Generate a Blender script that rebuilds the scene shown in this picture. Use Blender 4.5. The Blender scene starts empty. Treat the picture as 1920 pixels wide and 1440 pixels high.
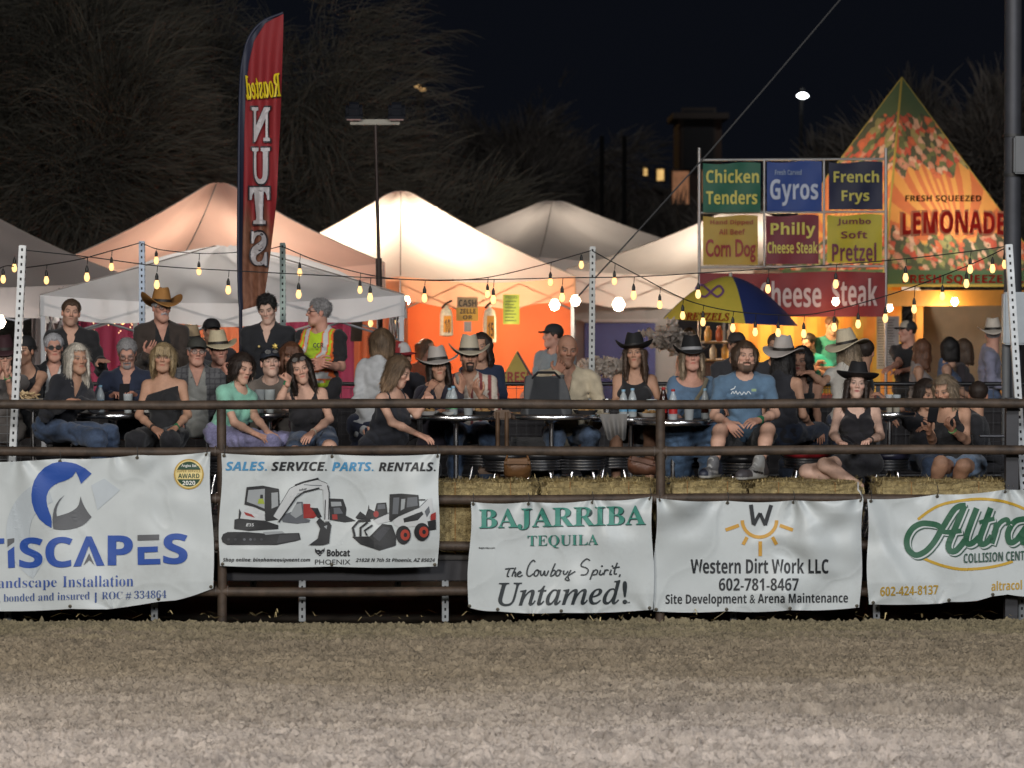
import bpy, bmesh, math, random
import numpy as np
from mathutils import Vector, Matrix, noise as mnoise
random.seed(7); RNG = np.random.default_rng(7)
SC = bpy.context.scene; COL = SC.collection
# ------------------------------------------------------------------ camera
F = 5500.0; TILT = math.atan(200.0 / F); CH = 2.35            # pixels at 1920 wide, camera height in metres
cam = bpy.data.cameras.new('camera'); cam.sensor_width = 36; cam.lens = 36 * F / 1920
cam.clip_start = 0.5; cam.clip_end = 2000
cam.dof.use_dof = True; cam.dof.focus_distance = 20.4; cam.dof.aperture_fstop = 3.4
camo = bpy.data.objects.new('camera', cam); COL.objects.link(camo)
camo.location = (0, 0, CH); camo.rotation_euler = (math.pi / 2 - TILT, 0, 0); SC.camera = camo
# ------------------------------------------------------------------ night sky
W = bpy.data.worlds.new("World"); SC.world = W; W.use_nodes = True
nt = W.node_tree; bg = nt.nodes['Background']
sky = nt.nodes.new('ShaderNodeTexSky'); sky.sky_type = 'NISHITA'; sky.sun_disc = False
sky.sun_elevation = math.radians(-5); sky.sun_rotation = math.radians(200)
mx = nt.nodes.new('ShaderNodeMix'); mx.data_type = 'RGBA'; mx.blend_type = 'ADD'
mx.inputs['Factor'].default_value = 1.0
nt.links.new(sky.outputs[0], mx.inputs['A']); mx.inputs['B'].default_value = (.032, .039, .062, 1)
nt.links.new(mx.outputs['Result'], bg.inputs['Color']); bg.inputs['Strength'].default_value = .1
SC.view_settings.view_transform = 'Standard'; SC.view_settings.look = 'None'
SC.view_settings.exposure = 0; SC.view_settings.gamma = 1
SC.cycles.use_denoising = True; SC.cycles.sample_clamp_indirect = 4; SC.cycles.max_bounces = 6
SC.cycles.caustics_reflective = False; SC.cycles.caustics_refractive = False
# ------------------------------------------------------------------ arena floodlights (high at the near side of the arena; last two added as frontal fill)
def flood(loc, target, power, size, ang, col):
    l = bpy.data.lights.new('arena_flood_or_fill', 'SPOT'); l.energy = power; l.color = col
    l.spot_size = math.radians(ang); l.spot_blend = .8; l.shadow_soft_size = size
    o = bpy.data.objects.new('arena_flood_or_fill', l); COL.objects.link(o); o.location = loc
    o.rotation_euler = (Vector(target) - Vector(loc)).to_track_quat('-Z', 'Y').to_euler()
flood((-7.0, 5.5, 8.6), (-1.5, 18.5, .9), 3700, 1.1, 75, (1, .95, .88))
flood((7.5, 6.0, 8.6), (2.0, 18.5, .9), 3100, 1.1, 75, (.93, .96, 1))
flood((-5.5, -8.0, 9.0), (-1.0, 20, 1.0), 7200, 1.3, 60, (1, .94, .87))  # this and the next spot are added fill for faces under the hats
flood((6.0, -9.0, 9.0), (1.0, 20, 1.0), 6600, 1.3, 60, (.96, .97, 1))
# ------------------------------------------------------------------ helpers
def P(px, py, Y):
    dx = (px - 960) / F; dy = (720 - py) / F; c, s = math.cos(TILT), math.sin(TILT)
    k = Y / (c + dy * s)
    return np.array([dx * k, Y, CH + (-s + dy * c) * k])
def S(Y): return F / Y
def woff(o):
    v = Vector((0, 0, 0))
    while o: v += o.location; o = o.parent
    return v
def thing(name, label, cat, loc=(0, 0, 0), group=None):
    o = bpy.data.objects.new(name, None); COL.objects.link(o); o.location = [float(c) for c in loc]
    o.empty_display_size = .1
    o['label'] = label; o['category'] = cat
    if group: o['group'] = group
    return o
def tag(o, label, cat, group=None):
    o['label'] = label; o['category'] = cat
    if group: o['group'] = group
    return o
def kind(o, k='structure'): o['kind'] = k; return o
class MB:
    def __init__(s): s.v = []; s.f = []; s.m = []; s.n = 0; s.c = []; s.hasc = False
    def add(s, V, Fs, mi=0, col=None):
        V = np.asarray(V, float).reshape(-1, 3); s.v.append(V)
        s.f += [[i + s.n for i in f] for f in Fs]; s.m += [mi] * len(Fs); s.n += len(V)
        if col is not None:
            s.hasc = True; c = np.asarray(col, float)
            s.c.append(np.broadcast_to(c[..., :3], (len(V), 3)))
        else: s.c.append(np.ones((len(V), 3)))
        return s
    def box(s, c, d, R=None, mi=0, col=None):
        c = np.asarray(c, float); h = np.asarray(d, float) / 2
        V = np.array([[x, y, z] for x in (-1, 1) for y in (-1, 1) for z in (-1, 1)], float) * h
        if R is not None: V = V @ np.asarray(R).T
        return s.add(V + c, [(0, 1, 3, 2), (4, 6, 7, 5), (0, 4, 5, 1), (2, 3, 7, 6), (0, 2, 6, 4), (1, 5, 7, 3)], mi, col)
    def rbox(s, c, d, b=.01, R=None, mi=0, col=None):          # bevelled box
        bm = bmesh.new(); bmesh.ops.create_cube(bm, size=1)
        for v in bm.verts: v.co = Vector((v.co.x * d[0], v.co.y * d[1], v.co.z * d[2]))
        bmesh.ops.bevel(bm, geom=bm.edges[:], offset=min(b, min(d) * .45), segments=2, affect='EDGES')
        bm.verts.index_update()
        V = np.array([v.co[:] for v in bm.verts])
        if R is not None: V = V @ np.asarray(R).T
        Fs = [[v.index for v in f.verts] for f in bm.faces]; bm.free()
        return s.add(V + np.asarray(c, float), Fs, mi, col)
    def tube(s, pts, r, n=8, mi=0, caps=True, col=None):
        pts = [np.asarray(p, float) for p in pts]; rs = r if hasattr(r, '__len__') else [r] * len(pts)
        V = []; Fs = []; up0 = None
        for i, p in enumerate(pts):
            t = pts[min(i + 1, len(pts) - 1)] - pts[max(i - 1, 0)]; t = t / (np.linalg.norm(t) + 1e-9)
            if up0 is None:
                a = np.array([0, 0, 1.]) if abs(t[2]) < .9 else np.array([1., 0, 0])
            else: a = up0
            u = np.cross(t, a); u /= np.linalg.norm(u) + 1e-9; w = np.cross(u, t); up0 = w
            for k in range(n):
                q = 2 * math.pi * k / n
                V.append(p + rs[i] * (math.cos(q) * u + math.sin(q) * w))
        for i in range(len(pts) - 1):
            for k in range(n):
                Fs.append((i * n + k, i * n + (k + 1) % n, (i + 1) * n + (k + 1) % n, (i + 1) * n + k))
        if caps:
            Fs.append(list(range(n))[::-1]); Fs.append([(len(pts) - 1) * n + k for k in range(n)])
        return s.add(V, Fs, mi, col)
    def lathe(s, c, prof, n=16, mi=0, R=None, col=None, sx=1, sy=1):
        V = []; Fs = []; c = np.asarray(c, float)
        for r, z in prof:
            for k in range(n):
                q = 2 * math.pi * k / n; V.append((r * math.cos(q) * sx, r * math.sin(q) * sy, z))
        m = len(prof)
        for i in range(m - 1):
            for k in range(n): Fs.append((i * n + k, i * n + (k + 1) % n, (i + 1) * n + (k + 1) % n, (i + 1) * n + k))
        if prof[0][0] > 1e-5: Fs.append(list(range(n))[::-1])
        if prof[-1][0] > 1e-5: Fs.append([(m - 1) * n + k for k in range(n)])
        V = np.array(V)
        if R is not None: V = V @ np.asarray(R).T
        return s.add(V + c, Fs, mi, col)
    def grid(s, fn, nu, nv, mi=0, colfn=None, wrap=False):
        U, Vv = np.meshgrid(np.linspace(0, 1, nu + 1), np.linspace(0, 1, nv + 1), indexing='ij')
        Q = fn(U.ravel(), Vv.ravel()); Q = np.asarray(Q)
        if Q.shape[0] == 3 and Q.shape[1] != 3: Q = Q.T
        i = np.arange(nu)[:, None] * (nv + 1) + np.arange(nv)[None]
        Fs = np.stack([i, i + nv + 1, i + nv + 2, i + 1], -1).reshape(-1, 4).tolist()
        return s.add(Q, Fs, mi, None if colfn is None else colfn(U.ravel(), Vv.ravel()))
    def poly(s, pts, mi=0, col=None): return s.add(pts, [list(range(len(pts)))], mi, col)
    def build(s, name, mats, parent=None, smooth=True, base=True, fixn=False):
        V = np.concatenate(s.v) if s.v else np.zeros((0, 3))
        return mk(name, V, s.f, mats, parent, smooth, np.concatenate(s.c) if s.hasc else None, s.m, base, fixn)
def mk(name, V, Fs, mats, parent=None, smooth=True, col=None, mi=None, base=True, fixn=False):
    V = np.asarray(V, float); me = bpy.data.meshes.new(name)
    if parent is not None: off = np.array(woff(parent))
    elif base and len(V):
        lo, hi = V.min(0), V.max(0); off = np.array([(lo[0] + hi[0]) / 2, (lo[1] + hi[1]) / 2, lo[2]])
    else: off = np.zeros(3)
    V = V - off
    if isinstance(Fs, np.ndarray):
        n, k = Fs.shape
        me.vertices.add(len(V)); me.vertices.foreach_set('co', V.astype(np.float32).ravel())
        me.loops.add(n * k); me.loops.foreach_set('vertex_index', Fs.astype(np.int32).ravel())
        me.polygons.add(n); me.polygons.foreach_set('loop_start', np.arange(0, n * k, k, dtype=np.int32))
        me.update(calc_edges=True)
    else: me.from_pydata(V.tolist(), [], Fs)
    if not isinstance(mats, (list, tuple)): mats = [mats]
    for m in mats: me.materials.append(m)
    if mi is not None and len(mats) > 1: me.polygons.foreach_set('material_index', np.asarray(mi, np.int32))
    if col is not None:
        a = me.color_attributes.new('col', 'FLOAT_COLOR', 'POINT')
        c4 = np.ones((len(V), 4), np.float32); c4[:, :3] = col; a.data.foreach_set('color', c4.ravel())
    if fixn:
        bm = bmesh.new(); bm.from_mesh(me); bmesh.ops.recalc_face_normals(bm, faces=bm.faces[:]); bm.to_mesh(me); bm.free()
    me.polygons.foreach_set('use_smooth', np.full(len(me.polygons), bool(smooth)))
    if smooth:
        try: me.set_sharp_from_angle(angle=math.radians(50))
        except Exception: pass
    me.validate(); me.update()
    o = bpy.data.objects.new(name, me); COL.objects.link(o)
    if parent is not None: o.parent = parent
    else: o.location = off.tolist()
    return o
def rot(rx=0, ry=0, rz=0):                                        # degrees, XYZ order: Rz Ry Rx
    return np.array((Matrix.Rotation(math.radians(rz), 3, 'Z') @ Matrix.Rotation(math.radians(ry), 3, 'Y') @ Matrix.Rotation(math.radians(rx), 3, 'X')))
def sl(c): return tuple(((x / 255) / 12.92 if x / 255 <= .04045 else ((x / 255 + .055) / 1.055) ** 2.4) for x in c)
MATS = {}
def M(name, col=None, rough=.7, metal=0, var=.12, vs=6., bump=0., bs=60., trans=0., emit=0., vcol=False, sheen=0, coat=0, alpha=1, transm=0, grime=0):
    if name in MATS: return MATS[name]
    m = bpy.data.materials.new(name); m.use_nodes = True; n = m.node_tree; N = n.nodes; L = n.links
    b = N['Principled BSDF']; b.inputs['Roughness'].default_value = rough; b.inputs['Metallic'].default_value = metal
    tc = N.new('ShaderNodeTexCoord')
    if vcol:
        a = N.new('ShaderNodeAttribute'); a.attribute_name = 'col'; src = a.outputs['Color']
    else:
        a = N.new('ShaderNodeRGB'); a.outputs[0].default_value = (*col, 1); src = a.outputs[0]
    if var > 0:
        nz = N.new('ShaderNodeTexNoise'); nz.inputs['Scale'].default_value = vs; nz.inputs['Detail'].default_value = 6; nz.inputs['Roughness'].default_value = .65
        L.new(tc.outputs['Object'], nz.inputs['Vector'])
        mr = N.new('ShaderNodeMapRange'); mr.inputs['From Min'].default_value = .25; mr.inputs['From Max'].default_value = .75
        mr.inputs['To Min'].default_value = 1 - var; mr.inputs['To Max'].default_value = 1 + var
        L.new(nz.outputs['Fac'], mr.inputs['Value'])
        hs = N.new('ShaderNodeVectorMath'); hs.operation = 'SCALE'; L.new(src, hs.inputs[0]); L.new(mr.outputs[0], hs.inputs['Scale']); src = hs.outputs[0]
    if grime > 0:
        g = N.new('ShaderNodeTexNoise'); g.inputs['Scale'].default_value = 2.3; g.inputs['Detail'].default_value = 9; g.inputs['Roughness'].default_value = .75
        L.new(tc.outputs['Object'], g.inputs['Vector'])
        r2 = N.new('ShaderNodeMapRange'); r2.inputs['From Min'].default_value = .5; r2.inputs['From Max'].default_value = .78; r2.inputs['To Max'].default_value = grime
        L.new(g.outputs['Fac'], r2.inputs['Value'])
        mm = N.new('ShaderNodeMix'); mm.data_type = 'RGBA'; L.new(r2.outputs[0], mm.inputs['Factor']); L.new(src, mm.inputs['A']); mm.inputs['B'].default_value = (.12, .095, .065, 1); src = mm.outputs['Result']
    L.new(src, b.inputs['Base Color'])
    if bump > 0:
        z = N.new('ShaderNodeTexNoise'); z.inputs['Scale'].default_value = bs; z.inputs['Detail'].default_value = 5
        L.new(tc.outputs['Object'], z.inputs['Vector'])
        bp = N.new('ShaderNodeBump'); bp.inputs['Strength'].default_value = bump; bp.inputs['Distance'].default_value = .01
        L.new(z.outputs['Fac'], bp.inputs['Height']); L.new(bp.outputs[0], b.inputs['Normal'])
    if sheen: b.inputs['Sheen Weight'].default_value = sheen
    if coat: b.inputs['Coat Weight'].default_value = coat
    if transm: b.inputs['Transmission Weight'].default_value = transm
    if alpha < 1: b.inputs['Alpha'].default_value = alpha
    if emit > 0:
        b.inputs['Emission Strength'].default_value = emit; L.new(src, b.inputs['Emission Color'])
    if trans > 0:
        t = N.new('ShaderNodeBsdfTranslucent'); L.new(src, t.inputs['Color'])
        ms = N.new('ShaderNodeMixShader'); ms.inputs[0].default_value = trans
        L.new(b.outputs[0], ms.inputs[1]); L.new(t.outputs[0], ms.inputs[2]); L.new(ms.outputs[0], N['Material Output'].inputs['Surface'])
    MATS[name] = m; return m
VC = lambda nm, **k: M(nm, vcol=True, **k)
# ------------------------------------------------------------------ lettering
_MAP = {'serif': (0x1d400, 0x1d41a, 0x1d7ce), 'ital': (0x1d434, 0x1d44e, None), 'bital': (0x1d468, 0x1d482, None), 'script': (0x1d4d0, 0x1d4ea, None),
        'sans': (0x1d5d4, 0x1d5ee, 0x1d7ec), 'sansbi': (0x1d63c, 0x1d656, None), 'light': None}
def restyle(t, st):
    q = _MAP.get(st)
    if not q: return t
    r = ''
    for ch in t:
        if 'A' <= ch <= 'Z': r += chr(q[0] + ord(ch) - 65)
        elif 'a' <= ch <= 'z': r += chr(q[1] + ord(ch) - 97) if not (st == 'ital' and ch == 'h') else '\u210e'
        elif ch.isdigit() and q[2]: r += chr(q[2] + ord(ch) - 48)
        else: r += ch
    return r
TXC = bpy.data.curves.new('lettering_source', 'FONT'); TXO = bpy.data.objects.new('lettering_source', TXC)
def text_mesh(t, st='light', off=0., shear=0., space=1.):
    c = TXC; o = TXO; c.body = restyle(t, st); c.size = 1; c.offset = off; c.shear = shear; c.space_character = space
    c.resolution_u = 3
    me = o.to_mesh()
    bm = bmesh.new(); bm.from_mesh(me); bmesh.ops.remove_doubles(bm, verts=bm.verts[:], dist=1e-5)
    bm.verts.index_update()
    V = np.array([v.co[:] for v in bm.verts]); Fs = [[v.index for v in f.verts] for f in bm.faces]
    bm.free(); o.to_mesh_clear()
    return V, Fs
class Print:
    """flat print on a sheet: pixel boxes mapped through surf(px,py)->world"""
    def __init__(s, surf): s.surf = surf; s.mb = MB(); s.layer = 0
    def put(s, XY, Fs, col, lift=0):
        bm = bmesh.new(); vs = [bm.verts.new((p[0], p[1], 0)) for p in XY]
        for f in Fs:
            try: bm.faces.new([vs[i] for i in f])
            except ValueError: pass
        bmesh.ops.triangulate(bm, faces=bm.faces[:])
        for _ in range(4):
            e = [e for e in bm.edges if e.calc_length() > 11]
            if not e: break
            bmesh.ops.subdivide_edges(bm, edges=e, cuts=1); bmesh.ops.triangulate(bm, faces=bm.faces[:])
        bm.verts.index_update(); XY = np.array([v.co[:2] for v in bm.verts]); Fs = [[v.index for v in f.verts] for f in bm.faces]; bm.free()
        s.mb.add(s.surf(XY[:, 0], XY[:, 1], .006 + .0013 * lift), Fs, 0, col)
    def text(s, t, box, col, st='light', off=0., shear=0., space=1., slope=0., lift=0, mirror=False, skew=0., arc=0.):
        x0, y0, x1, y1 = box; V, Fs = text_mesh(t, st, off, shear, space)
        lo, hi = V.min(0), V.max(0); u = (V[:, 0] - lo[0]) / (hi[0] - lo[0]); v = (V[:, 1] - lo[1]) / (hi[1] - lo[1])
        if mirror: u = 1 - u; Fs = [f[::-1] for f in Fs]
        px = x0 + u * (x1 - x0); py = y1 - v * (y1 - y0)
        py = py + slope * (px - x0) - arc * (1 - (2 * u - 1) ** 2)
        s.put(np.stack([px, py], 1), Fs, col, lift)
    def poly(s, pts, col, lift=0):
        pts = np.array(pts, float)
        from mathutils.geometry import tessellate_polygon
        tr = tessellate_polygon([[Vector((p[0], p[1], 0)) for p in pts]])
        s.put(pts, [list(t) for t in tr], col, lift)
    def line(s, pts, w, col, lift=0, closed=False):
        pts = np.array(pts, float); n = len(pts); w = np.broadcast_to(np.asarray(w, float), (n,))
        T = np.gradient(pts, axis=0) if not closed else np.roll(pts, -1, 0) - np.roll(pts, 1, 0)
        T /= np.linalg.norm(T, axis=1)[:, None] + 1e-9; Nn = np.stack([-T[:, 1], T[:, 0]], 1) * w[:, None] / 2
        V = np.concatenate([pts + Nn, pts - Nn]); m = n if closed else n - 1
        s.put(V, [(i, (i + 1) % n, n + (i + 1) % n, n + i) for i in range(m)], col, lift)
    def disc(s, c, rx, ry, col, lift=0, n=28):
        q = np.linspace(0, 2 * math.pi, n, endpoint=False)
        s.put(np.stack([c[0] + rx * np.cos(q), c[1] + ry * np.sin(q)], 1), [list(range(n))], col, lift)
    def build(s, name, parent, mat=None): return s.mb.build(name, mat or VC('print_ink', rough=.55, var=.06), parent, smooth=False)
def arcpts(c, r, a0, a1, n=24, ry=None):
    q = np.radians(np.linspace(a0, a1, n)); return np.stack([c[0] + r * np.cos(q), c[1] + (ry or r) * np.sin(q)], 1)
# ================================================================== ground
def PV(px, py, Y):
    px = np.asarray(px, float); py = np.asarray(py, float)
    dx = (px - 960) / F; dy = (720 - py) / F; c, s = math.cos(TILT), math.sin(TILT)
    k = Y / (c + dy * s)
    return np.stack([dx * k, np.broadcast_to(Y, px.shape) * 1.0, CH + (-s + dy * c) * k], -1)
def gfield(nx, ny, sx, sy, seed):                                   # smooth random field from filtered white noise
    r = np.random.default_rng(seed).standard_normal((nx, ny)); fx = np.fft.fftfreq(nx)[:, None]; fy = np.fft.fftfreq(ny)[None]
    h = np.fft.ifft2(np.fft.fft2(r) * np.exp(-2 * (math.pi ** 2) * ((fx * sx) ** 2 + (fy * sy) ** 2))).real
    return h / (h.std() + 1e-9)
def dirt():
    nx, ny = 1000, 900; x0, x1, y0, y1 = -4.6, 4.6, 13.2, 20.75
    xs = np.linspace(x0, x1, nx); ys = np.linspace(y0, y1, ny)
    X, Y = np.meshgrid(xs, ys, indexing='ij')
    g1 = gfield(nx, ny, .8, .7, 1); g2 = gfield(nx, ny, 1.6, 1.3, 2); g3 = gfield(nx, ny, 3.2, 2.4, 3)
    g0 = gfield(nx, ny, .45, .5, 21)
    h = .0055 * g0 + .0058 * g1 + .0040 * np.maximum(g2, -1.) + .0012 * g3 + .002 * gfield(nx, ny, 8, 5, 14) + .008 * gfield(nx, ny, 70, 18, 4)
    pits = gfield(nx, ny, 1.3, 1.1, 5); h -= .010 * np.clip(pits - 1.2, 0, 2)
    furrow = gfield(nx, ny, 70, 1.8, 6); h += .0060 * furrow * np.clip(.6 + .5 * gfield(nx, ny, 120, 30, 8), 0, 1.3)
    fur2 = gfield(nx, ny, 160, 4.5, 16); h += .0080 * fur2
    cl = gfield(nx, ny, 4.2, 3.2, 17); h += .010 * np.clip(cl - 2.2, 0, 1.5)
    tr = np.exp(-((Y - (15.95 + .03 * X)) / .05) ** 2) * (X > .2); tr2 = np.exp(-((Y - (14.95 + .02 * X + .03 * np.sin(X * 2))) / .035) ** 2); h += .034 * tr - .022 * np.exp(-((Y - (15.86 + .03 * X)) / .04) ** 2) * (X > .2) + .020 * tr2 - .012 * np.exp(-((Y - (17.3 - .04 * X)) / .05) ** 2) * (X < .5)
    pk = np.clip((14.75 - Y) / .3, 0, 1); h += .026 * pk * np.sin(X * 24 + 3 * np.sin(Y * 9)) * np.sin(Y * 22)   # hoof prints close by
    edge = np.clip((Y - 20.0) / .12, 0, 1); h = h * (1 - .8 * edge) - .09 * edge
    berm = np.exp(-((Y - 19.85) / .22) ** 2); h += .006 * berm * (1 + .5 * gfield(nx, ny, 14, 4, 9)) - .012
    V = np.stack([X, Y, h], -1).reshape(-1, 3)
    i = np.arange(nx - 1)[:, None] * ny + np.arange(ny - 1)[None]
    Fs = np.stack([i, i + ny, i + ny + 1, i + 1], -1).reshape(-1, 4)
    dry = np.clip((17.6 - Y) / 3.0 + .05 * gfield(nx, ny, 40, 14, 10), 0, 1)[..., None]
    olive = np.clip((Y - 18.9) / .7 + .25 * gfield(nx, ny, 30, 5, 11), 0, 1)[..., None]
    base = np.array([.285, .23, .16]); c = base * (1 - dry) + np.array([.465, .40, .35]) * dry
    c = c * (1 - olive) + np.array([.245, .205, .125]) * olive
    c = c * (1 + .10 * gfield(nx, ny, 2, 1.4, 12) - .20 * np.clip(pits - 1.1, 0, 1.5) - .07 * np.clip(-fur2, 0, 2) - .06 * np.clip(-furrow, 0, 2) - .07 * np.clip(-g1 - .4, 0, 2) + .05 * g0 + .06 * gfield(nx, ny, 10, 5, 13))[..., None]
    trk = .9 * tr + .8 * tr2 + .7 * np.exp(-((Y - (16.55 - .02 * X)) / .04) ** 2) * (X < 1.5) + .8 * np.exp(-((Y - (15.72 + .03 * X)) / .035) ** 2) * (X > -.4) + .6 * np.exp(-((Y - 18.1 - .01 * X) / .06) ** 2)
    trk = trk * (.55 + .45 * np.sin(X * 38 + 2 * np.sin(X * 3))) * np.clip(.8 + .5 * gfield(nx, ny, 60, 4, 31), 0, 1.2)
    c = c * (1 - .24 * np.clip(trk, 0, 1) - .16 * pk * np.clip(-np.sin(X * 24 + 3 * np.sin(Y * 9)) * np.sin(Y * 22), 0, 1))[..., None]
    o = mk('arena_dirt', V, Fs, VC('dirt', rough=.95, var=.22, vs=95, bump=1.0, bs=170), None, True, np.clip(c, .02, .8).reshape(-1, 3), base=False)
    kind(o)
dirt()
g = MB().grid(lambda u, v: np.stack([-220 + 440 * u, -40 + 340 * v, -.06 - .25 * np.clip((v * 340 - 52) / 30, 0, 1)], -1), 60, 60)
kind(g.build('ground', M('ground_soil', (.15, .12, .09), .95, var=.3, vs=.8, bump=.5, bs=8), base=False))
# loose straw along the foot of the fence
def straw_blades(n, fn, lmin=.05, lmax=.16, w=.004, up=.25, seed=3):
    r = np.random.default_rng(seed); mb = MB(); V = []; Fs = []; C = []
    for i in range(n):
        p = np.array(fn(r)); a = r.uniform(0, 2 * math.pi); l = r.uniform(lmin, lmax); e = r.normal(0, up)
        d = np.array([math.cos(a) * math.cos(e), math.sin(a) * math.cos(e), math.sin(e)]) * l
        sd = np.cross(d, [0, .3, 1.]); sd /= np.linalg.norm(sd) + 1e-9; sd *= w * r.uniform(.6, 1.4)
        mid = p + d * .5 + np.array([0, 0, .15 * l * r.normal()])
        k = len(V); V += [p - sd, p + sd, mid - sd, mid + sd, p + d - sd * .4, p + d + sd * .4]
        Fs += [(k, k + 1, k + 3, k + 2), (k + 2, k + 3, k + 5, k + 4)]
        t = r.uniform(.55, 1.25); C += [np.array([.62, .49, .24]) * t] * 6
    mb.add(V, Fs, 0, np.array(C)); return mb
STRAW = VC('straw', rough=.6, var=.1)
o = straw_blades(110, lambda r: (r.uniform(-4.2, 4.2), 19.93 + abs(r.normal(0, .09)) * r.choice([-1, 1]), .035 + r.uniform(0, .02)), up=.16).build('loose_straw', STRAW, smooth=False)
kind(o, 'stuff')
# ================================================================== pipe fence
RUST = M('rusty_pipe', (.062, .041, .028), .62, var=.75, vs=8, bump=.25, bs=45, grime=.35)
fence = thing('pipe_fence', 'rusty brown pipe rail fence along the arena edge carrying the banners', 'fence', (0, 20, 0))
RR = .0325
for py, dyr in ((758, -2), (846, -3), (936, -2), (1023, 0), (1108, 0)):
    a = P(-700, py + 1 - dyr * .3, 20); b = P(2620, py + dyr * 1.2, 20)
    pts = [a + (b - a) * t + np.array([0, 0, .006 * math.sin(t * 23 + py)]) for t in np.linspace(0, 1, 24)]
    MB().tube(pts, RR, 14).build('rail', RUST, fence)
for px in (-410, 415, 1238, 2062):
    top = P(px, 775, 20); MB().tube([(top[0], 20.0, -.1), (top[0] + .004, 20.0, .7), (top[0], 20.0, top[2] + .03)], .0325, 14).build('post', RUST, fence)
    mb = MB()
    for py in (846, 936, 1023, 1108):
        z = P(px, py, 20)[2]; mb.tube([(top[0] - .044, 20, z), (top[0] - .036, 20, z)], .0375, 12).tube([(top[0] + .036, 20, z), (top[0] + .044, 20, z)], .0375, 12)
    mb.build('weld', M('weld', (.10, .075, .06), .5, var=.4, vs=30, bump=.5), fence)
gp = MB(); t = P(1903, 760, 20); gp.box((t[0], 20.13, t[2] / 2 + .02), (.085, .085, t[2] + .05))
tag(gp.build('square_post', M('dark_steel', (.035, .035, .04), .5, var=.3), smooth=False), 'dark square steel post at the right end behind the rails', 'post')
# ================================================================== banners
VINYL = M('banner_vinyl', (.555, .595, .60), .42, var=.05, vs=3, bump=.10, bs=9, grime=.22)
def banner(name, label, top, bot, seed, nsw=3, swag=.018, amp=.008, Yb=19.93, ties=(), mat=None):
    r = np.random.default_rng(seed); top = np.array(top, float); bot = np.array(bot, float)
    ws = [(r.uniform(.008, .03), r.uniform(-.018, .018), r.uniform(0, 6.3), amp * 1.7 * r.uniform(.3, 1)) for _ in range(7)]
    x0, x1 = top[0, 0], top[-1, 0]; yt = top[:, 1].mean(); yb = bot[:, 1].mean()
    folds = [(r.uniform(x0, x1), r.uniform(yt, yb), r.uniform(-1, 1), r.uniform(14, 34), amp * r.uniform(-2.2, 2.2)) for _ in range(13)]
    def D(px, py):
        d = 0
        for kx, ky, ph, a in ws: d = d + a * np.sin(kx * px + ky * py + ph)
        for fx, fy, an, w, a in folds:
            q = (px - fx) * math.cos(an * 1.6) + (py - fy) * math.sin(an * 1.6); q2 = -(px - fx) * math.sin(an * 1.6) + (py - fy) * math.cos(an * 1.6)
            d = d + a * np.exp(-(q / w) ** 2 - (q2 / 150) ** 2)
        v = (py - yt) / (yb - yt); u = (px - x0) / (x1 - x0)
        d = d + swag * np.abs(np.sin(math.pi * u * nsw)) * np.exp(-np.clip(v, 0, 1) * 5) * np.clip(v * 8, 0, 1) - .02 * np.clip(v - .85, 0, 1) / .15
        for gi in range(nsw + 1):
            gx = x0 + (x1 - x0) * gi / nsw; dx_ = px - gx; dy_ = py - yt + 14; rr = np.hypot(dx_, dy_); an = np.arctan2(dx_, dy_)
            d = d + amp * 1.7 * np.exp(-rr / 85) * np.cos(an * (5 + gi % 3) + gi * 2) + amp * .8 * np.exp(-np.hypot(dx_, py - yb - 10) / 55) * np.cos(np.arctan2(dx_, yb + 14 - py) * 6 + gi)
        return np.maximum(d, -.012) + .012 * np.exp(-np.abs(d + .012) * 90)
    def surf(px, py, lift=0.):
        px = np.asarray(px, float); py = np.asarray(py, float); return PV(px, py, Yb - D(px, py) - lift)
    def fn(u, v):
        tx = np.interp(u, np.linspace(0, 1, len(top)), top[:, 0]); ty = np.interp(u, np.linspace(0, 1, len(top)), top[:, 1])
        bx = np.interp(u, np.linspace(0, 1, len(bot)), bot[:, 0]); by = np.interp(u, np.linspace(0, 1, len(bot)), bot[:, 1])
        ty = ty + 3.5 * np.abs(np.sin(math.pi * u * nsw)); by = by + 2.5 * np.abs(np.sin(math.pi * u * nsw))
        return surf(tx + (bx - tx) * v + 2.2 * np.sin(v * 7 + u * 3), ty + (by - ty) * v)
    b = MB().grid(fn, 170, 96).build(name, mat or VINYL)
    tag(b, label, 'banner', 'sponsor banners tied along the pipe fence')
    for i in range(nsw + 1):
        for v in (.018, .982):
            u = min(max(i / nsw, .012), .988); c = fn(np.array([u]), np.array([v]))[0] - np.array([0, .003, 0])
            MB().lathe(c, [(.004, 0), (.012, .001), (.012, .003), (.004, .004)], 12, R=rot(90)).build('grommet', M('brass', (.10, .09, .07), .4, .8), b)
            if v < .5:
                MB().tube([c + [0, -.004, 0], c + [.006, -.012, .035], c + [.0, -.006, .075]], .003, 5).build('zip_tie', M('black_tie', (.01, .01, .01), .5), b)
    return b, surf
BLUE = sl((38, 78, 160)); GREY = sl((92, 94, 98)); INK = sl((34, 38, 42)); TEAL = sl((68, 140, 125)); DKG = sl((45, 52, 56))
def Zm(x0, y0, s): return lambda pts: [(x0 + a / s, y0 + b / s) for a, b in pts]
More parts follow.
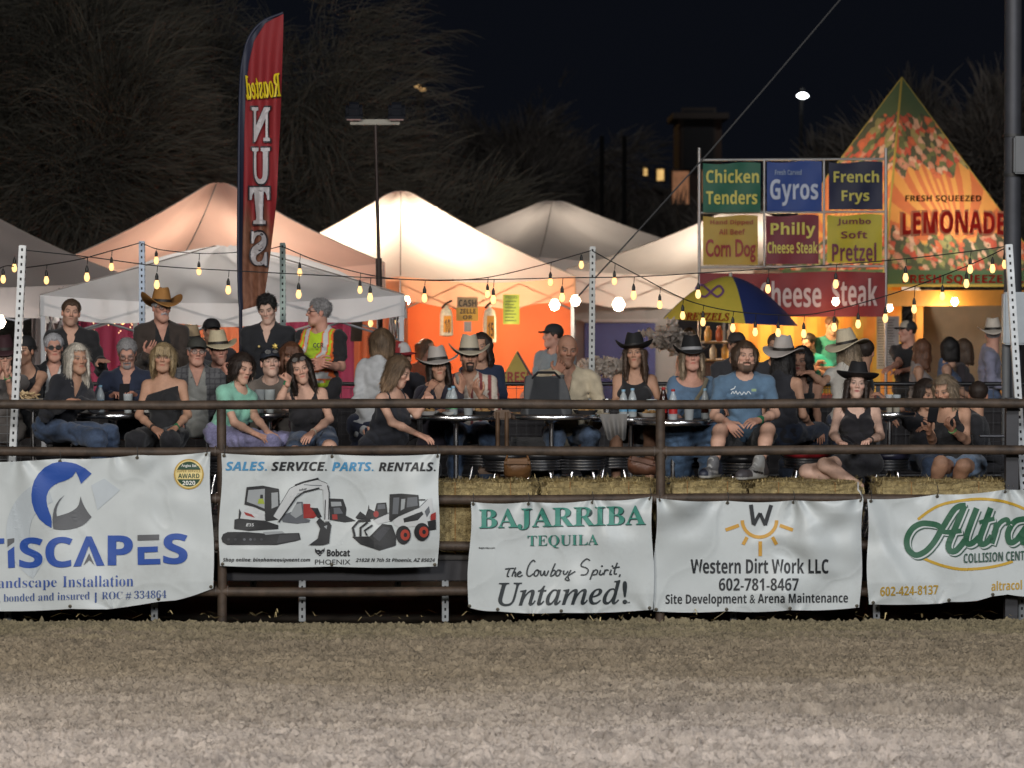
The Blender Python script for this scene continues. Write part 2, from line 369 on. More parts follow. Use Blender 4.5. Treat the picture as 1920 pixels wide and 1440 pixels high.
# --- landscape company banner
b1, s1 = banner('vinyl_banner', 'white banner with blue and grey leaf logo and round award seal, at the left end', [(-330, 858), (-120, 866), (110, 860), (255, 853), (394, 847)],
                [(-330, 1142), (-120, 1146), (60, 1143), (200, 1140), (330, 1124), (401, 1103)], 11, 4, .02, .016)
z = Zm(0, 820, 3.89); p = Print(s1)
pale = (.48, .53, .565)
p.line(z(arcpts((440, 690), 310, 120, 255, 30)), 44, pale); p.poly(z([(665, 350), (760, 300), (875, 385), (710, 530)]), pale)
p.poly(z([(375, 660), (330, 635), (285, 595), (250, 535), (232, 475), (228, 420), (235, 365), (250, 315), (280, 265), (325, 220), (380, 190), (425, 180), (470, 178), (520, 184), (560, 195), (620, 225), (668, 265), (590, 340), (575, 295), (553, 250), (530, 285), (505, 302), (470, 318), (430, 330), (400, 345), (372, 366), (352, 395), (340, 430), (340, 465), (345, 500), (357, 540), (370, 570), (377, 615)]), BLUE, 1)
p.poly(z([(472, 420), (435, 450), (410, 485), (395, 520), (387, 560), (383, 600), (385, 640), (390, 668), (430, 674), (470, 675), (520, 670), (560, 660), (600, 643), (630, 622), (668, 580), (640, 545), (615, 505), (598, 468), (588, 430), (582, 460), (575, 490), (558, 515), (530, 535), (500, 550), (470, 560), (440, 569), (415, 577), (410, 550), (415, 515), (430, 475), (450, 445)]), GREY, 1)
p.text('S', (36, 1007.5, 80, 1065.5), BLUE, 'sans', .012, lift=2); p.text('C', (85, 1006.5, 136, 1064), BLUE, 'sans', .012, lift=2)
p.poly(z([(535, 943), (628, 722), (668, 722), (762, 935), (705, 937), (648, 790), (590, 941)]), BLUE, 2); p.poly(z([(608, 935), (650, 845), (690, 935), (652, 895)]), GREY, 2)
p.text('P', (202, 1004, 249, 1060), BLUE, 'sans', .012, lift=2); p.text('S', (306, 1000, 351.5, 1058), BLUE, 'sans', .012, lift=2)
p.poly(z([(1003, 712), (1161, 708), (1160, 748), (1003, 753)]), GREY, 2)
p.poly(z([(1003, 800), (1150, 795), (1150, 836), (1052, 840), (1053, 888), (1168, 885), (1170, 926), (1005, 930)]), BLUE, 2)
p.poly(z([(54, 742), (104, 735), (104, 765), (54, 800)]), GREY, 2); p.poly(z([(56, 830), (104, 795), (108, 950), (60, 953)]), BLUE, 2)
p.poly(z([(-130, 742), (30, 736), (30, 775), (-24, 778), (-20, 958), (-70, 960), (-72, 780), (-130, 782)]), BLUE, 2)
p.text('andscape', (-4, 1084, 106, 1108), sl((60, 88, 158)), 'serif', -.012, slope=-.022, lift=2); p.text('Installation', (117.5, 1080, 250, 1101), sl((60, 88, 158)), 'serif', -.012, slope=-.012, lift=2)
p.text(', bonded and insured', (-2, 1114, 168, 1131), sl((60, 84, 142)), 'serif', -.012, slope=-.03, lift=2); p.text('|', (178, 1111, 181, 1130), sl((60, 84, 142)))
p.text('ROC # 334864', (191, 1109, 312, 1125), sl((60, 84, 142)), 'serif', -.012, slope=-.02, lift=2)
c = (354, 889); GOLD = sl((186, 150, 60)); DGR = sl((35, 70, 50))
p.disc(c, 28, 28.5, GOLD, 1); p.disc(c, 25.5, 26, sl((226, 206, 140)), 2); p.poly([tuple(q) for q in arcpts(c, 23.5, 200, 340, 16)], DGR, 3); p.poly([tuple(q) for q in arcpts(c, 23.5, 24, 156, 16)], DGR, 3)
p.text('Angies list', (340, 870, 368, 877), (.8, .8, .75), off=.01, lift=4); p.text('SUPER SERVICE', (331, 880.5, 376, 885.5), sl((150, 125, 60)), 'sans', lift=4); p.text('AWARD', (334, 888, 374, 896.5), DGR, 'sans', lift=4); p.text('2020', (342, 901.5, 366, 909.5), (.85, .85, .8), 'sans', lift=4)
p.build('lettering', b1)
# --- machinery banner
b2, s2 = banner('vinyl_banner', 'white banner with printed excavator and loader under SALES SERVICE PARTS RENTALS', [(415, 850), (620, 852), (825, 851)], [(411, 1061), (620, 1062), (821, 1062)], 12, 2, .016, .009)
z = Zm(390, 820, 3.89); p = Print(s2); SKY = sl((70, 140, 185)); BK = sl((30, 32, 36)); WH = (.52, .54, .55); RD = sl((150, 40, 36)); MG = sl((92, 96, 102)); LG = sl((150, 155, 158))
for t_, a, b, cc in (('SALES.', 423, 500.5, SKY), ('SERVICE.', 509, 613, BK), ('PARTS.', 622.5, 700.5, SKY), ('RENTALS.', 710, 817, BK)):
    p.text(t_, (a, 865.5 - (a - 423) * -.004, b, 882.5 + (a - 423) * .004), cc, 'sansbi', .012)
p.text('Shop online: binghamequipment.com', (418, 1046, 581.5, 1055), BK, 'sansbi', .004); p.text('21828 N 7th St Phoenix, AZ 85024', (667, 1046.5, 815.5, 1054.5), BK, 'sans', .0, shear=.25)
p.text('Bobcat', (613, 1029.5, 656, 1043.3), BK, 'sans', .02); p.text('PHOENIX', (590.5, 1049, 657, 1058.5), BK, 'light')
p.poly(z([(780, 808), (792, 822), (812, 820), (822, 828), (835, 818), (845, 816), (852, 802), (850, 830), (836, 846), (826, 850), (822, 862), (812, 868), (806, 856), (794, 850), (781, 836)]), BK); p.poly(z([(795, 834), (808, 838), (804, 843)]), WH, 1); p.poly(z([(828, 838), (842, 831), (834, 841)]), WH, 1); p.poly(z([(812, 852), (822, 850), (816, 860)]), WH, 1)
for pts, cc, l in (
    ([(540, 600), (560, 560), (620, 540), (650, 470), (690, 470), (700, 590), (745, 600), (740, 620), (650, 630), (545, 618)], MG, 0), ([(600, 560), (640, 490), (680, 480), (690, 560), (640, 590)], LG, 1),
    ([(695, 485), (745, 485), (745, 510), (800, 520), (810, 560), (770, 590), (697, 590)], RD, 1), ([(750, 515), (800, 515), (830, 580), (800, 590), (775, 545)], BK, 2),
    ([(858, 455), (890, 445), (985, 450), (1010, 520), (1005, 570), (1080, 610), (1000, 620), (930, 610), (880, 600)], BK, 0), ([(895, 470), (970, 470), (975, 500), (900, 505)], LG, 1), ([(915, 515), (960, 512), (985, 555), (920, 560)], MG, 1), ([(905, 562), (942, 562), (945, 598), (908, 600)], RD, 1),
    ([(1075, 585), (1110, 540), (1150, 570), (1168, 520), (1172, 490), (1176, 520), (1215, 540), (1230, 480), (1300, 475), (1310, 550), (1250, 590), (1150, 600), (1090, 597)], BK, 0), ([(1238, 490), (1290, 486), (1295, 520), (1236, 525)], MG, 1),
    ([(97, 735), (110, 705), (145, 690), (280, 690), (400, 700), (540, 700), (665, 697), (677, 745), (640, 757), (500, 785), (420, 785), (140, 785), (105, 765)], BK, 1), ([(400, 690), (540, 684), (560, 698), (420, 712)], LG, 2), ([(500, 775), (520, 712), (655, 702), (668, 745)], sl((52, 54, 58)), 2),
    ([(190, 668), (193, 600), (240, 588), (330, 600), (420, 610), (512, 640), (512, 668), (300, 682)], BK, 2), ([(222, 598), (228, 520), (248, 560), (250, 596)], BK, 2), ([(235, 592), (245, 545), (300, 505), (360, 520), (412, 560), (415, 607), (330, 602)], WH, 3), ([(262, 543), (320, 562), (342, 586), (275, 568)], RD, 4),
    ([(265, 490), (282, 363), (400, 352), (517, 376), (523, 490), (505, 600), (420, 612), (415, 540), (330, 505)], BK, 3), ([(283, 470), (295, 385), (415, 375), (412, 520), (340, 490)], LG, 4), ([(462, 405), (510, 400), (512, 500), (464, 520)], LG, 4), ([(362, 484), (370, 448), (402, 448), (412, 486)], sl((150, 165, 50)), 5), ([(380, 446), (382, 418), (400, 418), (402, 446)], BK, 5),
    ([(476, 575), (598, 370), (640, 348), (800, 308), (872, 338), (884, 400), (860, 392), (810, 372), (652, 412), (520, 605)], WH, 5), ([(838, 345), (882, 350), (888, 612), (850, 612)], WH, 5),
    ([(735, 786), (800, 738), (818, 665), (790, 615), (815, 585), (850, 620), (882, 615), (900, 640), (888, 720), (884, 772), (840, 786)], BK, 6), ([(845, 650), (870, 640), (865, 670)], LG, 7),
    ([(1205, 602), (1330, 547), (1345, 600), (1540, 510), (1600, 450), (1632, 440), (1642, 540), (1612, 590), (1640, 620), (1640, 660), (1500, 650), (1400, 660), (1360, 640), (1350, 605), (1240, 635)], WH, 1), ([(1425, 592), (1560, 540), (1572, 560), (1530, 605), (1430, 622)], BK, 2),
    ([(1320, 602), (1325, 415), (1410, 410), (1535, 420), (1542, 508), (1400, 570), (1332, 618)], BK, 2), ([(1345, 560), (1352, 440), (1396, 438), (1386, 560)], MG, 3), ([(1455, 440), (1525, 435), (1530, 498), (1448, 512)], MG, 3), ([(1410, 450), (1440, 448), (1432, 520), (1405, 535)], LG, 3),
    ([(1600, 612), (1662, 600), (1664, 672), (1612, 680)], BK, 2), ([(1625, 562), (1662, 545), (1662, 598), (1622, 606)], RD, 2), ([(1580, 540), (1612, 500), (1620, 545), (1596, 585)], MG, 2),
    ([(1050, 725), (1180, 722), (1270, 630), (1342, 640), (1372, 722), (1370, 790), (1250, 826), (1110, 780)], BK, 2), ([(1200, 720), (1280, 650), (1330, 660), (1250, 760)], sl((50, 52, 58)), 3)):
    p.poly(z(pts), cc, l)
p.line(z([(515, 620), (640, 442), (700, 398), (812, 370)]), 3, BK, 6); p.line(z([(635, 350), (700, 326), (760, 312), (806, 300)]), 3.6, BK, 6); p.line(z([(700, 345), (760, 350), (830, 352)]), 1.4, MG, 6); p.line(z([(872, 350), (884, 400), (880, 600)]), 1.8, BK, 7); p.line(z([(598, 372), (660, 340), (800, 308), (870, 336)]), .9, BK, 7); p.line(z([(856, 455), (852, 600)]), 1.6, BK, 7); p.line(z([(476, 575), (598, 370)]), 1, MG, 6)
p.line(z([(1070, 722), (1056, 660), (1100, 610), (1185, 605)]), 4.4, BK, 4); p.line(z([(1112, 722), (1112, 660), (1165, 618)]), 4, BK, 4); p.line(z([(1160, 716), (1142, 680), (1200, 640)]), 3.6, BK, 4); p.line(z([(1330, 598), (1540, 512), (1600, 452)]), 1, BK, 4); p.line(z([(1205, 602), (1330, 547)]), 1, BK, 4); p.line(z([(1540, 455), (1586, 455)]), 2, BK, 4)
for cx, cy, rx, ry, hx in ((1425, 712, 54, 68, 1438), (1560, 690, 56, 66, 1574)):
    p.disc(z([(cx, cy)])[0], rx / 3.89, ry / 3.89, BK, 4); p.disc(z([(hx, cy)])[0], 34 / 3.89, 40 / 3.89, sl((165, 60, 45)), 5); p.disc(z([(hx + 2, cy)])[0], 13 / 3.89, 16 / 3.89, BK, 6)
for x in (150, 200, 265, 310, 340, 390): p.disc(z([(x, 745)])[0], 2.6, 2.4, MG if x in (265, 310) else sl((60, 62, 66)), 3)
p.disc(z([(1226, 560)])[0], 5, 6, RD, 1); p.text('E35', (461, 981, 476, 987), WH, 'sansbi', .02, lift=3)
p.text('bobcat', (561, 917, 575, 921), BK, 'sansbi', .02, slope=-.2, lift=6)
p.build('lettering', b2)
# --- tequila banner
b3, s3 = banner('vinyl_banner', 'white banner with green BAJARRIBA TEQUILA lettering hung on the third rail', [(883, 941), (990, 941), (1110, 938), (1223, 931)], [(877, 1139), (930, 1146), (1050, 1149), (1225, 1143)], 13, 3, .018, .015)
p = Print(s3); SH = sl((44, 66, 66))
p.text('BAJARRIBA', (899.5, 956, 1211.5, 996.5), SH, 'serif', .004, slope=-.0235); p.text('BAJARRIBA', (898, 954.5, 1210, 995), TEAL, 'serif', 0, slope=-.0235, lift=1)
p.text('TEQUILA', (990, 1005, 1122, 1029), SH, 'serif', -.008, slope=-.018); p.text('TEQUILA', (989, 1004, 1121, 1028), TEAL, 'serif', -.012, slope=-.018, lift=1)
p.text('BajArriba.com', (898, 1025.5, 928, 1030), INK, 'sans')
z = Zm(800, 860, 4)
def crv(pts, n=8):
    pts = np.array(pts, float); q = np.vstack([2 * pts[0] - pts[1], pts, 2 * pts[-1] - pts[-2]]); out = []
    for i in range(1, len(q) - 2):
        for t in np.linspace(0, 1, n, endpoint=False):
            a, b, c_, d = q[i - 1], q[i], q[i + 1], q[i + 2]
            out.append(.5 * (2 * b + (c_ - a) * t + (2 * a - 5 * b + 4 * c_ - d) * t * t + (3 * b - a - 3 * c_ + d) * t ** 3))
    out.append(pts[-1]); return [tuple(v) for v in out]
for st in ([(625, 822), (610, 855), (605, 880), (618, 884)], [(588, 828), (620, 824), (655, 822)], [(668, 815), (650, 855), (640, 884)], [(643, 868), (660, 850), (668, 858), (663, 880), (674, 882)], [(684, 868), (706, 856), (700, 846), (684, 858), (682, 878), (698, 884), (720, 872)],
           [(815, 775), (800, 762), (775, 785), (757, 825), (752, 865), (770, 882), (802, 862)], [(830, 832), (810, 850), (808, 876), (826, 878), (840, 855), (832, 834), (850, 846)], [(855, 838), (856, 872), (870, 872), (885, 842), (886, 872), (900, 872), (915, 838)], [(965, 785), (945, 830), (930, 878), (952, 872), (966, 850), (955, 836), (938, 850)], [(990, 832), (972, 850), (972, 876), (990, 876), (1002, 852), (994, 834), (1015, 845)], [(1030, 838), (1026, 862), (1042, 866), (1062, 842)], [(1082, 835), (1060, 880), (1068, 912), (1040, 905), (1060, 880), (1115, 845)],
           [(1225, 765), (1200, 752), (1165, 780), (1160, 806), (1195, 818), (1212, 838), (1195, 868), (1155, 872)], [(1252, 835), (1235, 880), (1225, 908)], [(1246, 856), (1265, 834), (1282, 842), (1272, 866), (1245, 872)], [(1305, 834), (1296, 866), (1312, 870), (1325, 855)], [(1340, 830), (1328, 872)], [(1332, 852), (1350, 834), (1366, 838)], [(1385, 832), (1374, 866), (1390, 868)], [(1430, 780), (1412, 830), (1408, 864), (1428, 862)], [(1395, 820), (1448, 812)], [(1452, 866), (1444, 888)]):
    p.line(z(crv(st)), 2.6, DKG, 1)
for d in ((1315, 806), (1394, 806)): p.disc(z([d])[0], 1.8, 1.8, DKG, 1)
p.text('Untamed!', (934, 1091, 1176, 1137), DKG, 'ital', .012, slope=-.016)
p.text('TM', (1173, 1128, 1181, 1131), DKG, 'sans')
p.build('lettering', b3)
# --- dirt work banner
b4, s4 = banner('vinyl_banner', 'white banner with black W above a half sun and Western Dirt Work lettering', [(1231, 934), (1362, 939), (1486, 938), (1619, 935)], [(1224, 1146), (1360, 1146), (1480, 1144), (1612, 1139)], 14, 3, .040, .020)
z = Zm(1200, 860, 4); p = Print(s4); SUN = sl((200, 152, 62))
p.line(z([(832, 345), (842, 420), (852, 492)]), 7.2, INK, 1); p.line(z([(852, 500), (880, 445), (902, 408)]), 6.4, INK, 1); p.line(z([(900, 410), (920, 455), (940, 500)]), 6.4, INK, 1); p.line(z([(938, 498), (958, 430), (984, 348)]), 7.2, INK, 1)
p.line(z(arcpts((896, 462), 129, 0, 180, 26, 126)), 6.4, SUN)
for a, b in (((642, 535), (742, 500)), ((1048, 500), (1147, 535)), ((773, 645), (803, 588)), ((993, 588), (1024, 645)), ((902, 620), (902, 731))): p.line(z([a, b]), 6.6, SUN)
p.text('Western Dirt Work LLC', (1295, 1047, 1553.5, 1075.5), INK, 'sans', .004); p.text('602-781-8467', (1348, 1084, 1497.5, 1107.5), INK, 'sans', .0)
p.text('Site Development & Arena Maintenance', (1248, 1114, 1590, 1138), INK, 'sans', .0, slope=-.008)
p.build('lettering', b4)
# --- collision centre banner
b5, s5 = banner('vinyl_banner', 'white banner with green script lettering inside a gold oval at the right end', [(1626, 936), (1755, 927), (1882, 918), (2010, 910), (2150, 905)], [(1628, 1133), (1760, 1130), (1830, 1124), (1888, 1112), (1950, 1122), (2150, 1120)], 15, 4, .016, .015)
z = Zm(1560, 860, 4.364); p = Print(s5); GLD = sl((196, 158, 52)); GRN = sl((40, 92, 66)); GDK = sl((52, 84, 72))
p.line(z(crv([(703, 497), (800, 425), (900, 375), (1040, 345), (1200, 330), (1330, 338), (1440, 360), (1571, 410), (1700, 500)])), 5.2, GLD); p.line(z(crv([(735, 810), (830, 850), (930, 882), (1040, 903), (1150, 903), (1280, 890), (1400, 865), (1480, 840)])), 5.2, GLD)
AL = [([(900, 575), (860, 545), (800, 532), (730, 532), (660, 570), (615, 650), (622, 735), (680, 788), (755, 765), (830, 690), (900, 575), (990, 430), (1040, 390), (1095, 383)], 11), ([(1085, 385), (1050, 470), (990, 610), (955, 700), (965, 752), (1010, 755), (1060, 705), (1090, 665)], 11.5), ([(880, 590), (950, 602), (1060, 590)], 9),
      ([(1185, 405), (1140, 520), (1100, 640), (1108, 695), (1150, 690), (1205, 640)], 11), ([(1300, 402), (1250, 540), (1212, 650), (1222, 700), (1268, 685), (1310, 630)], 11), ([(1205, 522), (1330, 490)], 8), ([(1350, 525), (1335, 600), (1305, 695)], 11), ([(1322, 610), (1375, 525), (1430, 498), (1450, 540)], 9), ([(1600, 490), (1500, 512), (1442, 600), (1455, 685), (1515, 660), (1590, 560), (1560, 660), (1580, 690), (1640, 650)], 11)]
for i, (st, w) in enumerate(AL): p.line([(a + 4.2, b + 4.6) for a, b in z(crv(st))], w, GDK, 1)
for i, (st, w) in enumerate(AL): p.line([(a + 2.4, b + 2.4) for a, b in z(crv(st))], w, (.55, .59, .59), 2)
for i, (st, w) in enumerate(AL): p.line(z(crv(st)), w, GRN, 3)
p.text('COLLISION CENTER', (1807, 1038, 1938, 1056), GDK, 'sans', .0, slope=-.05, lift=4)
p.text('602-424-8137', (1650.5, 1100.5, 1759, 1118), sl((176, 142, 50)), 'sans', .0, slope=-.035); p.text('altracol', (1859, 1090, 1916, 1108), sl((186, 148, 50)), 'sans', .0, slope=-.05)
p.build('lettering', b5)
rp = P(1611, 935, 19.9); tag(MB().tube([P(1609, 905, 20.08) + [0, 0, .0], P(1609, 918, 19.94), P(1616, 928, 19.92), P(1617, 936, 19.91)], .006, 7).build('rope', M('white_rope', (.6, .6, .58), .8)), 'short white rope tying the sun logo banner to the rail', 'rope')
# ================================================================== platform, its legs, hay
DZ = .46
GALV = M('galvanised', (.34, .36, .37), .42, .55, var=.25, vs=12, grime=.2); HOLE = M('hole_dark', (.012, .012, .014), .9)
def perforated(px0, py0, px1, py1, Y, name='perforated_post', w=.044, mat=None, label='', parent=None, gap=.0508):
    a = P(px0, py0, Y); b = P(px1, py1, Y); d = b - a; L = np.linalg.norm(d); d /= L
    x = np.array([1, 0, 0.]) - d * d[0]; x /= np.linalg.norm(x); yv = np.cross(d, x); R = np.stack([x, yv, d], 1)
    mb = MB().rbox((a + b) / 2, (w, w, L), .004, R)
    n = int(L / gap)
    for i in range(n):
        c = a + d * (gap * (i + .6))
        mb.box(c - np.array([0, w / 2 + .0005, 0]), (.013, .002, .020), R, 1)
        mb.box(c + x * (w / 2 + .0005), (.002, .013, .020), R, 1)
    o = mb.build(name, [mat or GALV, HOLE], parent, smooth=False)
    if parent is None: tag(o, label, 'post')
    return o
plat = thing('platform', 'raised dark spectator deck on perforated steel legs behind the pipe fence', 'platform', (0, 23, 0))
DECK = M('deck_board', (.09, .085, .08), .8, var=.4, vs=5)
mb = MB()
for i in range(14): mb.rbox((0, 20.35 + i * .42, DZ - .03), (11.5, .41, .05), .006)
mb.build('deck', DECK, plat, smooth=False)
MB().box((0, 20.2, DZ - .13), (11.5, .05, .14)).box((0, 22.4, DZ - .13), (11.5, .05, .14)).build('beam', M('beam_steel', (.05, .05, .055), .5, .5), plat, smooth=False)
for px, Y in ((15, 20.25), (290, 20.25), (567, 20.2), (835, 20.2), (1108, 20.25), (1375, 20.25), (1643, 20.25), (1915, 20.25), (475, 22.4), (746, 22.4), (200, 22.4), (385, 22.4), (1010, 22.4), (1300, 22.4)):
    tp = P(px, 1000, Y); zt = DZ - .06; yy0 = 520 + (CH - zt) * S(Y); yy1 = 520 + (CH + .0) * S(Y)
    perforated(px, yy0, px, yy1 + 5, Y, 'leg', .046, None, '', plat)
mb = MB(); a = P(-700, 1078, 22.35); b = P(2600, 1078, 22.35); mb.box((a + b) / 2, (b[0] - a[0], .04, .06)); mb.build('brace', M('beam_steel'), plat, smooth=False)
# hay bales standing along the deck edge
HAY = VC('hay', rough=.85, var=.55, vs=34, bump=1., bs=90)
def hay_bale(cx, cy, cz, dx, dy, dz, label, seed, n=1500, name='hay_bale'):
    r = np.random.default_rng(seed)
    root = thing(name, label, 'hay bale', (cx, cy, cz), 'hay bales along the deck edge')
    bm = bmesh.new(); bmesh.ops.create_cube(bm, size=1)
    for v in bm.verts: v.co = Vector((v.co.x * dx, v.co.y * dy, v.co.z * dz))
    bmesh.ops.bevel(bm, geom=bm.edges[:], offset=.04, segments=3, affect='EDGES')
    bmesh.ops.subdivide_edges(bm, edges=[e for e in bm.edges if e.calc_length() > .2], cuts=14, use_grid_fill=True)
    for v in bm.verts:
        q = v.co * 5 + Vector((seed, 0, 0)); v.co += .022 * Vector(mnoise.noise_vector(q)) + .010 * Vector(mnoise.noise_vector(q * 4))
    bm.verts.index_update(); V = np.array([v.co[:] for v in bm.verts]); Fs = [[v.index for v in f.verts] for f in bm.faces]; bm.free()
    cols = np.array([.34, .265, .125]) * r.uniform(.7, 1.2, (len(V), 1))
    mk('bale', V + [cx, cy, cz + dz / 2], Fs, HAY, root, True, cols)
    def pt(rr):
        s = rr.choice(4, p=[.42, .43, .075, .075]); u, v = rr.uniform(-.5, .5, 2)
        if s == 0: return (cx + u * dx, cy - dy / 2 - .004, cz + dz * (.5 + v))
        if s == 1: return (cx + u * dx, cy + v * dy, cz + dz + .004)
        return (cx + (dx / 2) * (1 if s == 2 else -1), cy + u * dy, cz + dz * (.5 + v))
    straw_blades(n, pt, .02, .06, .0017, .28, seed).build('straw', STRAW, root, smooth=False)
    tw = MB()
    for k in (-.25, .25):
        q = np.array([[-.5, -.5], [-.5, .5], [.5, .5], [.5, -.5], [-.5, -.5]]) * [dy + .012, dz + .012]
        tw.tube([(cx + k * dx, cy + a, cz + dz / 2 + b) for a, b in q], .003, 5)
    tw.build('twine', M('twine', (.35, .18, .06), .8), root)
def hx(px): return P(px, 900, 20.35)[0]
for i, (a, b, zt, lab) in enumerate(((802, 1010, .95, 'golden hay bale beneath the brown handbag, left end of the visible row'), (1012, 1232, .955, 'hay bale just left of the middle fence post under the bald man'),
                                     (1246, 1398, .955, 'hay bale under the left sneaker of the man in blue shirt'), (1400, 1612, .95, 'hay bale seating the young woman in a black hat'), (1636, 1888, .955, 'hay bale seating the woman with the green wristband at right'))):
    xa, xb = hx(a), hx(b); zb = DZ; hay_bale((xa + xb) / 2, 20.33, zb, xb - xa - .01, .46, zt - zb - .015, lab, 20 + i, int(5200 * (xb - xa)))
# pale caged bales seen under the deck, at its far side
CB = VC('caged_bale', rough=.9, var=.35, vs=18)
for i, (a, b) in enumerate(((622, 632), (642, 649), (657, 703), (713, 719), (728, 742), (742, 792), (798, 812), (822, 830), (840, 856), (864, 884))):
    ya, yb = 1050, 1082; A = P(a, ya, 22.2); B = P(b, yb, 22.2); mb = MB(); mb.rbox(((A[0] + B[0]) / 2, 22.4, (A[2] + B[2]) / 2), (B[0] - A[0] - .006, .36, A[2] - B[2]), .02, col=(.60, .52, .38)); 
    for x in np.arange(A[0] + .01, B[0] - .005, .028): mb.box((x, 22.21, (A[2] + B[2]) / 2), (.004, .004, A[2] - B[2]), col=(.05, .05, .05))
    for zz in np.arange(B[2] + .02, A[2], .035): mb.box(((A[0] + B[0]) / 2, 22.206, zz), (B[0] - A[0] - .01, .003, .004), col=(.05, .05, .05))
    tag(mb.build('caged_bale', CB), 'pale straw block behind wire mesh in the dark under the deck', 'straw block', 'pale blocks under the deck')
tag(MB().box((0, 22.75, DZ / 2 - .03), (14, .05, DZ - .04)).build('shade_skirting', M('shade_blue', (.30, .33, .44), .8), smooth=False), 'added bluish board standing in for the lifted shade under the spectator deck', 'skirting board')  # added board, its bluish colour stands for the lifted shade under the deck
# ================================================================== strings of lamps
BULB = M('bulb_glow', (1, .58, .22), emit=1.7, var=0); SOCK = M('socket', (.012, .011, .01), .5, var=0); WIRE = M('wire', (.012, .012, .012), .6, var=0)
def lamp_string(name, label, pts, bulbs, Y, r=.0042, big=1., col=BULB, grp='strings of warm lamps above the crowd'):
    """pts: pixel polyline(s) of the cable; bulbs: pixel centres"""
    base = P(pts[0][0][0], pts[0][0][1], Y[0] if hasattr(Y, '__len__') else Y)
    root = thing(name, label, 'string lights', base, grp)
    yy = (lambda px: np.interp(px, *Y[1])) if hasattr(Y, '__len__') else (lambda px: Y)
    mb = MB()
    allp = []
    for seg in pts:
        q = crv(seg, 6); allp += seg; mb.tube([P(a, b, float(yy(a))) for a, b in q], r, 6)
    mb.build('cable', WIRE, root)
    allp = np.array(sorted(allp)); 
    for bx, by in bulbs:
        yb = float(yy(bx)); s = S(yb); c = P(bx, by, yb); top = None
        cy = [np.interp(bx, [p[0] for p in seg], [p[1] for p in seg]) for seg in pts if seg[0][0] - 1 <= bx <= seg[-1][0] + 1]
        zt = P(bx, min(cy, key=lambda v: abs(by - 28 - v)) if cy else by - 26, yb)[2]
        R = .0195 * big
        sk = MB().tube([(c[0] + .006, yb, max(zt, c[2] + .09 * big)), (c[0] + .002, yb, c[2] + .085 * big)], .0028, 5).lathe((c[0], yb, c[2] + .025 * big), [(.011 * big, 0), (.0125 * big, .008), (.0125 * big, .030 * big), (.007 * big, .046 * big), (.003, .056 * big)], 10).build('socket', SOCK, root)
        MB().lathe((c[0], yb, c[2]), [(.003, -.034 * big), (R * .7, -.028 * big), (R, -.012 * big), (R, .002), (R * .72, .018 * big), (R * .6, .028 * big)], 12).build('bulb', col, sk)
    return root
ST1 = [[(36, 468), (160, 481), (300, 499), (428, 507), (560, 514), (720, 522), (800, 525), (925, 524), (1054, 521), (1188, 519), (1310, 512), (1440, 504), (1567, 496), (1700, 485), (1820, 471), (1886, 462)]]
lamp_string('lamp_string', 'long low string of warm lamps running between the two end posts', ST1, [(163, 519), (294, 533), (428, 543), (560, 551), (694, 557), (796, 558), (925, 561), (1054, 557), (1188, 553), (1309, 551), (1440, 541), (1567, 532), (1698, 520), (1819, 504)], 20.5)
ST2 = [[(-60, 540), (6, 500), (45, 502), (140, 488), (209, 470), (264, 455)], [(266, 456), (300, 468), (373, 475), (430, 474), (496, 468), (530, 461)], [(531, 463), (600, 491), (690, 515), (760, 524), (840, 526), (915, 520), (1000, 501), (1060, 484), (1108, 470)],
       [(1110, 470), (1152, 493), (1200, 518), (1250, 545), (1300, 567), (1370, 583), (1450, 590), (1510, 590), (1570, 580), (1650, 558), (1714, 537), (1790, 508), (1840, 487), (1887, 464)]]
lamp_string('lamp_string', 'zigzag string of warm lamps looping from the three rear deck posts to the right', ST2, [(6, 523), (27, 502), (87, 525), (209, 500), (293, 488), (373, 508), (496, 498), (562, 510), (675, 543), (914, 551), (1032, 528), (1090, 496), (1152, 526), (1237, 571), (1280, 591), (1318, 603), (1374, 614), (1416, 622), (1459, 623), (1507, 625), (1564, 613), (1609, 607), (1660, 596), (1714, 579), (1767, 555), (1812, 531), (1861, 503), (1884, 495)],
            (22.4, ((0, 30, 264, 531, 1110, 1300, 1887), (22.0, 22.4, 23.9, 23.9, 23.1, 21.6, 20.45))))
lamp_string('lamp_string', 'short string of lamps hanging under the silver tent', [[(110, 540), (160, 575), (220, 590), (300, 585), (360, 590), (440, 580), (480, 574)], [(540, 590), (600, 584), (690, 590), (742, 590), (764, 585)]], [(118, 558), (214, 600), (230, 601), (315, 595), (356, 606), (475, 590), (695, 605), (742, 607)], 27.2, .004, 1.15)
perforated(43, 460, 17, 1000, 20.32, 'perforated_post', .050, M('galv_white', (.55, .57, .58), .45, .3, var=.2, vs=10, grime=.2), 'white perforated steel post at the left end of the deck')
perforated(1891, 458, 1924, 1000, 20.32, 'perforated_post', .050, M('galv_white'), 'white perforated steel post at the right end of the deck')
perforated(266, 452, 268, 880, 24.0, 'perforated_post', .046, M('galv_blue', (.30, .36, .45), .4, .4, var=.2), 'bluish perforated post behind the tan cowboy hat')
perforated(530, 455, 531, 880, 24.0, 'perforated_post', .046, M('galv_green', (.32, .40, .37), .4, .4, var=.2), 'greenish perforated post between the deputy and the man in the safety vest')
perforated(1111, 462, 1108, 890, 23.2, 'perforated_post', .046, M('galv_grey', (.36, .37, .36), .4, .4, var=.2), 'grey perforated post right of the bald man')
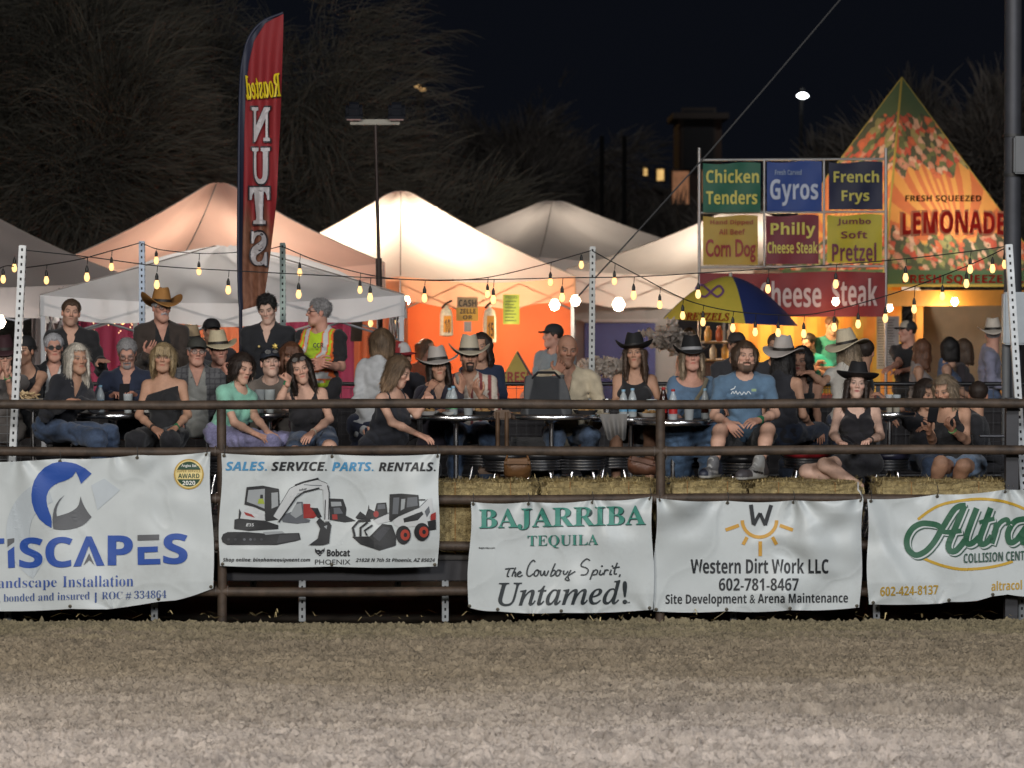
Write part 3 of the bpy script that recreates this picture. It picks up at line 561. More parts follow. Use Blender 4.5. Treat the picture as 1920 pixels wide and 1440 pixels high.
# ================================================================== tents
def canvas(name, col, tr=.45, **k): return M(name, col, .8, trans=tr, var=.05, vs=2.5, bump=.15, bs=9, **k)
STEEL = M('tent_steel', (.30, .31, .33), .4, .6, var=.15)
def tent(label, c, half, zp, ze, rotz, Y0=None, mat=None, val=.26, seed=0, legs=True, sag=.10, walls=(), panel=None, valmat=None, wr=1.):
    """c=(x,y) world centre; half=half side; canopy peak zp and eave ze"""
    r = np.random.default_rng(seed); root = thing('canopy_tent', label, 'tent', (c[0], c[1], 0), 'pop up tents behind the crowd')
    R = rot(rz=rotz)[:2, :2]; cor = [np.array(q) * half for q in ((-1, -1), (1, -1), (1, 1), (-1, 1))]
    ph = r.uniform(0, 6, 8)
    mb = MB(); vb = MB()
    for i in range(4):
        a, b = cor[i], cor[(i + 1) % 4]
        def fn(u, v):
            e = a[None] + (b - a)[None] * u[:, None]; xy = e * (1 - v)[:, None]
            pk = 1 - np.exp(-v * 14) * 0
            z = ze + (zp - ze) * v - sag * np.sin(math.pi * v) * (.5 + .5 * np.sin(math.pi * u)) - .07 * np.sin(math.pi * u) * (1 - v) ** 2
            z = z - .06 * (np.clip(v - .93, 0, 1) / .07) ** 2 
            wr_ = .012 * np.sin(u * 17 + v * 9 + ph[i]) * np.sin(math.pi * v) * np.sin(math.pi * u) + .018 * np.sin((u - .5) * 26 * (1.1 - v) + ph[i + 3]) * np.exp(-v * 5) * np.sin(math.pi * u) * np.clip(v * 7, 0, 1)
            if wr > 1: z = z + .035 * (1 - np.abs(np.sin((u * 9 + v * 4.5 + .4 * np.sin(v * 7 + i))))) * np.sin(math.pi * np.clip(v * 1.1, 0, 1)) * np.sin(math.pi * u) - .03 * np.sin(u * 5 + i) ** 2 * np.sin(math.pi * v)
            z = z + wr_ * wr
            w = xy @ R.T; return np.stack([c[0] + w[:, 0], c[1] + w[:, 1], z], -1)
        mb.grid(fn, 48, 34)
        def fv(u, v):
            e = a[None] + (b - a)[None] * u[:, None]; n = (a + b) / np.linalg.norm(a + b)
            off = (.004 + .02 * v * np.sin(u * 21 + ph[i]) ** 2)[:, None] * n[None]; w = (e + off) @ R.T
            z = ze - .07 * np.sin(math.pi * u) - v * (val - .03 * np.sin(u * 9 + ph[i + 2]) ** 2)
            return np.stack([c[0] + w[:, 0], c[1] + w[:, 1], z], -1)
        vb.grid(fv, 40, 4)
    mb.build('canopy', mat, root); vb.build('valance', valmat or mat, root)
    for q in cor:
        w = R @ q * .985
        if legs: MB().rbox((c[0] + w[0], c[1] + w[1], (ze - .02) / 2), (.04, .04, ze - .02), .004).build('leg', STEEL, root, smooth=False)
    sm_ = MB()
    for q in cor:
        v_ = np.linspace(0, 1, 14); w = R @ q; sm_.tube([(c[0] + w[0] * (1 - v), c[1] + w[1] * (1 - v), ze + (zp - ze) * v - sag * .5 * math.sin(math.pi * v) + .004 - .06 * (max(v - .93, 0) / .07) ** 2) for v in v_], .006, 5)
    sm_.build('seam', M('seam_grey', (.34, .30, .27), .8), root)
    t = MB()
    for i in range(4):
        a, b = R @ cor[i] * .97, R @ cor[(i + 1) % 4] * .97
        for k in range(3):
            p = a + (b - a) * k / 3; q = a + (b - a) * (k + 1) / 3
            t.tube([(c[0] + p[0], c[1] + p[1], ze - .08), (c[0] + q[0], c[1] + q[1], ze - .38)], .011, 6); t.tube([(c[0] + p[0], c[1] + p[1], ze - .38), (c[0] + q[0], c[1] + q[1], ze - .08)], .011, 6)
    t.build('truss', STEEL, root)
    for i, m, zb in walls:
        a, b = cor[i], cor[(i + 1) % 4]
        def fw(u, v):
            e = (a[None] + (b - a)[None] * u[:, None]) * .975; w = e @ R.T; n = R @ ((a + b) / np.linalg.norm(a + b))
            d = .03 * np.sin(u * 23 + ph[0]) * np.sin(v * 2 + .4) + .02 * np.sin(u * 9 + v * 5)
            return np.stack([c[0] + w[:, 0] + d * n[0], c[1] + w[:, 1] + d * n[1], ze - .05 - v * (ze - .05 - zb)], -1)
        MB().grid(fw, 50, 14).build('sidewall', m, root)
    return root
def X_(px, Y): return (px - 960) / F * Y * 1.0007
def lampb(name, loc, power, col=(1, .72, .42), r=.05, emit=12, label='', ):
    l = bpy.data.lights.new('lamp_light', 'POINT'); l.energy = power; l.color = col; l.shadow_soft_size = r
    o = bpy.data.objects.new('lamp_light', l)
    bulb = MB().lathe(loc, [(.004, -r), (r * .6, -r * .8), (r, 0), (r * .6, r * .8), (.03, r * 1.05)], 14)
    b = bulb.build(name, M('globe_glow_%d' % emit, col, emit=emit, var=0)); tag(b, label, 'lamp')
    COL.objects.link(o); o.parent = b; o.location = (0, 0, -.12 + 0)
    return b
ORW = canvas('orange_wall', (.72, .15, .045), .42); MAG = canvas('magenta_wall', (.34, .05, .12), .4); PEACH = canvas('peach_wall', (.80, .30, .16), .5)
# brightly lit white tent
T3 = tent('glowing white tent lit from inside behind the tall lamp pole, orange walls below', (X_(752, 34.5), 34.5), 1.45, 3.42, 2.36, 47, mat=canvas('white_canvas', (.86, .84, .81), .55), val=.30, seed=1, walls=((2, ORW, 0), (3, canvas('cream_wall', (.8, .62, .45), .45), 0), (1, ORW, 0)), sag=.11, valmat=canvas('striped_valance', (.76, .42, .27), .5))
# orange tent
tent('peach orange tent with a tall peak left of the red flag', (X_(412, 31), 31.0), 1.25, 3.40, 2.50, 38, mat=canvas('orange_canvas', (.86, .66, .56), .55), val=.3, seed=2, walls=((2, PEACH, 0), (1, PEACH, 0)))
# silver tent
tent('low silver tent in front with sagging wrinkled roof', (X_(428, 26.3), 26.3), 1.53, 2.66, 2.20, 4, mat=canvas('silver_canvas', (.82, .82, .83), .42), val=.20, seed=3, sag=.0, wr=4.2)
tent('dim brown grey tent at the far left edge', (X_(-60, 29), 29.0), 1.65, 3.10, 2.32, 8, mat=canvas('brown_canvas', (.42, .37, .35), .25), val=.3, seed=4)
tent('pale grey tent farther back in the middle', (X_(1037, 42), 42.0), 1.75, 3.50, 2.62, 40, mat=canvas('pale_canvas', (.74, .69, .66), .45), val=.3, seed=5)
tent('white tent behind the food signs', (X_(1392, 36.5), 36.5), 1.55, 3.28, 2.45, 44, mat=canvas('white_canvas2', (.80, .75, .70), .5), val=.42, seed=6, sag=.14, walls=())
lampb('tent_lamp', np.array([X_(748, 34.5), 34.5, 2.50]), 230, (1, .80, .58), .05, 12, 'lamp glowing inside the bright white tent')
lampb('tent_lamp', np.array([X_(425, 31), 30.9, 2.35]), 64, (1, .74, .58), .05, 12, 'lamp inside the orange tent behind the flag')
lampb('tent_lamp', np.array([X_(420, 27.0), 26.9, 1.75]), 95, (1, .88, .76), .04, 12, 'lamp under the silver tent')
lampb('tent_lamp', np.array([X_(1037, 42), 42.0, 2.6]), 46, (1, .86, .70), .05, 12, 'lamp inside the farther pale tent')
lampb('tent_lamp', np.array([X_(1392, 36.5), 36.5, 2.35]), 120, (1, .84, .68), .05, 12, 'lamp inside the white tent behind the signs')
lampb('globe_lamp', P(1040, 572, 32.3), 40, (1, .74, .46), .06, 12, 'round glowing globe lamp before the orange wall')
lampb('globe_lamp', P(1160, 571, 33.5), 30, (1, .82, .60), .075, 12, 'largest round globe lamp in front of the grey trailer')
lampb('globe_lamp', P(1079, 564, 33.5), 8, (1, .80, .55), .06, 12, 'small globe lamp at the right corner of the bright tent')
lampb('clip_lamp', P(762, 564, 31.7), 14, (1, .80, .55), .045, 12, 'small clip lamp at the left edge of the orange wall')
lampb('work_lamp', P(-1, 604, 27), 8, (.95, .97, 1), .06, 12, 'white work lamp at the left picture edge')
tag(MB().grid(lambda u, v: np.stack([X_(1128, 38) + u * .01 + (u * 0) + (X_(1245, 38) - X_(1085, 38)) * (u - .5), 38 + 0 * u, v * 2.1 + .0], -1), 2, 2).rbox((X_(1160, 38.6), 38.7, 1.2), (1.5, 1.2, 2.4), .05).build('trailer', M('trailer_grey', (.20, .20, .21), .6, var=.1)), 'grey trailer with a blue panel behind the bald man', 'trailer')
tr = [o for o in COL.objects if o.name.startswith('trailer')][0]
MB().rbox((X_(1162, 37.9), 37.93, 1.15), (.92, .03, 1.22), .01).build('panel', M('blue_panel', (.022, .032, .14), .5), tr); MB().rbox((X_(1162, 37.9), 37.92, 1.79), (1.0, .05, .04), .01).build('trim', M('trim_grey', (.25, .25, .27), .5), tr)
# hanging stall goods on the orange wall
def sheet(name, label, cat, box, Y, col, texts=(), th=.006, tilt=0., group=None, mat=None):
    x0, y0, x1, y1 = box; n = 10
    def surf(px, py, lift=0.):
        px = np.asarray(px, float); py = np.asarray(py, float); return PV(px, py, Y - lift * 2 - .012 * np.sin((px - x0) / (x1 - x0) * 5 + Y) * np.clip((py - y0) / (y1 - y0), 0, 1))
    def fr(u, v): return surf(x0 + (x1 - x0) * u + tilt * v, y0 + (y1 - y0) * v)
    def bk(u, v): return surf(x0 + (x1 - x0) * (1 - u) + tilt * v, y0 + (y1 - y0) * v) + np.array([0, th, 0])
    mb = MB().grid(fr, n, n).grid(bk, n, n)
    o = mb.build(name, mat or M('sheet_%s_%.2f' % (name, sum(col)), col, .6, var=.08)); tag(o, label, cat, group)
    if texts:
        p = Print(surf)
        for t in texts: p.text(*t)
        p.build('lettering', o)
    return o
BKK = (.02, .02, .02)
sheet('card_sign', 'worn cardboard CASH sign over the orange wall', 'sign', (857, 557, 896, 582), 32.6, (.30, .22, .12), [('CASH', (860, 562, 893, 575), BKK, 'sans')])
sheet('card_sign', 'yellow ZELLE sign under the CASH card', 'sign', (855, 577, 897, 602), 32.5, (.55, .33, .05), [('ZELLE', (862, 579, 892, 588), BKK, 'sans'), ('OR', (868, 591, 886, 599), BKK, 'sans')])
sheet('code_card', 'small grey card hanging below the yellow sign', 'card', (870, 603, 884, 622), 32.5, (.32, .31, .30))
sheet('paper_sign', 'lime green price sheet with rows of writing', 'sign', (943, 552, 974, 608), 32.6, (.30, .38, .05), [('PRICES', (948, 555, 970, 560), (.08, .12, .03), 'sans')])
pp = [o for o in COL.objects if o.name.startswith('paper_sign')][0]; q = Print(lambda px, py, l=0: PV(px, py, 32.6 - .02 - l))
for yy in range(565, 604, 6): q.line([(947, yy), (970 - (yy % 4) * 2, yy)], 2.0, (.08, .13, .03))
q.build('writing', pp)
for px, yb, t, lab in ((837, 631, '10', 'bag of popcorn marked 10 hanging over the orange wall'), (918, 644, '15', 'taller popcorn bag marked 15 hanging over the orange wall')):
    y0 = 574; root = thing('popcorn_bag', lab, 'popcorn bag', P(px, yb, 32.4), 'popcorn bags on the stall')
    c0, c1 = P(px, y0, 32.4), P(px, yb, 32.4); H = c0[2] - c1[2]
    mb = MB().lathe(c1, [(.02, 0), (.075, .012), (.073, H * .35), (.070, H * .7), (.055, H * .88), (.015, H * .97), (.03, H * 1.02)], 16, sy=.7)
    mb.build('bag', M('popcorn', (.72, .66, .50), .5, var=.3, vs=40, bump=1, bs=60), root)
    q = Print(lambda px_, py_, l=0: PV(px_, py_, 32.4 - .058 - l)); q.poly([(px - 5, y0 + 18), (px + 9, y0 + 18), (px + 9, yb - 8), (px - 6, yb - 8)], (.75, .32, .02)); q.text(t, (px - 3, (y0 + yb) / 2 - 4, px + 7, (y0 + yb) / 2 + 22), (.05, .02, .01), 'sans', lift=1); q.build('label_print', root)
    MB().tube([c0 + [-.05, 0, -.02], c0 + [0, -.02, .03], c0 + [.06, 0, .06]], .012, 6).build('clip', SOCK, root)
tri = MB(); yT = 30.5; A = [P(970, 657, yT), P(1004, 720, yT), P(936, 720, yT)]
tri.add(np.array(A + [a + [0, .03, 0] for a in A]), [(0, 2, 1), (3, 4, 5), (0, 1, 4, 3), (1, 2, 5, 4), (2, 0, 3, 5)])
t_ = tri.build('triangle_sign', M('tri_yellow', (.42, .33, .06), .6, var=.15), smooth=False); tag(t_, 'yellow triangular FRESH sign standing before the orange wall', 'sign')
q = Print(lambda px, py, l=0: PV(px, py, yT - .004 - l)); q.text('FRESH', (940, 697, 1000, 717), (.30, .03, .02), 'sans', .01); q.line([(970, 660), (1006, 722)], 4, (.03, .03, .03)); q.build('lettering', t_)
sheet('price_board', 'small dark price board hung under the silver tent', 'sign', (659, 601, 680, 640), 26.0, (.16, .12, .09), tilt=-2)
def backdrop(label, pa, pb, Y, z1, mat, cat='backdrop cloth', name='backdrop_cloth'):
    a, b = X_(pa, Y), X_(pb, Y)
    o = MB().grid(lambda u, v: np.stack([a + (b - a) * u, Y + .04 * np.sin(u * 19 + Y) * (.3 + v) + .02 * np.sin(u * 43 + v * 4), z1 * (1 - v) + .02 + .03 * np.sin(u * 7) * (1 - v)], -1), 60, 14).build(name, mat); tag(o, label, cat)
backdrop('deep magenta cloth with tiny lights behind the standing young man', 148, 338, 28.6, 2.02, MAG); backdrop('magenta cloth behind the deputy and the safety vest man', 458, 664, 28.6, 2.0, MAG); backdrop('peach cloth lit from behind left of the orange wall', 655, 765, 29.4, 2.08, PEACH); backdrop('peach cloth between the two magenta cloths', 325, 470, 29.2, 2.05, PEACH)
backdrop('dim grey cloth at the far left behind the glasses woman', 60, 152, 29.0, 2.0, canvas('grey_wall', (.30, .29, .30), .3))
r = np.random.default_rng(4); fl_ = thing('fairy_lights', 'scatter of tiny warm fairy lights on the magenta cloth', 'fairy lights', P(240, 620, 28.4)); mb = MB(); cb = MB(); pts = []
for i in range(46):
    px, py = r.uniform(165, 330), 590 + abs(r.normal(0, 16)); c = P(px, py, 28.45); pts.append(c); mb.lathe(c, [(.001, -.007), (.007, 0), (.001, .007)], 6)
mb.build('light_points', M('fairy_glow', (1, .55, .30), emit=2.2, var=0), fl_); cb.tube(sorted(pts, key=lambda p: p[0]), .0015, 4); cb.build('cable', WIRE, fl_)
# ================================================================== feather flag
fl = thing('feather_flag', 'tall red feather flag reading Roasted NUTS in mirror writing', 'flag', P(452, 900, 23.4))
R_ = np.array([(531.6, 24), (531, 60), (529, 130), (526, 220), (522, 300), (518.8, 371), (514, 420), (509.3, 457), (503, 510), (496, 556), (488, 572)], float)
L_ = np.array([(531, 24), (492, 41), (468, 69), (457.6, 103), (452, 142), (449, 224), (447.6, 345), (447, 430), (447, 474), (448, 545), (451, 582)], float)
YF = 23.4
def Fy(px, py): return YF - .02 * np.sin(px * .22 + 1) * np.clip((py - 30) / 200, 0, 1) - .010 * np.sin(px * .2 + py * .02 + 2)
def fsurf(px, py, l=0.):
    px = np.asarray(px, float); py = np.asarray(py, float); return PV(px, py, Fy(px, py) - l * 5)
tq = np.linspace(0, 1, 11)
def ffn(u, v):
    lx, ly = np.interp(v, tq, L_[:, 0]), np.interp(v, tq, L_[:, 1]); rx, ry = np.interp(v, tq, R_[:, 0]), np.interp(v, tq, R_[:, 1]); return lx + (rx - lx) * u, ly + (ry - ly) * u
def fcol(u, v):
    px, py = ffn(u, v); red = np.array([.30, .022, .028]); nz = np.sin(px * .55 + 2.2 * np.sin(py * .11)) * np.sin(py * .17 + 1.7 * np.sin(px * .3)) * .5 + .5
    nut = np.array([.17, .065, .035]) + nz[:, None] * np.array([.13, .07, .045]); t = np.clip((py - 380 - 25 * np.sin(px * .2)) / 60, 0, 1)[:, None]
    return red * (1 - t) + nut * t
FLM = VC('flag_cloth', rough=.7, var=.06, trans=.25)
MB().grid(lambda u, v: fsurf(*ffn(u, v)), 26, 90, 0, fcol).build('cloth', FLM, fl)
MB().tube([P(a, b, YF - .005) for a, b in crv([tuple(x) for x in L_])] , [.012] * len(crv([tuple(x) for x in L_])), 8).tube([P(451, 575, YF), P(453, 900, YF)], .014, 8).build('pole', M('navy_sleeve', (.014, .018, .04), .6), fl)
MB().grid(lambda u, v: fsurf(*[a + b for a, b in zip(ffn(u * .13, v), (0, 0))], .002), 4, 90).build('sleeve', M('navy_sleeve'), fl)
q = Print(fsurf)
q.text('Roasted', (459, 142, 528, 190), (.03, .02, .02), 'bital', .03, mirror=True, slope=-.1); q.text('Roasted', (460, 141, 527, 188), sl((215, 190, 30)), 'bital', .015, mirror=True, slope=-.1, lift=1)
for ch, b in (('N', (472, 201, 506, 266)), ('U', (473, 277, 506, 345)), ('T', (468, 351, 505, 420)), ('S', (470, 434, 500, 498))):
    q.text(ch, (b[0] - 3, b[1] - 3, b[2] + 3, b[3] + 3), (.03, .025, .03), 'serif', .03, mirror=True); q.text(ch, b, (.50, .47, .48), 'serif', .022, mirror=True, lift=1)
q.build('lettering', fl)
# ================================================================== twin floodlight pole
lp = thing('light_pole', 'tall dark pole with two switched off floodlights on a crossbar', 'light pole', P(712, 900, 26.5))
Yp = 26.5
MB().tube([P(704, 232, Yp), P(708, 400, Yp), P(710, 487, Yp)], .017, 10).tube([P(710, 484, Yp), P(711.5, 560, Yp), P(716, 1000, Yp)], .028, 12).build('pole', M('brown_steel', (.05, .035, .03), .5, .4, var=.2), lp)
MB().rbox((P(703, 229, Yp)), (.45, .05, .05), .006).build('crossbar', M('zinc_bar', (.20, .19, .16), .5, .4, var=.2), lp)
for px in (664, 744):
    c = P(px, 206, Yp); h = MB().rbox(c, (.15, .12, .13), .03, rot(28)).rbox(c + [0, -.02, -.055], (.16, .15, .03), .01, rot(20)); h.build('floodlight_head', M('head_black', (.012, .014, .02), .5), lp)
    MB().rbox(c + [0, -.03, -.075], (.13, .12, .012), .004, rot(20)).build('lens', M('lens_pink', (.45, .30, .28), .3), lp); MB().tube([c + [0, 0, -.06], P(px, 226, Yp)], .012, 6).build('bracket', M('head_black'), lp)
# guy wires
tag(MB().tube([P(1590, -18, 27), P(1440, 158, 27), P(1330, 285, 27), P(1190, 440, 27), P(1080, 560, 27)], .008, 6).build('guy_wire', M('grey_cable', (.06, .06, .062), .7)), 'long slanting cable crossing the dark sky over the food signs', 'cable')
# right hand utility pole with boxes
up = thing('utility_pole', 'thick dark utility pole with strapped boxes at the right edge', 'pole', P(1902, 900, 23.6))
MB().tube([P(1902, 1000, 23.6), P(1898, 430, 23.6), P(1900, -40, 23.6)], [.075, .07, .068], 18).build('pole', M('pole_grey', (.06, .062, .072), .55, .3, var=.2), up)
for y in (254, 328): MB().lathe(P(1899, y, 23.6), [(.074, -.012), (.082, -.012), (.082, .012), (.074, .012)], 20).build('strap', M('strap', (.03, .03, .03), .5), up)
MB().rbox(P(1914, 291, 23.5), (.13, .12, .30), .012).build('junction_box', M('box_grey', (.13, .135, .14), .5), up); MB().rbox(P(1903, 597, 23.4), (.20, .12, .42), .015).build('meter_box', M('box_pale', (.40, .44, .47), .45), up); MB().tube([P(1886, 645, 23.45), P(1886, 900, 23.45)], .035, 10).build('conduit', M('box_grey'), up)
# ================================================================== menu signs
YS = 31.0; ms = thing('menu_sign_frame', 'pipe frame holding six coloured food panels over a red banner', 'sign', P(1486, 900, YS))
PIPE = M('frame_pipe', (.42, .41, .40), .4, .5, var=.2)
for px, ya, yb in ((1311, 277, 900), (1661, 277, 900)): MB().tube([P(px, yb, YS), P(px, ya, YS)], .017, 8).build('pole', PIPE, ms)
for px in (1433, 1545): MB().tube([P(px, 300, YS), P(px, 500, YS)], .012, 8).build('upright', PIPE, ms)
for y in (300, 399, 501): MB().tube([P(1309, y, YS + .03), P(1664, y - 2, YS + .03)], .013, 8).build('crossbar', PIPE, ms)
YEL = sl((205, 196, 92))
panels = [((1318, 306, 1426, 398), sl((12, 92, 70)), [('Chicken', (1324, 318, 1423, 343), YEL, 'sans'), ('Tenders', (1324, 357, 1420, 383), YEL, 'sans')]),
          ((1438, 303, 1541, 396), sl((22, 62, 140)), [('Fresh Carved', (1453, 318, 1503, 328), (.25, .33, .5), 'sans'), ('Gyros', (1444, 336, 1534, 386), sl((185, 195, 215)), 'sans')]),
          ((1554, 304, 1655, 393), sl((16, 24, 62)), [('French', (1563, 320, 1648, 342), YEL, 'sans'), ('Frys', (1578, 357, 1630, 383), YEL, 'sans')]),
          ((1318, 405, 1421, 497), sl((176, 150, 62)), [('Hand Dipped', (1332, 412, 1412, 423), sl((150, 70, 40)), 'sans'), ('All Beef', (1348, 429, 1397, 440), sl((150, 70, 40)), 'sans'), ('Corn Dog', (1323, 448, 1417, 492), sl((140, 40, 36)), 'light')]),
          ((1436, 404, 1535, 495), sl((110, 30, 48)), [('Philly', (1445, 417, 1529, 447), YEL, 'sans'), ('Cheese Steak', (1439, 453, 1533, 475), YEL, 'sans')]),
          ((1551, 403, 1654, 493), sl((186, 178, 48)), [('Jumbo', (1570, 409, 1633, 423), sl((110, 40, 50)), 'sans'), ('Soft', (1577, 433, 1626, 447), sl((110, 40, 50)), 'sans'), ('Pretzel', (1560, 455, 1643, 490), sl((100, 30, 60)), 'sans')]),
          ((1312, 511, 1660, 594), sl((120, 26, 30)), [('Cheese', (1425, 527, 1540, 576), sl((180, 170, 172)), 'sans'), ('Steak', (1560, 522, 1645, 574), sl((180, 170, 172)), 'sans')])]
for bx, colr, tx in panels:
    x0, y0, x1, y1 = bx
    def sf(px, py, lift=0., x0=x0, y0=y0, x1=x1, y1=y1):
        px = np.asarray(px, float); py = np.asarray(py, float); return PV(px, py, YS - .02 - lift * 4 - .012 * np.sin((px - x0) * .09) * np.sin((py - y0) * .05 + x0))
    pn = MB().grid(lambda u, v: sf(x0 + (x1 - x0) * u, y0 + (y1 - y0) * v + 2 * np.sin(u * 3.14 * 2) * (1 - v)), 24, 20).build('panel', M('panel_%d_%d' % (x0, y0), colr, .55, var=.06, trans=.12), ms)
    q = Print(sf)
    for t in tx: q.text(t[0], t[1], t[2], t[3], .022 if t[3] == 'light' else .003)
    q.build('lettering', pn)
lampb('sign_lamp', P(1567, 566, 30.6), 5, (1, .45, .25), .04, 12, 'small lamp burning in front of the red Cheese Steak banner')
# ================================================================== pyramid lemonade stand
YL = 35.0; lx = X_(1686, YL); ls = thing('lemonade_stand', 'tall pyramid roofed lemonade stand printed with fruit and sunburst', 'food stand', (lx, YL, 0))
hd = 1.86; ap = P(1691, 143, YL); zb = 2.24; ang = [180, 257, 357, 90]
cor = [np.array([lx + hd * math.cos(math.radians(a)), YL + hd * math.sin(math.radians(a)) * .95, zb]) for a in ang]
fr = np.random.default_rng(5); seeds = fr.uniform(0, 1, (1700, 2)) * [2.9, 3.0]; styp = fr.choice(8, 1700); srad = fr.uniform(.036, .066, 1700)
FC = np.array([sl((215, 110, 60)), sl((210, 150, 120)), sl((70, 82, 50)), sl((200, 80, 50)), sl((160, 160, 96)), sl((60, 74, 44)), sl((226, 190, 160)), sl((96, 116, 60))])
def pyr_col(a, b):
    def fn(u, v):
        w = np.linalg.norm(b - a); x = u * w * 1.0; xx = (u - .5) * w * (1 - v) + w / 2; y = v * 2.75
        d = np.sqrt((xx[:, None] - seeds[None, :, 0]) ** 2 + (y[:, None] - seeds[None, :, 1]) ** 2); dd = d / srad[None]; k = np.argmin(dd, 1); m = dd[np.arange(len(k)), k]
        fruit = FC[styp[k]] * np.where(m < .62, 1.15, np.where(m < .8, .9, 1.0))[:, None]; fruit = np.where((m > 1.22)[:, None], np.array(sl((68, 82, 44))), fruit)
        an = np.arctan2(y - .62, (u - .52) * w * 1.1); ray = (np.sin(an * 22) > 0)[:, None]
        bg = np.where(ray, np.array(sl((238, 172, 76))), np.array(sl((218, 120, 54))))
        t = bg
        jit = .07 * np.sin(xx * 9) + .05 * np.sin(xx * 23)
        t = np.where(((y + jit > 1.53))[:, None], fruit, t); t = np.where((y > 2.25 + .03 * np.sin(xx * 30))[:, None], np.array(sl((70, 104, 58))), t)
        t = np.where(((y + jit < .68))[:, None], fruit, t); t = np.where((y < .23)[:, None], np.array(sl((58, 104, 58))), t); t = np.where((y < .03)[:, None], np.array(sl((190, 170, 60))), t)
        e = np.minimum(u, 1 - u) * w * (1 - v); t = np.where((e < .018)[:, None], np.array(sl((186, 168, 60))), t)
        return np.clip(t * .92 + .07, 0, .85)
    return fn
PYM = VC('pyramid_canvas', rough=.6, var=.05, trans=.42)
for i in range(4):
    a, b = cor[i], cor[(i + 1) % 4]
    MB().grid(lambda u, v: (a[None] + (b - a)[None] * u[:, None]) * (1 - v)[:, None] + ap[None] * v[:, None] - np.array([0, 0, .05])[None] * (np.sin(math.pi * v) * np.sin(math.pi * u))[:, None], 170, 190, 0, pyr_col(a, b)).build('roof_panel', PYM, ls)
a, b = cor[1], cor[2]
nrm = np.cross(b - a, ap - a); nrm /= np.linalg.norm(nrm); nrm *= -1 if nrm[1] > 0 else 1
def pyr_surf(px, py, l=0.):
    px = np.atleast_1d(np.asarray(px, float)); py = np.atleast_1d(np.asarray(py, float)); o = np.array([0, 0, CH]); d = PV(px, py, 30.) - o
    k = ((a - o) @ nrm) / (d @ nrm); return o + d * k[:, None] + nrm * (.03 + l * 2)
q = Print(pyr_surf)
q.text('FRESH SQUEEZED', (1693, 369, 1836, 383), sl((60, 46, 30)), 'sans', .01, slope=-.0)
q.text('LEMONADE', (1683, 399, 1884, 448), (.72, .40, .28), 'sans', .035, arc=4); q.text('LEMONADE', (1688, 403, 1880, 444), (.72, .05, .04), 'sans', .008, lift=1, arc=4)
q.text('FRESH SQUEEZED L', (1688, 518, 1915, 537), sl((190, 40, 36)), 'sans', .01, lift=1)
q.build('lettering', ls, VC('banner_ink', rough=.6, var=.05, trans=.35))
def wallp(pts, z0, z1, name, mat):
    mb = MB()
    for (xa, ya), (xb, yb) in zip(pts[:-1], pts[1:]): mb.box(((xa + xb) / 2, (ya + yb) / 2, (z0 + z1) / 2), (math.hypot(xb - xa, yb - ya), .05, z1 - z0), rot(rz=math.degrees(math.atan2(yb - ya, xb - xa))))
    return mb.build(name, mat, ls, smooth=False)
yo = M('booth_orange', (.62, .30, .07), .6, var=.12)
wallp([(cor[1][0] * 1 + .05, cor[1][1] + .1), (cor[2][0], cor[2][1] - .05)], 2.02, 2.2, 'fascia', yo)
wallp([(X_(1725, 36.4), 36.4), (X_(1885, 36.4), 36.4)], 0, 2.2, 'back_wall', M('booth_tan', (.20, .15, .10), .7)); wallp([(X_(1715, 34), 34), (X_(1728, 36.4), 36.4)], 0, 2.2, 'side_wall', M('booth_cream', (.5, .40, .24), .7))
for px in (1722, 1896): MB().rbox((X_(px, 33.9), 33.9, 1.1), (.09, .09, 2.2), .01).build('corner_post', yo, ls)
MB().rbox((X_(1800, 33.9), 33.95, .55), (1.0, .06, 1.1), .01).build('counter', yo, ls)
lampb('booth_lamp', np.array([lx + .1, YL, 2.75]), 72, (1, .90, .76), .05, 12, 'lamp inside the pyramid roof of the lemonade stand')
lampb('booth_lamp', P(1790, 566, 33.7), 26, (1, .66, .30), .045, 12, 'lamp under the front edge of the lemonade stand')
lampb('booth_lamp', P(1668, 578, 32.6), 8, (1, .70, .35), .04, 12, 'lamp at the left post of the lemonade stand')
# fried food booth under the red banner
fb = thing('food_booth', 'yellow lined food booth glowing beneath the red banner', 'food stand', (X_(1500, 33.6), 33.6, 0))
def yw(u, v):
    t = np.where((np.sin((u - .4) * 46 + (v - .5) * 6) > .1)[:, None], np.array([.78, .46, .06]), np.array([.80, .28, .03])); return t
MB().grid(lambda u, v: np.stack([X_(1375, 33.8) + (X_(1690, 33.8) - X_(1375, 33.8)) * u, 33.8 + .02 * np.sin(u * 9), 2.3 - 2.3 * v], -1), 160, 8, 0, yw).build('back_wall', VC('yellow_wall', rough=.6), fb)
MB().rbox((X_(1345, 33), 33, .7), (.55, .5, 1.4), .02).build('cabinet', M('cab_brown', (.10, .05, .03), .5), fb)
for z in (1.42, 1.62, 1.9): MB().rbox((X_(1345, 33), 33, z), (.56, .4, .02), .004).build('shelf', M('shelf_wood', (.34, .20, .07), .5), fb)
MB().rbox((X_(1520, 32.9), 32.9, 1.0), (1.6, .5, .08), .01).build('counter', M('counter_red', (.22, .03, .02), .4), fb)
for i, px in enumerate((1326, 1336, 1347, 1358, 1368)):
    tag(MB().lathe((X_(px, 33), 32.9, 1.432 if i % 2 else 1.634), [(.03, 0), (.04, .02), (.04, .11), (.02, .14), (.02, .17)], 10).build('sauce_jar', M('jar_%d' % (i % 3), ((.6, .35, .1), (.55, .5, .4), (.5, .12, .05))[i % 3], .3)), 'small sauce jar on the lit booth shelf, number %s from the left' % ('first', 'second', 'third', 'fourth', 'fifth')[i], 'jar', 'sauce jars on the booth shelf')
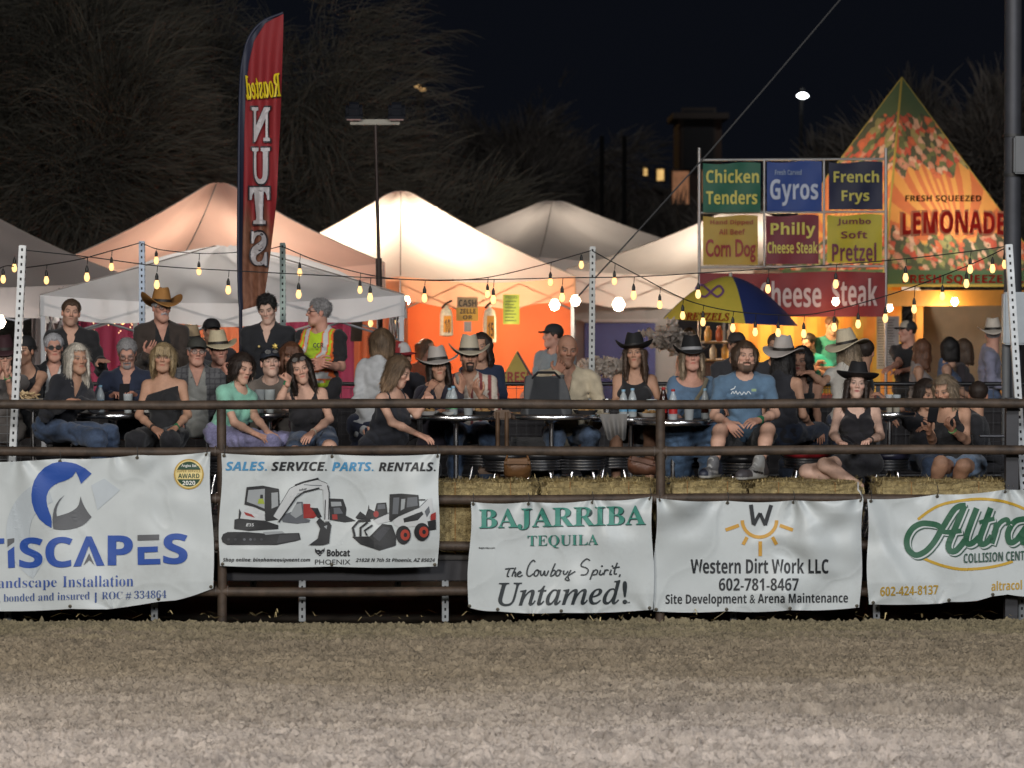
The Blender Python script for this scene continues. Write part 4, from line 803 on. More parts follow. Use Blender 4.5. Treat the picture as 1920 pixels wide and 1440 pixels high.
lampb('booth_lamp', np.array([X_(1480, 33), 33.0, 2.05]), 45, (1, .72, .36), .04, 12, 'lamp lighting the yellow food booth')
sheet('menu_sheet', 'tall pale menu sheet hung left of the booth opening', 'sign', (1644, 594, 1664, 692), 32.4, (.5, .44, .34)); sheet('menu_sheet', 'tall grey menu sheet beside the booth post', 'sign', (1661, 593, 1686, 691), 32.3, (.42, .40, .38))
for nm in ('menu_sheet', 'menu_sheet.001'):
    o = bpy.data.objects[nm]; x0 = 1646 if nm == 'menu_sheet' else 1664; q = Print(lambda px, py, l=0: PV(px, py, 32.25 - l))
    for yy in range(600, 688, 5): q.line([(x0, yy), (x0 + 14 - (yy % 3) * 2, yy)], 1.1, (.10, .09, .08))
    q.build('writing', o)
# ================================================================== pretzel umbrella
YU = 30.2; cx = P(1370, 505, YU); um = thing('umbrella', 'yellow and blue pretzel umbrella over a food cart', 'umbrella', (cx[0], YU, 0))
rad = .70; zt = P(1372, 518, YU)[2]; ze = P(1372, 604, YU)[2]
def umb(k0, k1, mat):
    def fn(u, v):
        q = k0 + (k1 - k0) * u; r = rad * v * (1 - .03 * np.sin((q - k0) / (k1 - k0) * math.pi) * v); z = zt - (zt - ze) * (v ** 1.7)
        tilt = .10; x = r * np.cos(q); y = r * np.sin(q); return np.stack([cx[0] + x, YU + y, z - tilt * x * .55], -1)
    return MB().grid(fn, 12, 14).build('canopy_panel', mat, um)
UY = M('umb_yellow', (.82, .68, .10), .6, trans=.3, var=.05); UB = M('umb_blue', (.03, .05, .20), .6, trans=.25, var=.05)
for k in range(4):
    a0 = math.radians(-172 + k * 90); umb(a0, a0 + math.pi / 2, (UY, UB)[k % 2]) 
def um_s(px, py, l=0.):
    px = np.asarray(px, float); py = np.asarray(py, float); b = PV(px, py, YU); r_ = np.clip((zt - b[:, 2] - .055 * (b[:, 0] - cx[0])) / (zt - ze), 0.01, 1.1) ** (1 / 1.7) * rad
    yy = np.sqrt(np.clip(r_ ** 2 - (b[:, 0] - cx[0]) ** 2, .0004, 9)); return PV(px, py, YU - yy - .006 - l)
q = Print(um_s); q.text('PRETZELS', (1274, 585, 1368, 600), sl((150, 60, 20)), 'bital', .012, slope=.02); q.line(crv([(1310, 552), (1305, 540), (1316, 534), (1330, 545), (1345, 556), (1356, 546), (1348, 536), (1334, 546), (1322, 556), (1310, 552)]), 4, sl((120, 80, 130))); q.build('lettering', um)
MB().tube([(cx[0], YU, 0), (cx[0], YU, zt + .04)], .018, 8).build('pole', PIPE, um)
MB().rbox((cx[0] - .05, YU + .1, .6), (.75, .5, 1.2), .03).build('cart', M('cart_grey', (.22, .2, .2), .5), um)
cl = MB(); rr = np.random.default_rng(3)
def fluff(name, label, c, d, n, col, cat):
    mb = MB()
    for i in range(n):
        p = np.array(c) + rr.normal(0, .34, 3) * d; q = rot(*rr.uniform(0, 360, 3)); s = rr.uniform(.025, .06)
        def fn(u, v): 
            x = (u - .5) * s * 2; y = (v - .5) * s * 1.6; z_ = .03 * np.sin(u * 7 + i) + .02 * np.sin(v * 9 + i * 2); return np.stack([x, y, z_], -1) @ q.T + p
        mb.grid(fn, 6, 5)
    o = mb.build(name, col); tag(o, label, cat); return o
fluff('plastic_bags', 'bundle of crumpled clear plastic bags beside the pretzel cart', P(1262, 640, 29.5), (.28, .2, .17), 110, M('crumple', (.42, .37, .33), .3, var=.2, trans=.4), 'bags')
fluff('plastic_bags', 'crumpled white bags piled behind the bald man', P(1142, 688, 29.5), (.34, .2, .11), 110, M('crumple2', (.60, .53, .47), .3, var=.2, trans=.4), 'bags')
# ================================================================== people: implicit surfaces turned into meshes
def nrm3(v): v = np.asarray(v, float); return v / (np.linalg.norm(v) + 1e-9)
class SDF:
    def __init__(s, k=.02): s.pr = []; s.k = k; s.post = []
    def cap(s, a, b, ra, rb=None, k=None, sub=False): s.pr.append(('c', np.asarray(a, float), np.asarray(b, float), ra, ra if rb is None else rb, s.k if k is None else k, sub)); return s
    def ell(s, c, r, R=None, k=None, sub=False): s.pr.append(('e', np.asarray(c, float), np.asarray(r, float) * np.ones(3), R, None, s.k if k is None else k, sub)); return s
    def bbox(s, p):
        if p[0] == 'c':
            m = max(p[3], p[4]); return np.minimum(p[1], p[2]) - m, np.maximum(p[1], p[2]) + m
        m = p[2] if p[3] is None else np.sqrt(((p[3] * p[2][None]) ** 2).sum(1)); return p[1] - m, p[1] + m
    def mesh(s, h):
        bb = [s.bbox(p) for p in s.pr if not p[6]]
        lo = np.min([b[0] for b in bb], 0) - 2.5 * h - .01; hi = np.max([b[1] for b in bb], 0) + 2.5 * h + .01
        n = np.ceil((hi - lo) / h).astype(int) + 1
        ax = [(lo[i] + h * np.arange(n[i])).astype(np.float32) for i in range(3)]
        f = np.full(n, .2, np.float32)
        for p in s.pr:
            b0, b1 = s.bbox(p); pad = p[5] + 2.5 * h + .012
            i0 = np.clip(np.floor((b0 - pad - lo) / h).astype(int), 0, n); i1 = np.clip(np.ceil((b1 + pad - lo) / h).astype(int) + 1, 0, n)
            if (i1 <= i0).any(): continue
            sl_ = tuple(slice(a, b) for a, b in zip(i0, i1))
            X = ax[0][sl_[0]][:, None, None]; Y = ax[1][sl_[1]][None, :, None]; Z = ax[2][sl_[2]][None, None, :]
            if p[0] == 'c':
                a, b = p[1], p[2]; d = b - a; L2 = float(d @ d) + 1e-12
                t = np.clip(((X - a[0]) * d[0] + (Y - a[1]) * d[1] + (Z - a[2]) * d[2]) / L2, 0, 1)
                g = np.sqrt((X - a[0] - t * d[0]) ** 2 + (Y - a[1] - t * d[1]) ** 2 + (Z - a[2] - t * d[2]) ** 2) - (p[3] + (p[4] - p[3]) * t)
            else:
                x, y, z = X - p[1][0], Y - p[1][1], Z - p[1][2]
                if p[3] is not None:
                    R = p[3]; x, y, z = R[0, 0] * x + R[1, 0] * y + R[2, 0] * z, R[0, 1] * x + R[1, 1] * y + R[2, 1] * z, R[0, 2] * x + R[1, 2] * y + R[2, 2] * z
                r = p[2]; k0 = np.sqrt((x / r[0]) ** 2 + (y / r[1]) ** 2 + (z / r[2]) ** 2); k1 = np.sqrt((x / r[0] ** 2) ** 2 + (y / r[1] ** 2) ** 2 + (z / r[2] ** 2) ** 2) + 1e-9
                g = k0 * (k0 - 1) / k1
            k = max(p[5], 1e-4); A = f[sl_]
            if p[6]: q = np.clip(.5 - .5 * (A + g) / k, 0, 1); f[sl_] = A * (1 - q) - g * q + k * q * (1 - q)
            else: q = np.clip(.5 + .5 * (A - g) / k, 0, 1); f[sl_] = A * (1 - q) + g * q - k * q * (1 - q)
        if s.post:
            X, Y, Z = ax[0][:, None, None], ax[1][None, :, None], ax[2][None, None, :]
            for fn in s.post: f = fn(X, Y, Z, f)
        return nets(f, lo, h)
def nets(f, lo, h):
    f = np.pad(f, 1, constant_values=.2); lo = lo - h
    s = f < 0; nx, ny, nz = f.shape
    c = np.zeros((nx - 1, ny - 1, nz - 1), np.uint8); sl_ = lambda i, n: slice(i, n - 1 + i)
    for i in (0, 1):
        for j in (0, 1):
            for k in (0, 1): c += s[sl_(i, nx), sl_(j, ny), sl_(k, nz)]
    act = np.argwhere((c > 0) & (c < 8)); m = len(act)
    idx = np.full(c.shape, -1, np.int64); idx[tuple(act.T)] = np.arange(m)
    acc = np.zeros((m, 3)); cnt = np.zeros(m)
    for a in range(3):
        o = [x for x in range(3) if x != a]
        for u in (0, 1):
            for v in (0, 1):
                d0 = np.zeros(3, int); d0[o[0]] = u; d0[o[1]] = v; d1 = d0.copy(); d1[a] = 1
                f0 = f[tuple((act + d0).T)]; f1 = f[tuple((act + d1).T)]; w = (f0 < 0) != (f1 < 0)
                t = f0[w] / (f0[w] - f1[w]); q = np.repeat(d0[None].astype(float), w.sum(), 0); q[:, a] += t
                acc[w] += q; cnt[w] += 1
    V = lo + h * (act + acc / np.maximum(cnt, 1)[:, None]); Fs = []
    for a in range(3):
        o = [x for x in range(3) if x != a]
        n0 = [slice(None)] * 3; n1 = [slice(None)] * 3; n0[a] = slice(0, -1); n1[a] = slice(1, None)
        s0, s1 = s[tuple(n0)], s[tuple(n1)]; e = np.argwhere(s0 != s1); e = e[(e[:, o[0]] > 0) & (e[:, o[1]] > 0) & (e[:, o[0]] < f.shape[o[0]] - 1) & (e[:, o[1]] < f.shape[o[1]] - 1)]
        if not len(e): continue
        q = []
        for u, v in ((-1, -1), (0, -1), (0, 0), (-1, 0)):
            g = e.copy(); g[:, o[0]] += u; g[:, o[1]] += v; q.append(idx[tuple(g.T)])
        q = np.stack(q, 1); fl = s0[tuple(e.T)] ^ (a == 1); q[~fl] = q[~fl][:, ::-1]; Fs.append(q)
    return V, (np.concatenate(Fs) if Fs else np.zeros((0, 4), int))
# smooth pseudo random wrinkle field
_w = np.random.default_rng(99); WK = [(nrm3(_w.normal(0, 1, 3)) * _w.uniform(18, 60), _w.uniform(0, 6.3)) for _ in range(7)]
def wrinkle(X, Y, Z, s=0.):
    a = np.sin(23 * X + 9 * Z + s) + .6 * np.sin(31 * Z - 17 * X + 12 * Y + 2 * s); b = np.sin(17 * Y - 29 * Z + 3 * s) 
    o = 1 - 2 * np.abs(np.sin(14 * X + 19 * Z + 1.3 * a + s)) + .8 * (1 - 2 * np.abs(np.sin(27 * Z - 11 * X + 9 * Y + 1.1 * b + 2 * s))) + .5 * np.sin(41 * X + 37 * Y - 33 * Z + a)
    return o * .6
TAB = _w.uniform(0, 1, 4096)
def streak(a, s=0): return np.interp((np.asarray(a) + s) % 1.0 * 4096, np.arange(4096), TAB)
def headR(yaw, pitch, roll): return rot(rz=yaw) @ rot(rx=pitch) @ rot(ry=roll)
SKIN = VC('skin', rough=.68, var=.13, vs=26, bump=.12, bs=200); HAIRM = VC('hair', rough=.55, var=.12, vs=30, bump=.5, bs=140)
CLOTH = VC('cloth', rough=.85, var=.22, vs=11, bump=.35, bs=240, sheen=.15); HATM = VC('hat_felt', rough=.8, var=.08, vs=14, bump=.12, bs=120); SHOEM = VC('shoe', rough=.5, var=.08)
GLASSF = M('glasses_frame', (.02, .018, .016), .35, var=0); GLASSL = M('glass_lens', (.05, .05, .05), .12, var=0); GLASSC = M('clear_lens', (.5, .48, .45), .05, var=0, alpha=.22)
SK = {'fair': (.58, .345, .25), 'tan': (.47, .265, .175), 'dark': (.31, .165, .11), 'pale': (.61, .40, .31), 'red': (.53, .28, .205)}
HC = {'black': (.012, .010, .010), 'dark': (.030, .019, .014), 'brown': (.075, .045, .028), 'auburn': (.13, .055, .028), 'blond': (.33, .24, .13), 'ash': (.20, .15, .10), 'white': (.60, .55, .47), 'grey': (.26, .25, .25), 'silver': (.40, .40, .42), 'lbrown': (.13, .085, .05)}
def head_mesh(jt, fem, skin, hair, h, beard=None, brow=None, age=0, mouth=0., lip=None, kneck=1., eyes=1):
    s = SDF(.02); w = (.95 if fem else 1.) * jt.uniform(.96, 1.04); jx = jt.uniform(.86, 1.10); nl = jt.uniform(-.004, .004); nw = jt.uniform(.85, 1.2); cz = jt.uniform(-.006, .005); fz = jt.uniform(.94, 1.08)
    s.ell((0, .014, .028), (.073 * w, .090, .084)); s.ell((0, -.016, -.036), ((.050 if fem else .055) * fz, .068, .076), k=.035)
    jw = (.034 if fem else .038) * jx; jr = .020 if fem else .0235
    s.cap((-jw, -.004, -.060), (-.011, -.058, -.095 + cz), jr, k=.03); s.cap((jw, -.004, -.060), (.011, -.058, -.095 + cz), jr, k=.03)
    s.ell((0, -.060, -.096 + cz), (.020 if fem else .027, .020, .018), k=.03)
    for sx in (-1, 1): s.ell((sx * .040 * w, -.056, -.016), (.022, .022, .018), k=.025); s.ell((sx * .076 * w, .008, -.004), (.009, .019, .031), k=.008)
    s.cap((-.036, -.072 if fem else -.074, .026), (.036, -.072 if fem else -.074, .026), .008 if fem else .012, k=.02)
    for sx in (-1, 1): s.ell((sx * .031, -.093, .005), (.016, .0115, .009), k=.014, sub=True)
    for sx in (-1, 1): s.ell((sx * .031, -.0735, .004), (.0135, .0125, .0105), k=.004)
    s.cap((0, -.082, .018), (0, (-.099 if fem else -.103) + nl * .6, -.020 + nl), .0065 if fem else .0075, (.0085 if fem else .0110) * nw, k=.014)
    for sx in (-1, 1): s.ell((sx * .0112 * nw, -.092, -.026 + nl), (.0080, .010, .0070), k=.008)
    s.ell((0, -.073, -.056), (.026, .013, .020), k=.02)
    s.cap((-.020, -.0775, -.0535), (0, -.0835, -.0510), .0045, .0055, k=.006); s.cap((.020, -.0775, -.0535), (0, -.0835, -.0510), .0045, .0055, k=.006); s.cap((-.015, -.079, -.0612), (.015, -.079, -.0612), .0068, k=.008)
    s.cap((-.023, -.0835, -.0575), (0, -.0895, -.0562), .0020, k=.004, sub=True); s.cap((0, -.0895, -.0562), (.023, -.0835, -.0575), .0020, k=.004, sub=True)
    if age:
        for sx in (-1, 1): s.cap((sx * .020, -.094, -.030), (sx * .033, -.083, -.060), .003, k=.010, sub=True); s.ell((sx * .034, -.05, -.085), (.018, .03, .022), k=.02)
    rn = .043 if fem else .053
    s.cap((0, .022, -.05), (0, .040, -.175), rn * 1.0 * kneck, rn * 1.08 * kneck, k=.03)
    if beard in ('full', 'goatee', 'stubb'):
        t = .010 if beard == 'full' else .008
        s.ell((0, -.066, -.094), (.030, .026, .028), k=.015)
        if beard == 'full':
            for sx in (-1, 1): s.cap((sx * .055, -.012, -.05), (sx * .02, -.064, -.095), .022 + t, k=.02)
    if beard in ('full', 'goatee', 'mous', 'stubb'):
        for sx in (-1, 1): s.cap((0, -.096, -.042), (sx * .024, -.084, -.053), .0085, .006, k=.006)
    V, Fs = s.mesh(h); x, y, z = V.T; ax = np.abs(x); r = np.random.default_rng(int(abs(V[:, 0].sum() * 1000)) % 9999)
    C = np.repeat(np.array(SK[skin] if isinstance(skin, str) else skin)[None], len(V), 0)
    front = y < -.035
    def mix(mask, col, a=1.):
        nonlocal C; m = (np.asarray(mask, float) * a)[:, None]; C = C * (1 - m) + np.array(col)[None] * m
    base = C[0].copy()
    mix(front * np.exp(-((ax - .040) / .016) ** 2 - ((z + .022) / .018) ** 2), base * [1.12, .80, .78], .55)       # flushed cheeks
    mix(front * np.exp(-(ax / .014) ** 2 - ((z + .022) / .012) ** 2), base * [1.12, .80, .78], .5)
    mix((ax > .068) * (z < .03) * (z > -.035), base * [1.1, .78, .74], .5)
    hb = np.array(HC[hair] if isinstance(hair, str) else hair); bb = np.array(HC[beard_col(beard, hair)]) if beard else hb
    if brow is not None: hb2 = np.array(HC[brow])
    else: hb2 = np.minimum(hb * .8, .22)
    lipc = np.array(lip) if lip is not None else (base * [.92, .50, .50] if fem else base * [.90, .62, .60])
    mix(front * np.clip(1.4 - ((ax / .024) ** 2 + ((z + .0560) / .0105) ** 2) * 1.1, 0, 1), lipc, .8)
    mix(front * (ax < .023) * np.exp(-((z + .0562 - ax * ax * -3) / .0022) ** 2), base * [.38, .22, .20], .7)
    if beard:
        n = .75 + .5 * r.random(len(V)); mus = front * (ax < .030) * np.exp(-((z + .045 - ax * -.32 - ax * .0) / .0085) ** 2) * (y < -.07)
        if beard == 'stubble': mix(front * (z < -.035) * np.clip((ax * 0 + .075 - ax) / .02, 0, 1), base * .45 + bb * .3, .5)
        else:
            if beard != 'goat0': mix(np.clip(mus * 1.3, 0, 1), bb, .95); 
            if beard in ('goatee', 'full', 'stubb'):
                mix(front * (z < -.070) * np.clip((.034 - ax) / .008, 0, 1) * np.clip((-.068 - z) / .006, 0, 1), bb, .95); mix(front * (ax > .022) * (ax < .034) * (z < -.045) * (z > -.09), bb, .75)
            if beard == 'full': mix((z < -.058 + .0 * ax) * (y > -.2) * (y < .03) * (z > -.125) * np.clip((ax + .06 - (z + .10) * 0) / .07, 0, 1) * (ax > .0) * ((ax > .03) | (z < -.07)), bb, .85)
    if eyes:
        ew = .0135 if fem else .0125
        for sx in (-1, 1):
            dx = x - sx * .031; open_ = np.clip(1.25 - ((dx / ew) ** 2 + ((z - .0040) / .0048) ** 2), 0, 1); open_ = np.clip(open_ * 3, 0, 1) * (y < -.06)
            mix(open_, base * .55 + np.array([.12, .12, .12]), .85); mix(front * np.exp(-((dx) ** 2 + (z - .005) ** 2) / .0066 ** 2), (.014, .010, .008), 1.)
            mix(front * np.exp(-((z - .0115 + dx * dx * 14) / .0030) ** 2) * (np.abs(dx) < .017), base * .12 if fem else base * .25, .95 if fem else .85)
            mix(front * np.exp(-((z + .004) / .003) ** 2) * (np.abs(dx) < .014), base * [.62, .48, .46], .5)
            mix(front * np.exp(-((z - .0275 + np.abs(dx - sx * .004) ** 2 * 10 * (1) - dx * sx * .12) / (.0036 if fem else .0050)) ** 2) * np.clip((.021 - np.abs(dx)) / .005, 0, 1), hb2 * .8, .92)
        for sx in (-1, 1): mix(front * np.exp(-((x - sx * .0085) ** 2 + (z + .0325) ** 2) / .0038 ** 2) * (y < -.085), base * .3, .8)
    return V, Fs, np.clip(C, .004, .9)
def beard_col(b, hair): return BEARDC.get(hair, hair) if isinstance(hair, str) else 'grey'
BEARDC = {'bald': 'grey', 'auburn': 'auburn'}
def hair_mesh(style, L, colr, h, fem, seed=0, part=0.):
    s = SDF(.018); rg = np.random.default_rng(seed + 5)
    cut = True; zlow = -.055; t = {'short': .015, 'buzz': .0035, 'tousled': .013, 'curly': .014}.get(style, .015)
    s.ell((0, .016, .030), (.074 + t, .092 + t, .086 + t))
    if style in ('tousled',):
        for i in range(16): a = rg.uniform(0, 6.28); b = rg.uniform(.3, 1.2); s.ell((.056 * math.cos(a) * math.sin(b), .012 + .078 * math.sin(a) * math.sin(b), .045 + .075 * math.cos(b)), (.026, .026, .020), k=.02)
        s.cap((-.05, -.076, .052), (.035, -.084, .056), .016, .014, k=.02)
    if style in ('long', 'wavy', 'bob', 'pony', 'mid'):
        wv = .009 if style == 'wavy' else .002
        for sx in (-1, 1):
            n = 6
            for (x0, y0, z0, x1, y1, ra, rb, ph) in ((.062, -.030, .060, .076, -.040, .017, .012, 0), (.072, -.004, .055, .088, -.010, .022, .018, 1.3), (.070, .030, .05, .082, .022, .030, .026, 2.1), (.050, .058, .04, .052, .058, .040, .030, 3.)):
                p = np.array([sx * x0, y0 + (.045 if style == 'pony' else 0), z0]); ll = L * (.78 + .14 * ph % .35)
                for i in range(n):
                    f = (i + 1) / n; q = np.array([sx * (x0 + (x1 - x0) * math.sin(f * 1.5) + .006 * math.sin(f * 3.1 + ph)) + wv * math.sin(i * 1.7 + sx + ph), y0 + (y1 - y0) * f + wv * .6 * math.cos(i * 1.9 + ph) + (.045 if style == 'pony' else 0), z0 - (ll + .06) * f]); s.cap(p, q, ra + (rb - ra) * f, ra + (rb - ra) * f, k=.016); p = q
        s.ell((0, .070, -L * .45), (.070, .036, L * .55 + .04), k=.03)
    if style == 'bun': s.ell((0, .105, .06), (.04, .035, .04), k=.02)
    if style == 'bangs' or part == 'bangs' : pass
    def post(X, Y, Z, f):
        lowf = np.maximum(-(.86 * (Y + .076) + .50 * (Z - .064)), 0) * 0 - (.86 * (Y + .074) + .50 * (Z - .083 + .10 * np.abs(X) + .016 * np.cos(X * 90) * (np.abs(X) < .06)))
        if style in ('long', 'wavy', 'bob', 'pony', 'mid', 'bangs'):
            face = -np.maximum(np.maximum(np.abs(X) - (.056 + .12 * np.clip(-Z, 0, .2)), Y + .028), Z - .075)   # carve only the face opening
            lowf = np.maximum(face, np.minimum(lowf, .0 * X - 1)); g = np.maximum(f, face)
        else:
            side = np.clip((.050 - Z) / .045, 0, 1) * (.0115 if style in ('short', 'bun') else .008)
            g = np.maximum(np.maximum(f + side, lowf), -(Z + .060 - .9 * np.clip(-Y + .030, 0, .06)))
        ang = np.arctan2(X, Y - .01)
        amp = {'buzz': .0006, 'tousled': .005, 'curly': .006, 'wavy': .003}.get(style, .0024)
        return g + amp * (np.sin(ang * 34 + 9 * np.sin(Z * 30)) * .6 + np.sin(ang * 71 + Z * 60 + X * 40) * .4) + (.004 * np.sin(X * 190) * np.sin(Y * 170) * np.sin(Z * 180) if style in ('tousled', 'curly') else 0)
    s.post.append(post)
    if part == 'bangs':
        for i in range(9): x = -.058 + .0145 * i; s.cap((x * .8, -.070, .086), (x, -.098 + .18 * x * x * 20 * .5, .030 + rg.uniform(-.006, .006)), .012, .008, k=.01)
        s.post[0] = (lambda old: lambda X, Y, Z, f: np.minimum(old(X, Y, Z, f), np.where((Z > .018) & (Y < -.05), f + .002 * np.sin(X * 500), 1)))(s.post[0])
    V, Fs = s.mesh(h); ang = np.arctan2(V[:, 0], V[:, 1] - .01) / (2 * math.pi)
    k = .55 + .75 * streak(ang * .35 + V[:, 2] * .012 * (1 if style != 'short' else 2), seed * .13) ; k *= .85 + .3 * streak(ang * .05 + .02 * V[:, 2], .4)
    C = np.array(HC[colr] if isinstance(colr, str) else colr)[None] * k[:, None]
    if colr in ('ash', 'lbrown') and fem: C = C * (1 + 1.0 * np.clip(-V[:, 2] / max(L, .1), 0, 1))[:, None]
    if h < .007: V, Fs, C = strands(V, Fs, C, {'short': 1500, 'buzz': 300, 'bun': 1500}.get(style, 2600), style, L, rg, h)
    return V, Fs, np.clip(C, .002, .9)
def strands(V, Fs, C, n, style, L, rg, h):
    """thin locks lying on the hair surface"""
    if not len(Fs): return V, Fs, C
    cen = V[Fs].mean(1); a = V[Fs[:, 2]] - V[Fs[:, 0]]; b = V[Fs[:, 3]] - V[Fs[:, 1]]; N_ = np.cross(a, b); N_ /= np.linalg.norm(N_, axis=1)[:, None] + 1e-12
    out = cen - np.array([0, .015, -.02]); N_ *= np.sign((N_ * (out + [0, 0, 0])).sum(1))[:, None]
    k = rg.integers(0, len(cen), n); p = cen[k]; nn = N_[k]
    top = np.clip((p[:, 2] - .05) / .05, 0, 1)[:, None]; fl = np.stack([p[:, 0] * 10, (p[:, 1] - .0) * 6, -np.ones(n) * .8], 1) * top + np.array([0, .0, -1.]) * (1 - top) + rg.normal(0, .09, (n, 3))
    if style in ('short', 'buzz', 'bun'): fl += np.array([0, .8, 0])
    if style in ('tousled', 'curly'): fl += rg.normal(0, .8, (n, 3))
    if style == 'wavy': fl += rg.normal(0, .22, (n, 3))
    d = fl - nn * (fl * nn).sum(1)[:, None]; d /= np.linalg.norm(d, axis=1)[:, None] + 1e-9
    ln = {'short': .020, 'buzz': .006, 'tousled': .028, 'curly': .020}.get(style, .060); ln = ln * rg.uniform(.6, 1.4, (n, 1)) * np.where(p[:, 1] < -.045, .38, 1.)[:, None]; w = rg.uniform(.0008, .0018, (n, 1)); sd = np.cross(nn, d)
    lift = {'tousled': .004, 'curly': .006, 'short': .0012, 'wavy': .003}.get(style, .0010) * rg.uniform(.3, 1.6, (n, 1))
    p0 = p - nn * .002; p1 = p + d * ln * .5 + nn * lift; p2 = p + d * ln + nn * lift * (.4 + rg.normal(0, .8, (n, 1))) + sd * rg.normal(0, .003, (n, 1)) - nn * .002
    W = np.stack([p0 - sd * w, p0 + sd * w, p1 + sd * w, p1 - sd * w, p2 + sd * w * .4, p2 - sd * w * .4], 1).reshape(-1, 3); i = np.arange(n)[:, None] * 6 + len(V)
    F2 = np.concatenate([i + [0, 1, 2, 3], i + [3, 2, 4, 5]]); cc = C[Fs[k, 0]] * rg.uniform(.6, 1.45, (n, 1))
    return np.concatenate([V, W]), np.concatenate([Fs, F2]), np.concatenate([C, np.repeat(cc, 6, 0)])
def hand_mesh(side, pose, h=.0042, k=1.0):
    """palm along +x from the wrist, palm faces -z, thumb towards +y*side"""
    s = SDF(.006); curl = {'relax': .38, 'fist': 1.25, 'flat': .10, 'grip': .85, 'fold': .6}[pose]
    s.cap((-.035, 0, 0), (0, 0, 0), .024, .024, k=.015)
    for i, y in enumerate((.030, .010, -.010, -.028)): s.cap((.010, y * .55, 0), (.082 - abs(y - .006) * .25, y, -.001), .0145, .0125, k=.012)
    for i, (y, l) in enumerate(((.032, .066), (.011, .075), (-.010, .070), (-.030, .055))):
        p = np.array([.082 - abs(y - .006) * .25, y, 0]); a = curl * (.7 + .08 * i); sp = (y) * 1.2 * (1 - min(curl, 1))
        for j, fr_ in enumerate((.46, .30, .24)):
            d = np.array([math.cos(a) * math.cos(sp), math.sin(sp) * math.cos(a), -math.sin(a)]); q = p + d * l * fr_ * 1.05
            s.cap(p, q, .0088 - .0008 * j, .0082 - .0010 * j, k=.003); p = q; a += curl * (.75 - .15 * j)
    tc = min(curl, .9); p = np.array([.018, .028, -.006])
    for j, (dx, dy, dz, l) in enumerate(((.62, .70, -.30 - .3 * tc, .042), (.85, .35 - .4 * tc, -.25 - .45 * tc, .033), (.92, .10 - .5 * tc, -.2 - .5 * tc, .026))):
        q = p + nrm3((dx, dy, dz)) * l; s.cap(p, q, (.0135, .0102, .0095)[j], (.0108, .0098, .0078)[j], k=.006); p = q
    V, Fs = s.mesh(h); V = V * k
    if side < 0: V = V * [1, -1, 1]; Fs = Fs[:, ::-1]
    return V, Fs
HCACHE = {}
def basis(d, n):
    x = nrm3(d); z = nrm3(np.asarray(n, float) - x * (x @ np.asarray(n, float))); y = np.cross(z, x); return np.stack([x, y, z], 1)
def cowboy(root, Rh, C, col, k=1., bw=.098, curl=.080, band=(.02, .015, .012), tilt=0, crown=.108, name='cowboy_hat', straw=False, dip=.030):
    n = 48; q = np.linspace(0, 2 * math.pi, n, endpoint=False); rx, ry = .088 * k, .108 * k; rings = []; bw *= .97 * (k + 1) / 2; crown *= .90; curl *= k
    def brim(t, dz):
        x = (rx + bw * t) * np.sin(q); y = -(ry + bw * .86 * t) * np.cos(q); sd = np.abs(np.sin(q)) ** 1.7
        z = curl * sd * t ** 1.6 - dip * (np.cos(q) ** 2) * t ** 1.5 + dz + .004 * np.sin(q * 3 + 1) * t; x = x * (1 - .13 * sd * t ** 2); return np.stack([x, y, z], 1)
    for t in (0, .3, .6, .85, 1.0): rings.append(brim(t, -.004))
    for t in (1.0, .85, .6, .3, .08): rings.append(brim(t, .003))
    for i, t in enumerate((0, .25, .5, .75, .92, 1.0)):
        f = 1 - .24 * t ** 1.4; x = rx * f * np.sin(q); y = -ry * f * np.cos(q); pin = np.clip(np.cos(q), 0, 1) ** 2 * .30 * t; z = np.full(n, .004 + crown * t * .96)
        z = z + .012 * t * np.cos(q) ** 2 * (np.cos(q) < 0); rings.append(np.stack([x * (1 - pin), y, z], 1))
    for f, dz in ((.86, .008), (.62, -.006), (.34, -.026), (.06, -.030)):
        x = rx * .76 * f * np.sin(q) * (1 - np.clip(np.cos(q), 0, 1) ** 2 * .35); y = -ry * .76 * f * np.cos(q); z = .004 + crown * .96 + dz * np.ones(n) + .010 * (1 - f) * 0 + .016 * np.abs(np.sin(q)) * f; rings.append(np.stack([x, y, z], 1))
    V = np.concatenate(rings); m = len(rings); i = np.arange(m - 1)[:, None] * n; j = np.arange(n)[None]; j1 = (j + 1) % n
    Fs = np.stack([i + j, i + j1, i + n + j1, i + n + j], -1).reshape(-1, 4)
    c = np.array(col) * (.92 + .16 * streak(V[:, 0] * 1.3 + V[:, 1] * .9)[:, None]) if straw else np.repeat(np.array(col)[None], len(V), 0)
    T = Rh @ rot(rx=tilt); off = np.array([0, .012, .050]) * k
    hat = mk(name, (V + off) @ T.T + C, Fs, HATM, root, True, c)
    W_ = np.concatenate([np.stack([(rx + .002) * (1 - .02 * g) * np.sin(q), -(ry + .002) * (1 - .02 * g) * np.cos(q), np.full(n, .006 + .022 * g)], 1) for g in (0, 1)])
    Fb = np.stack([j[0], j1[0], n + j1[0], n + j[0]], -1)
    mk('hat_band', (W_ + off) @ T.T + C, Fb, M('band_%.2f_%.2f' % (band[0], band[1]), band, .6), hat)
    return hat
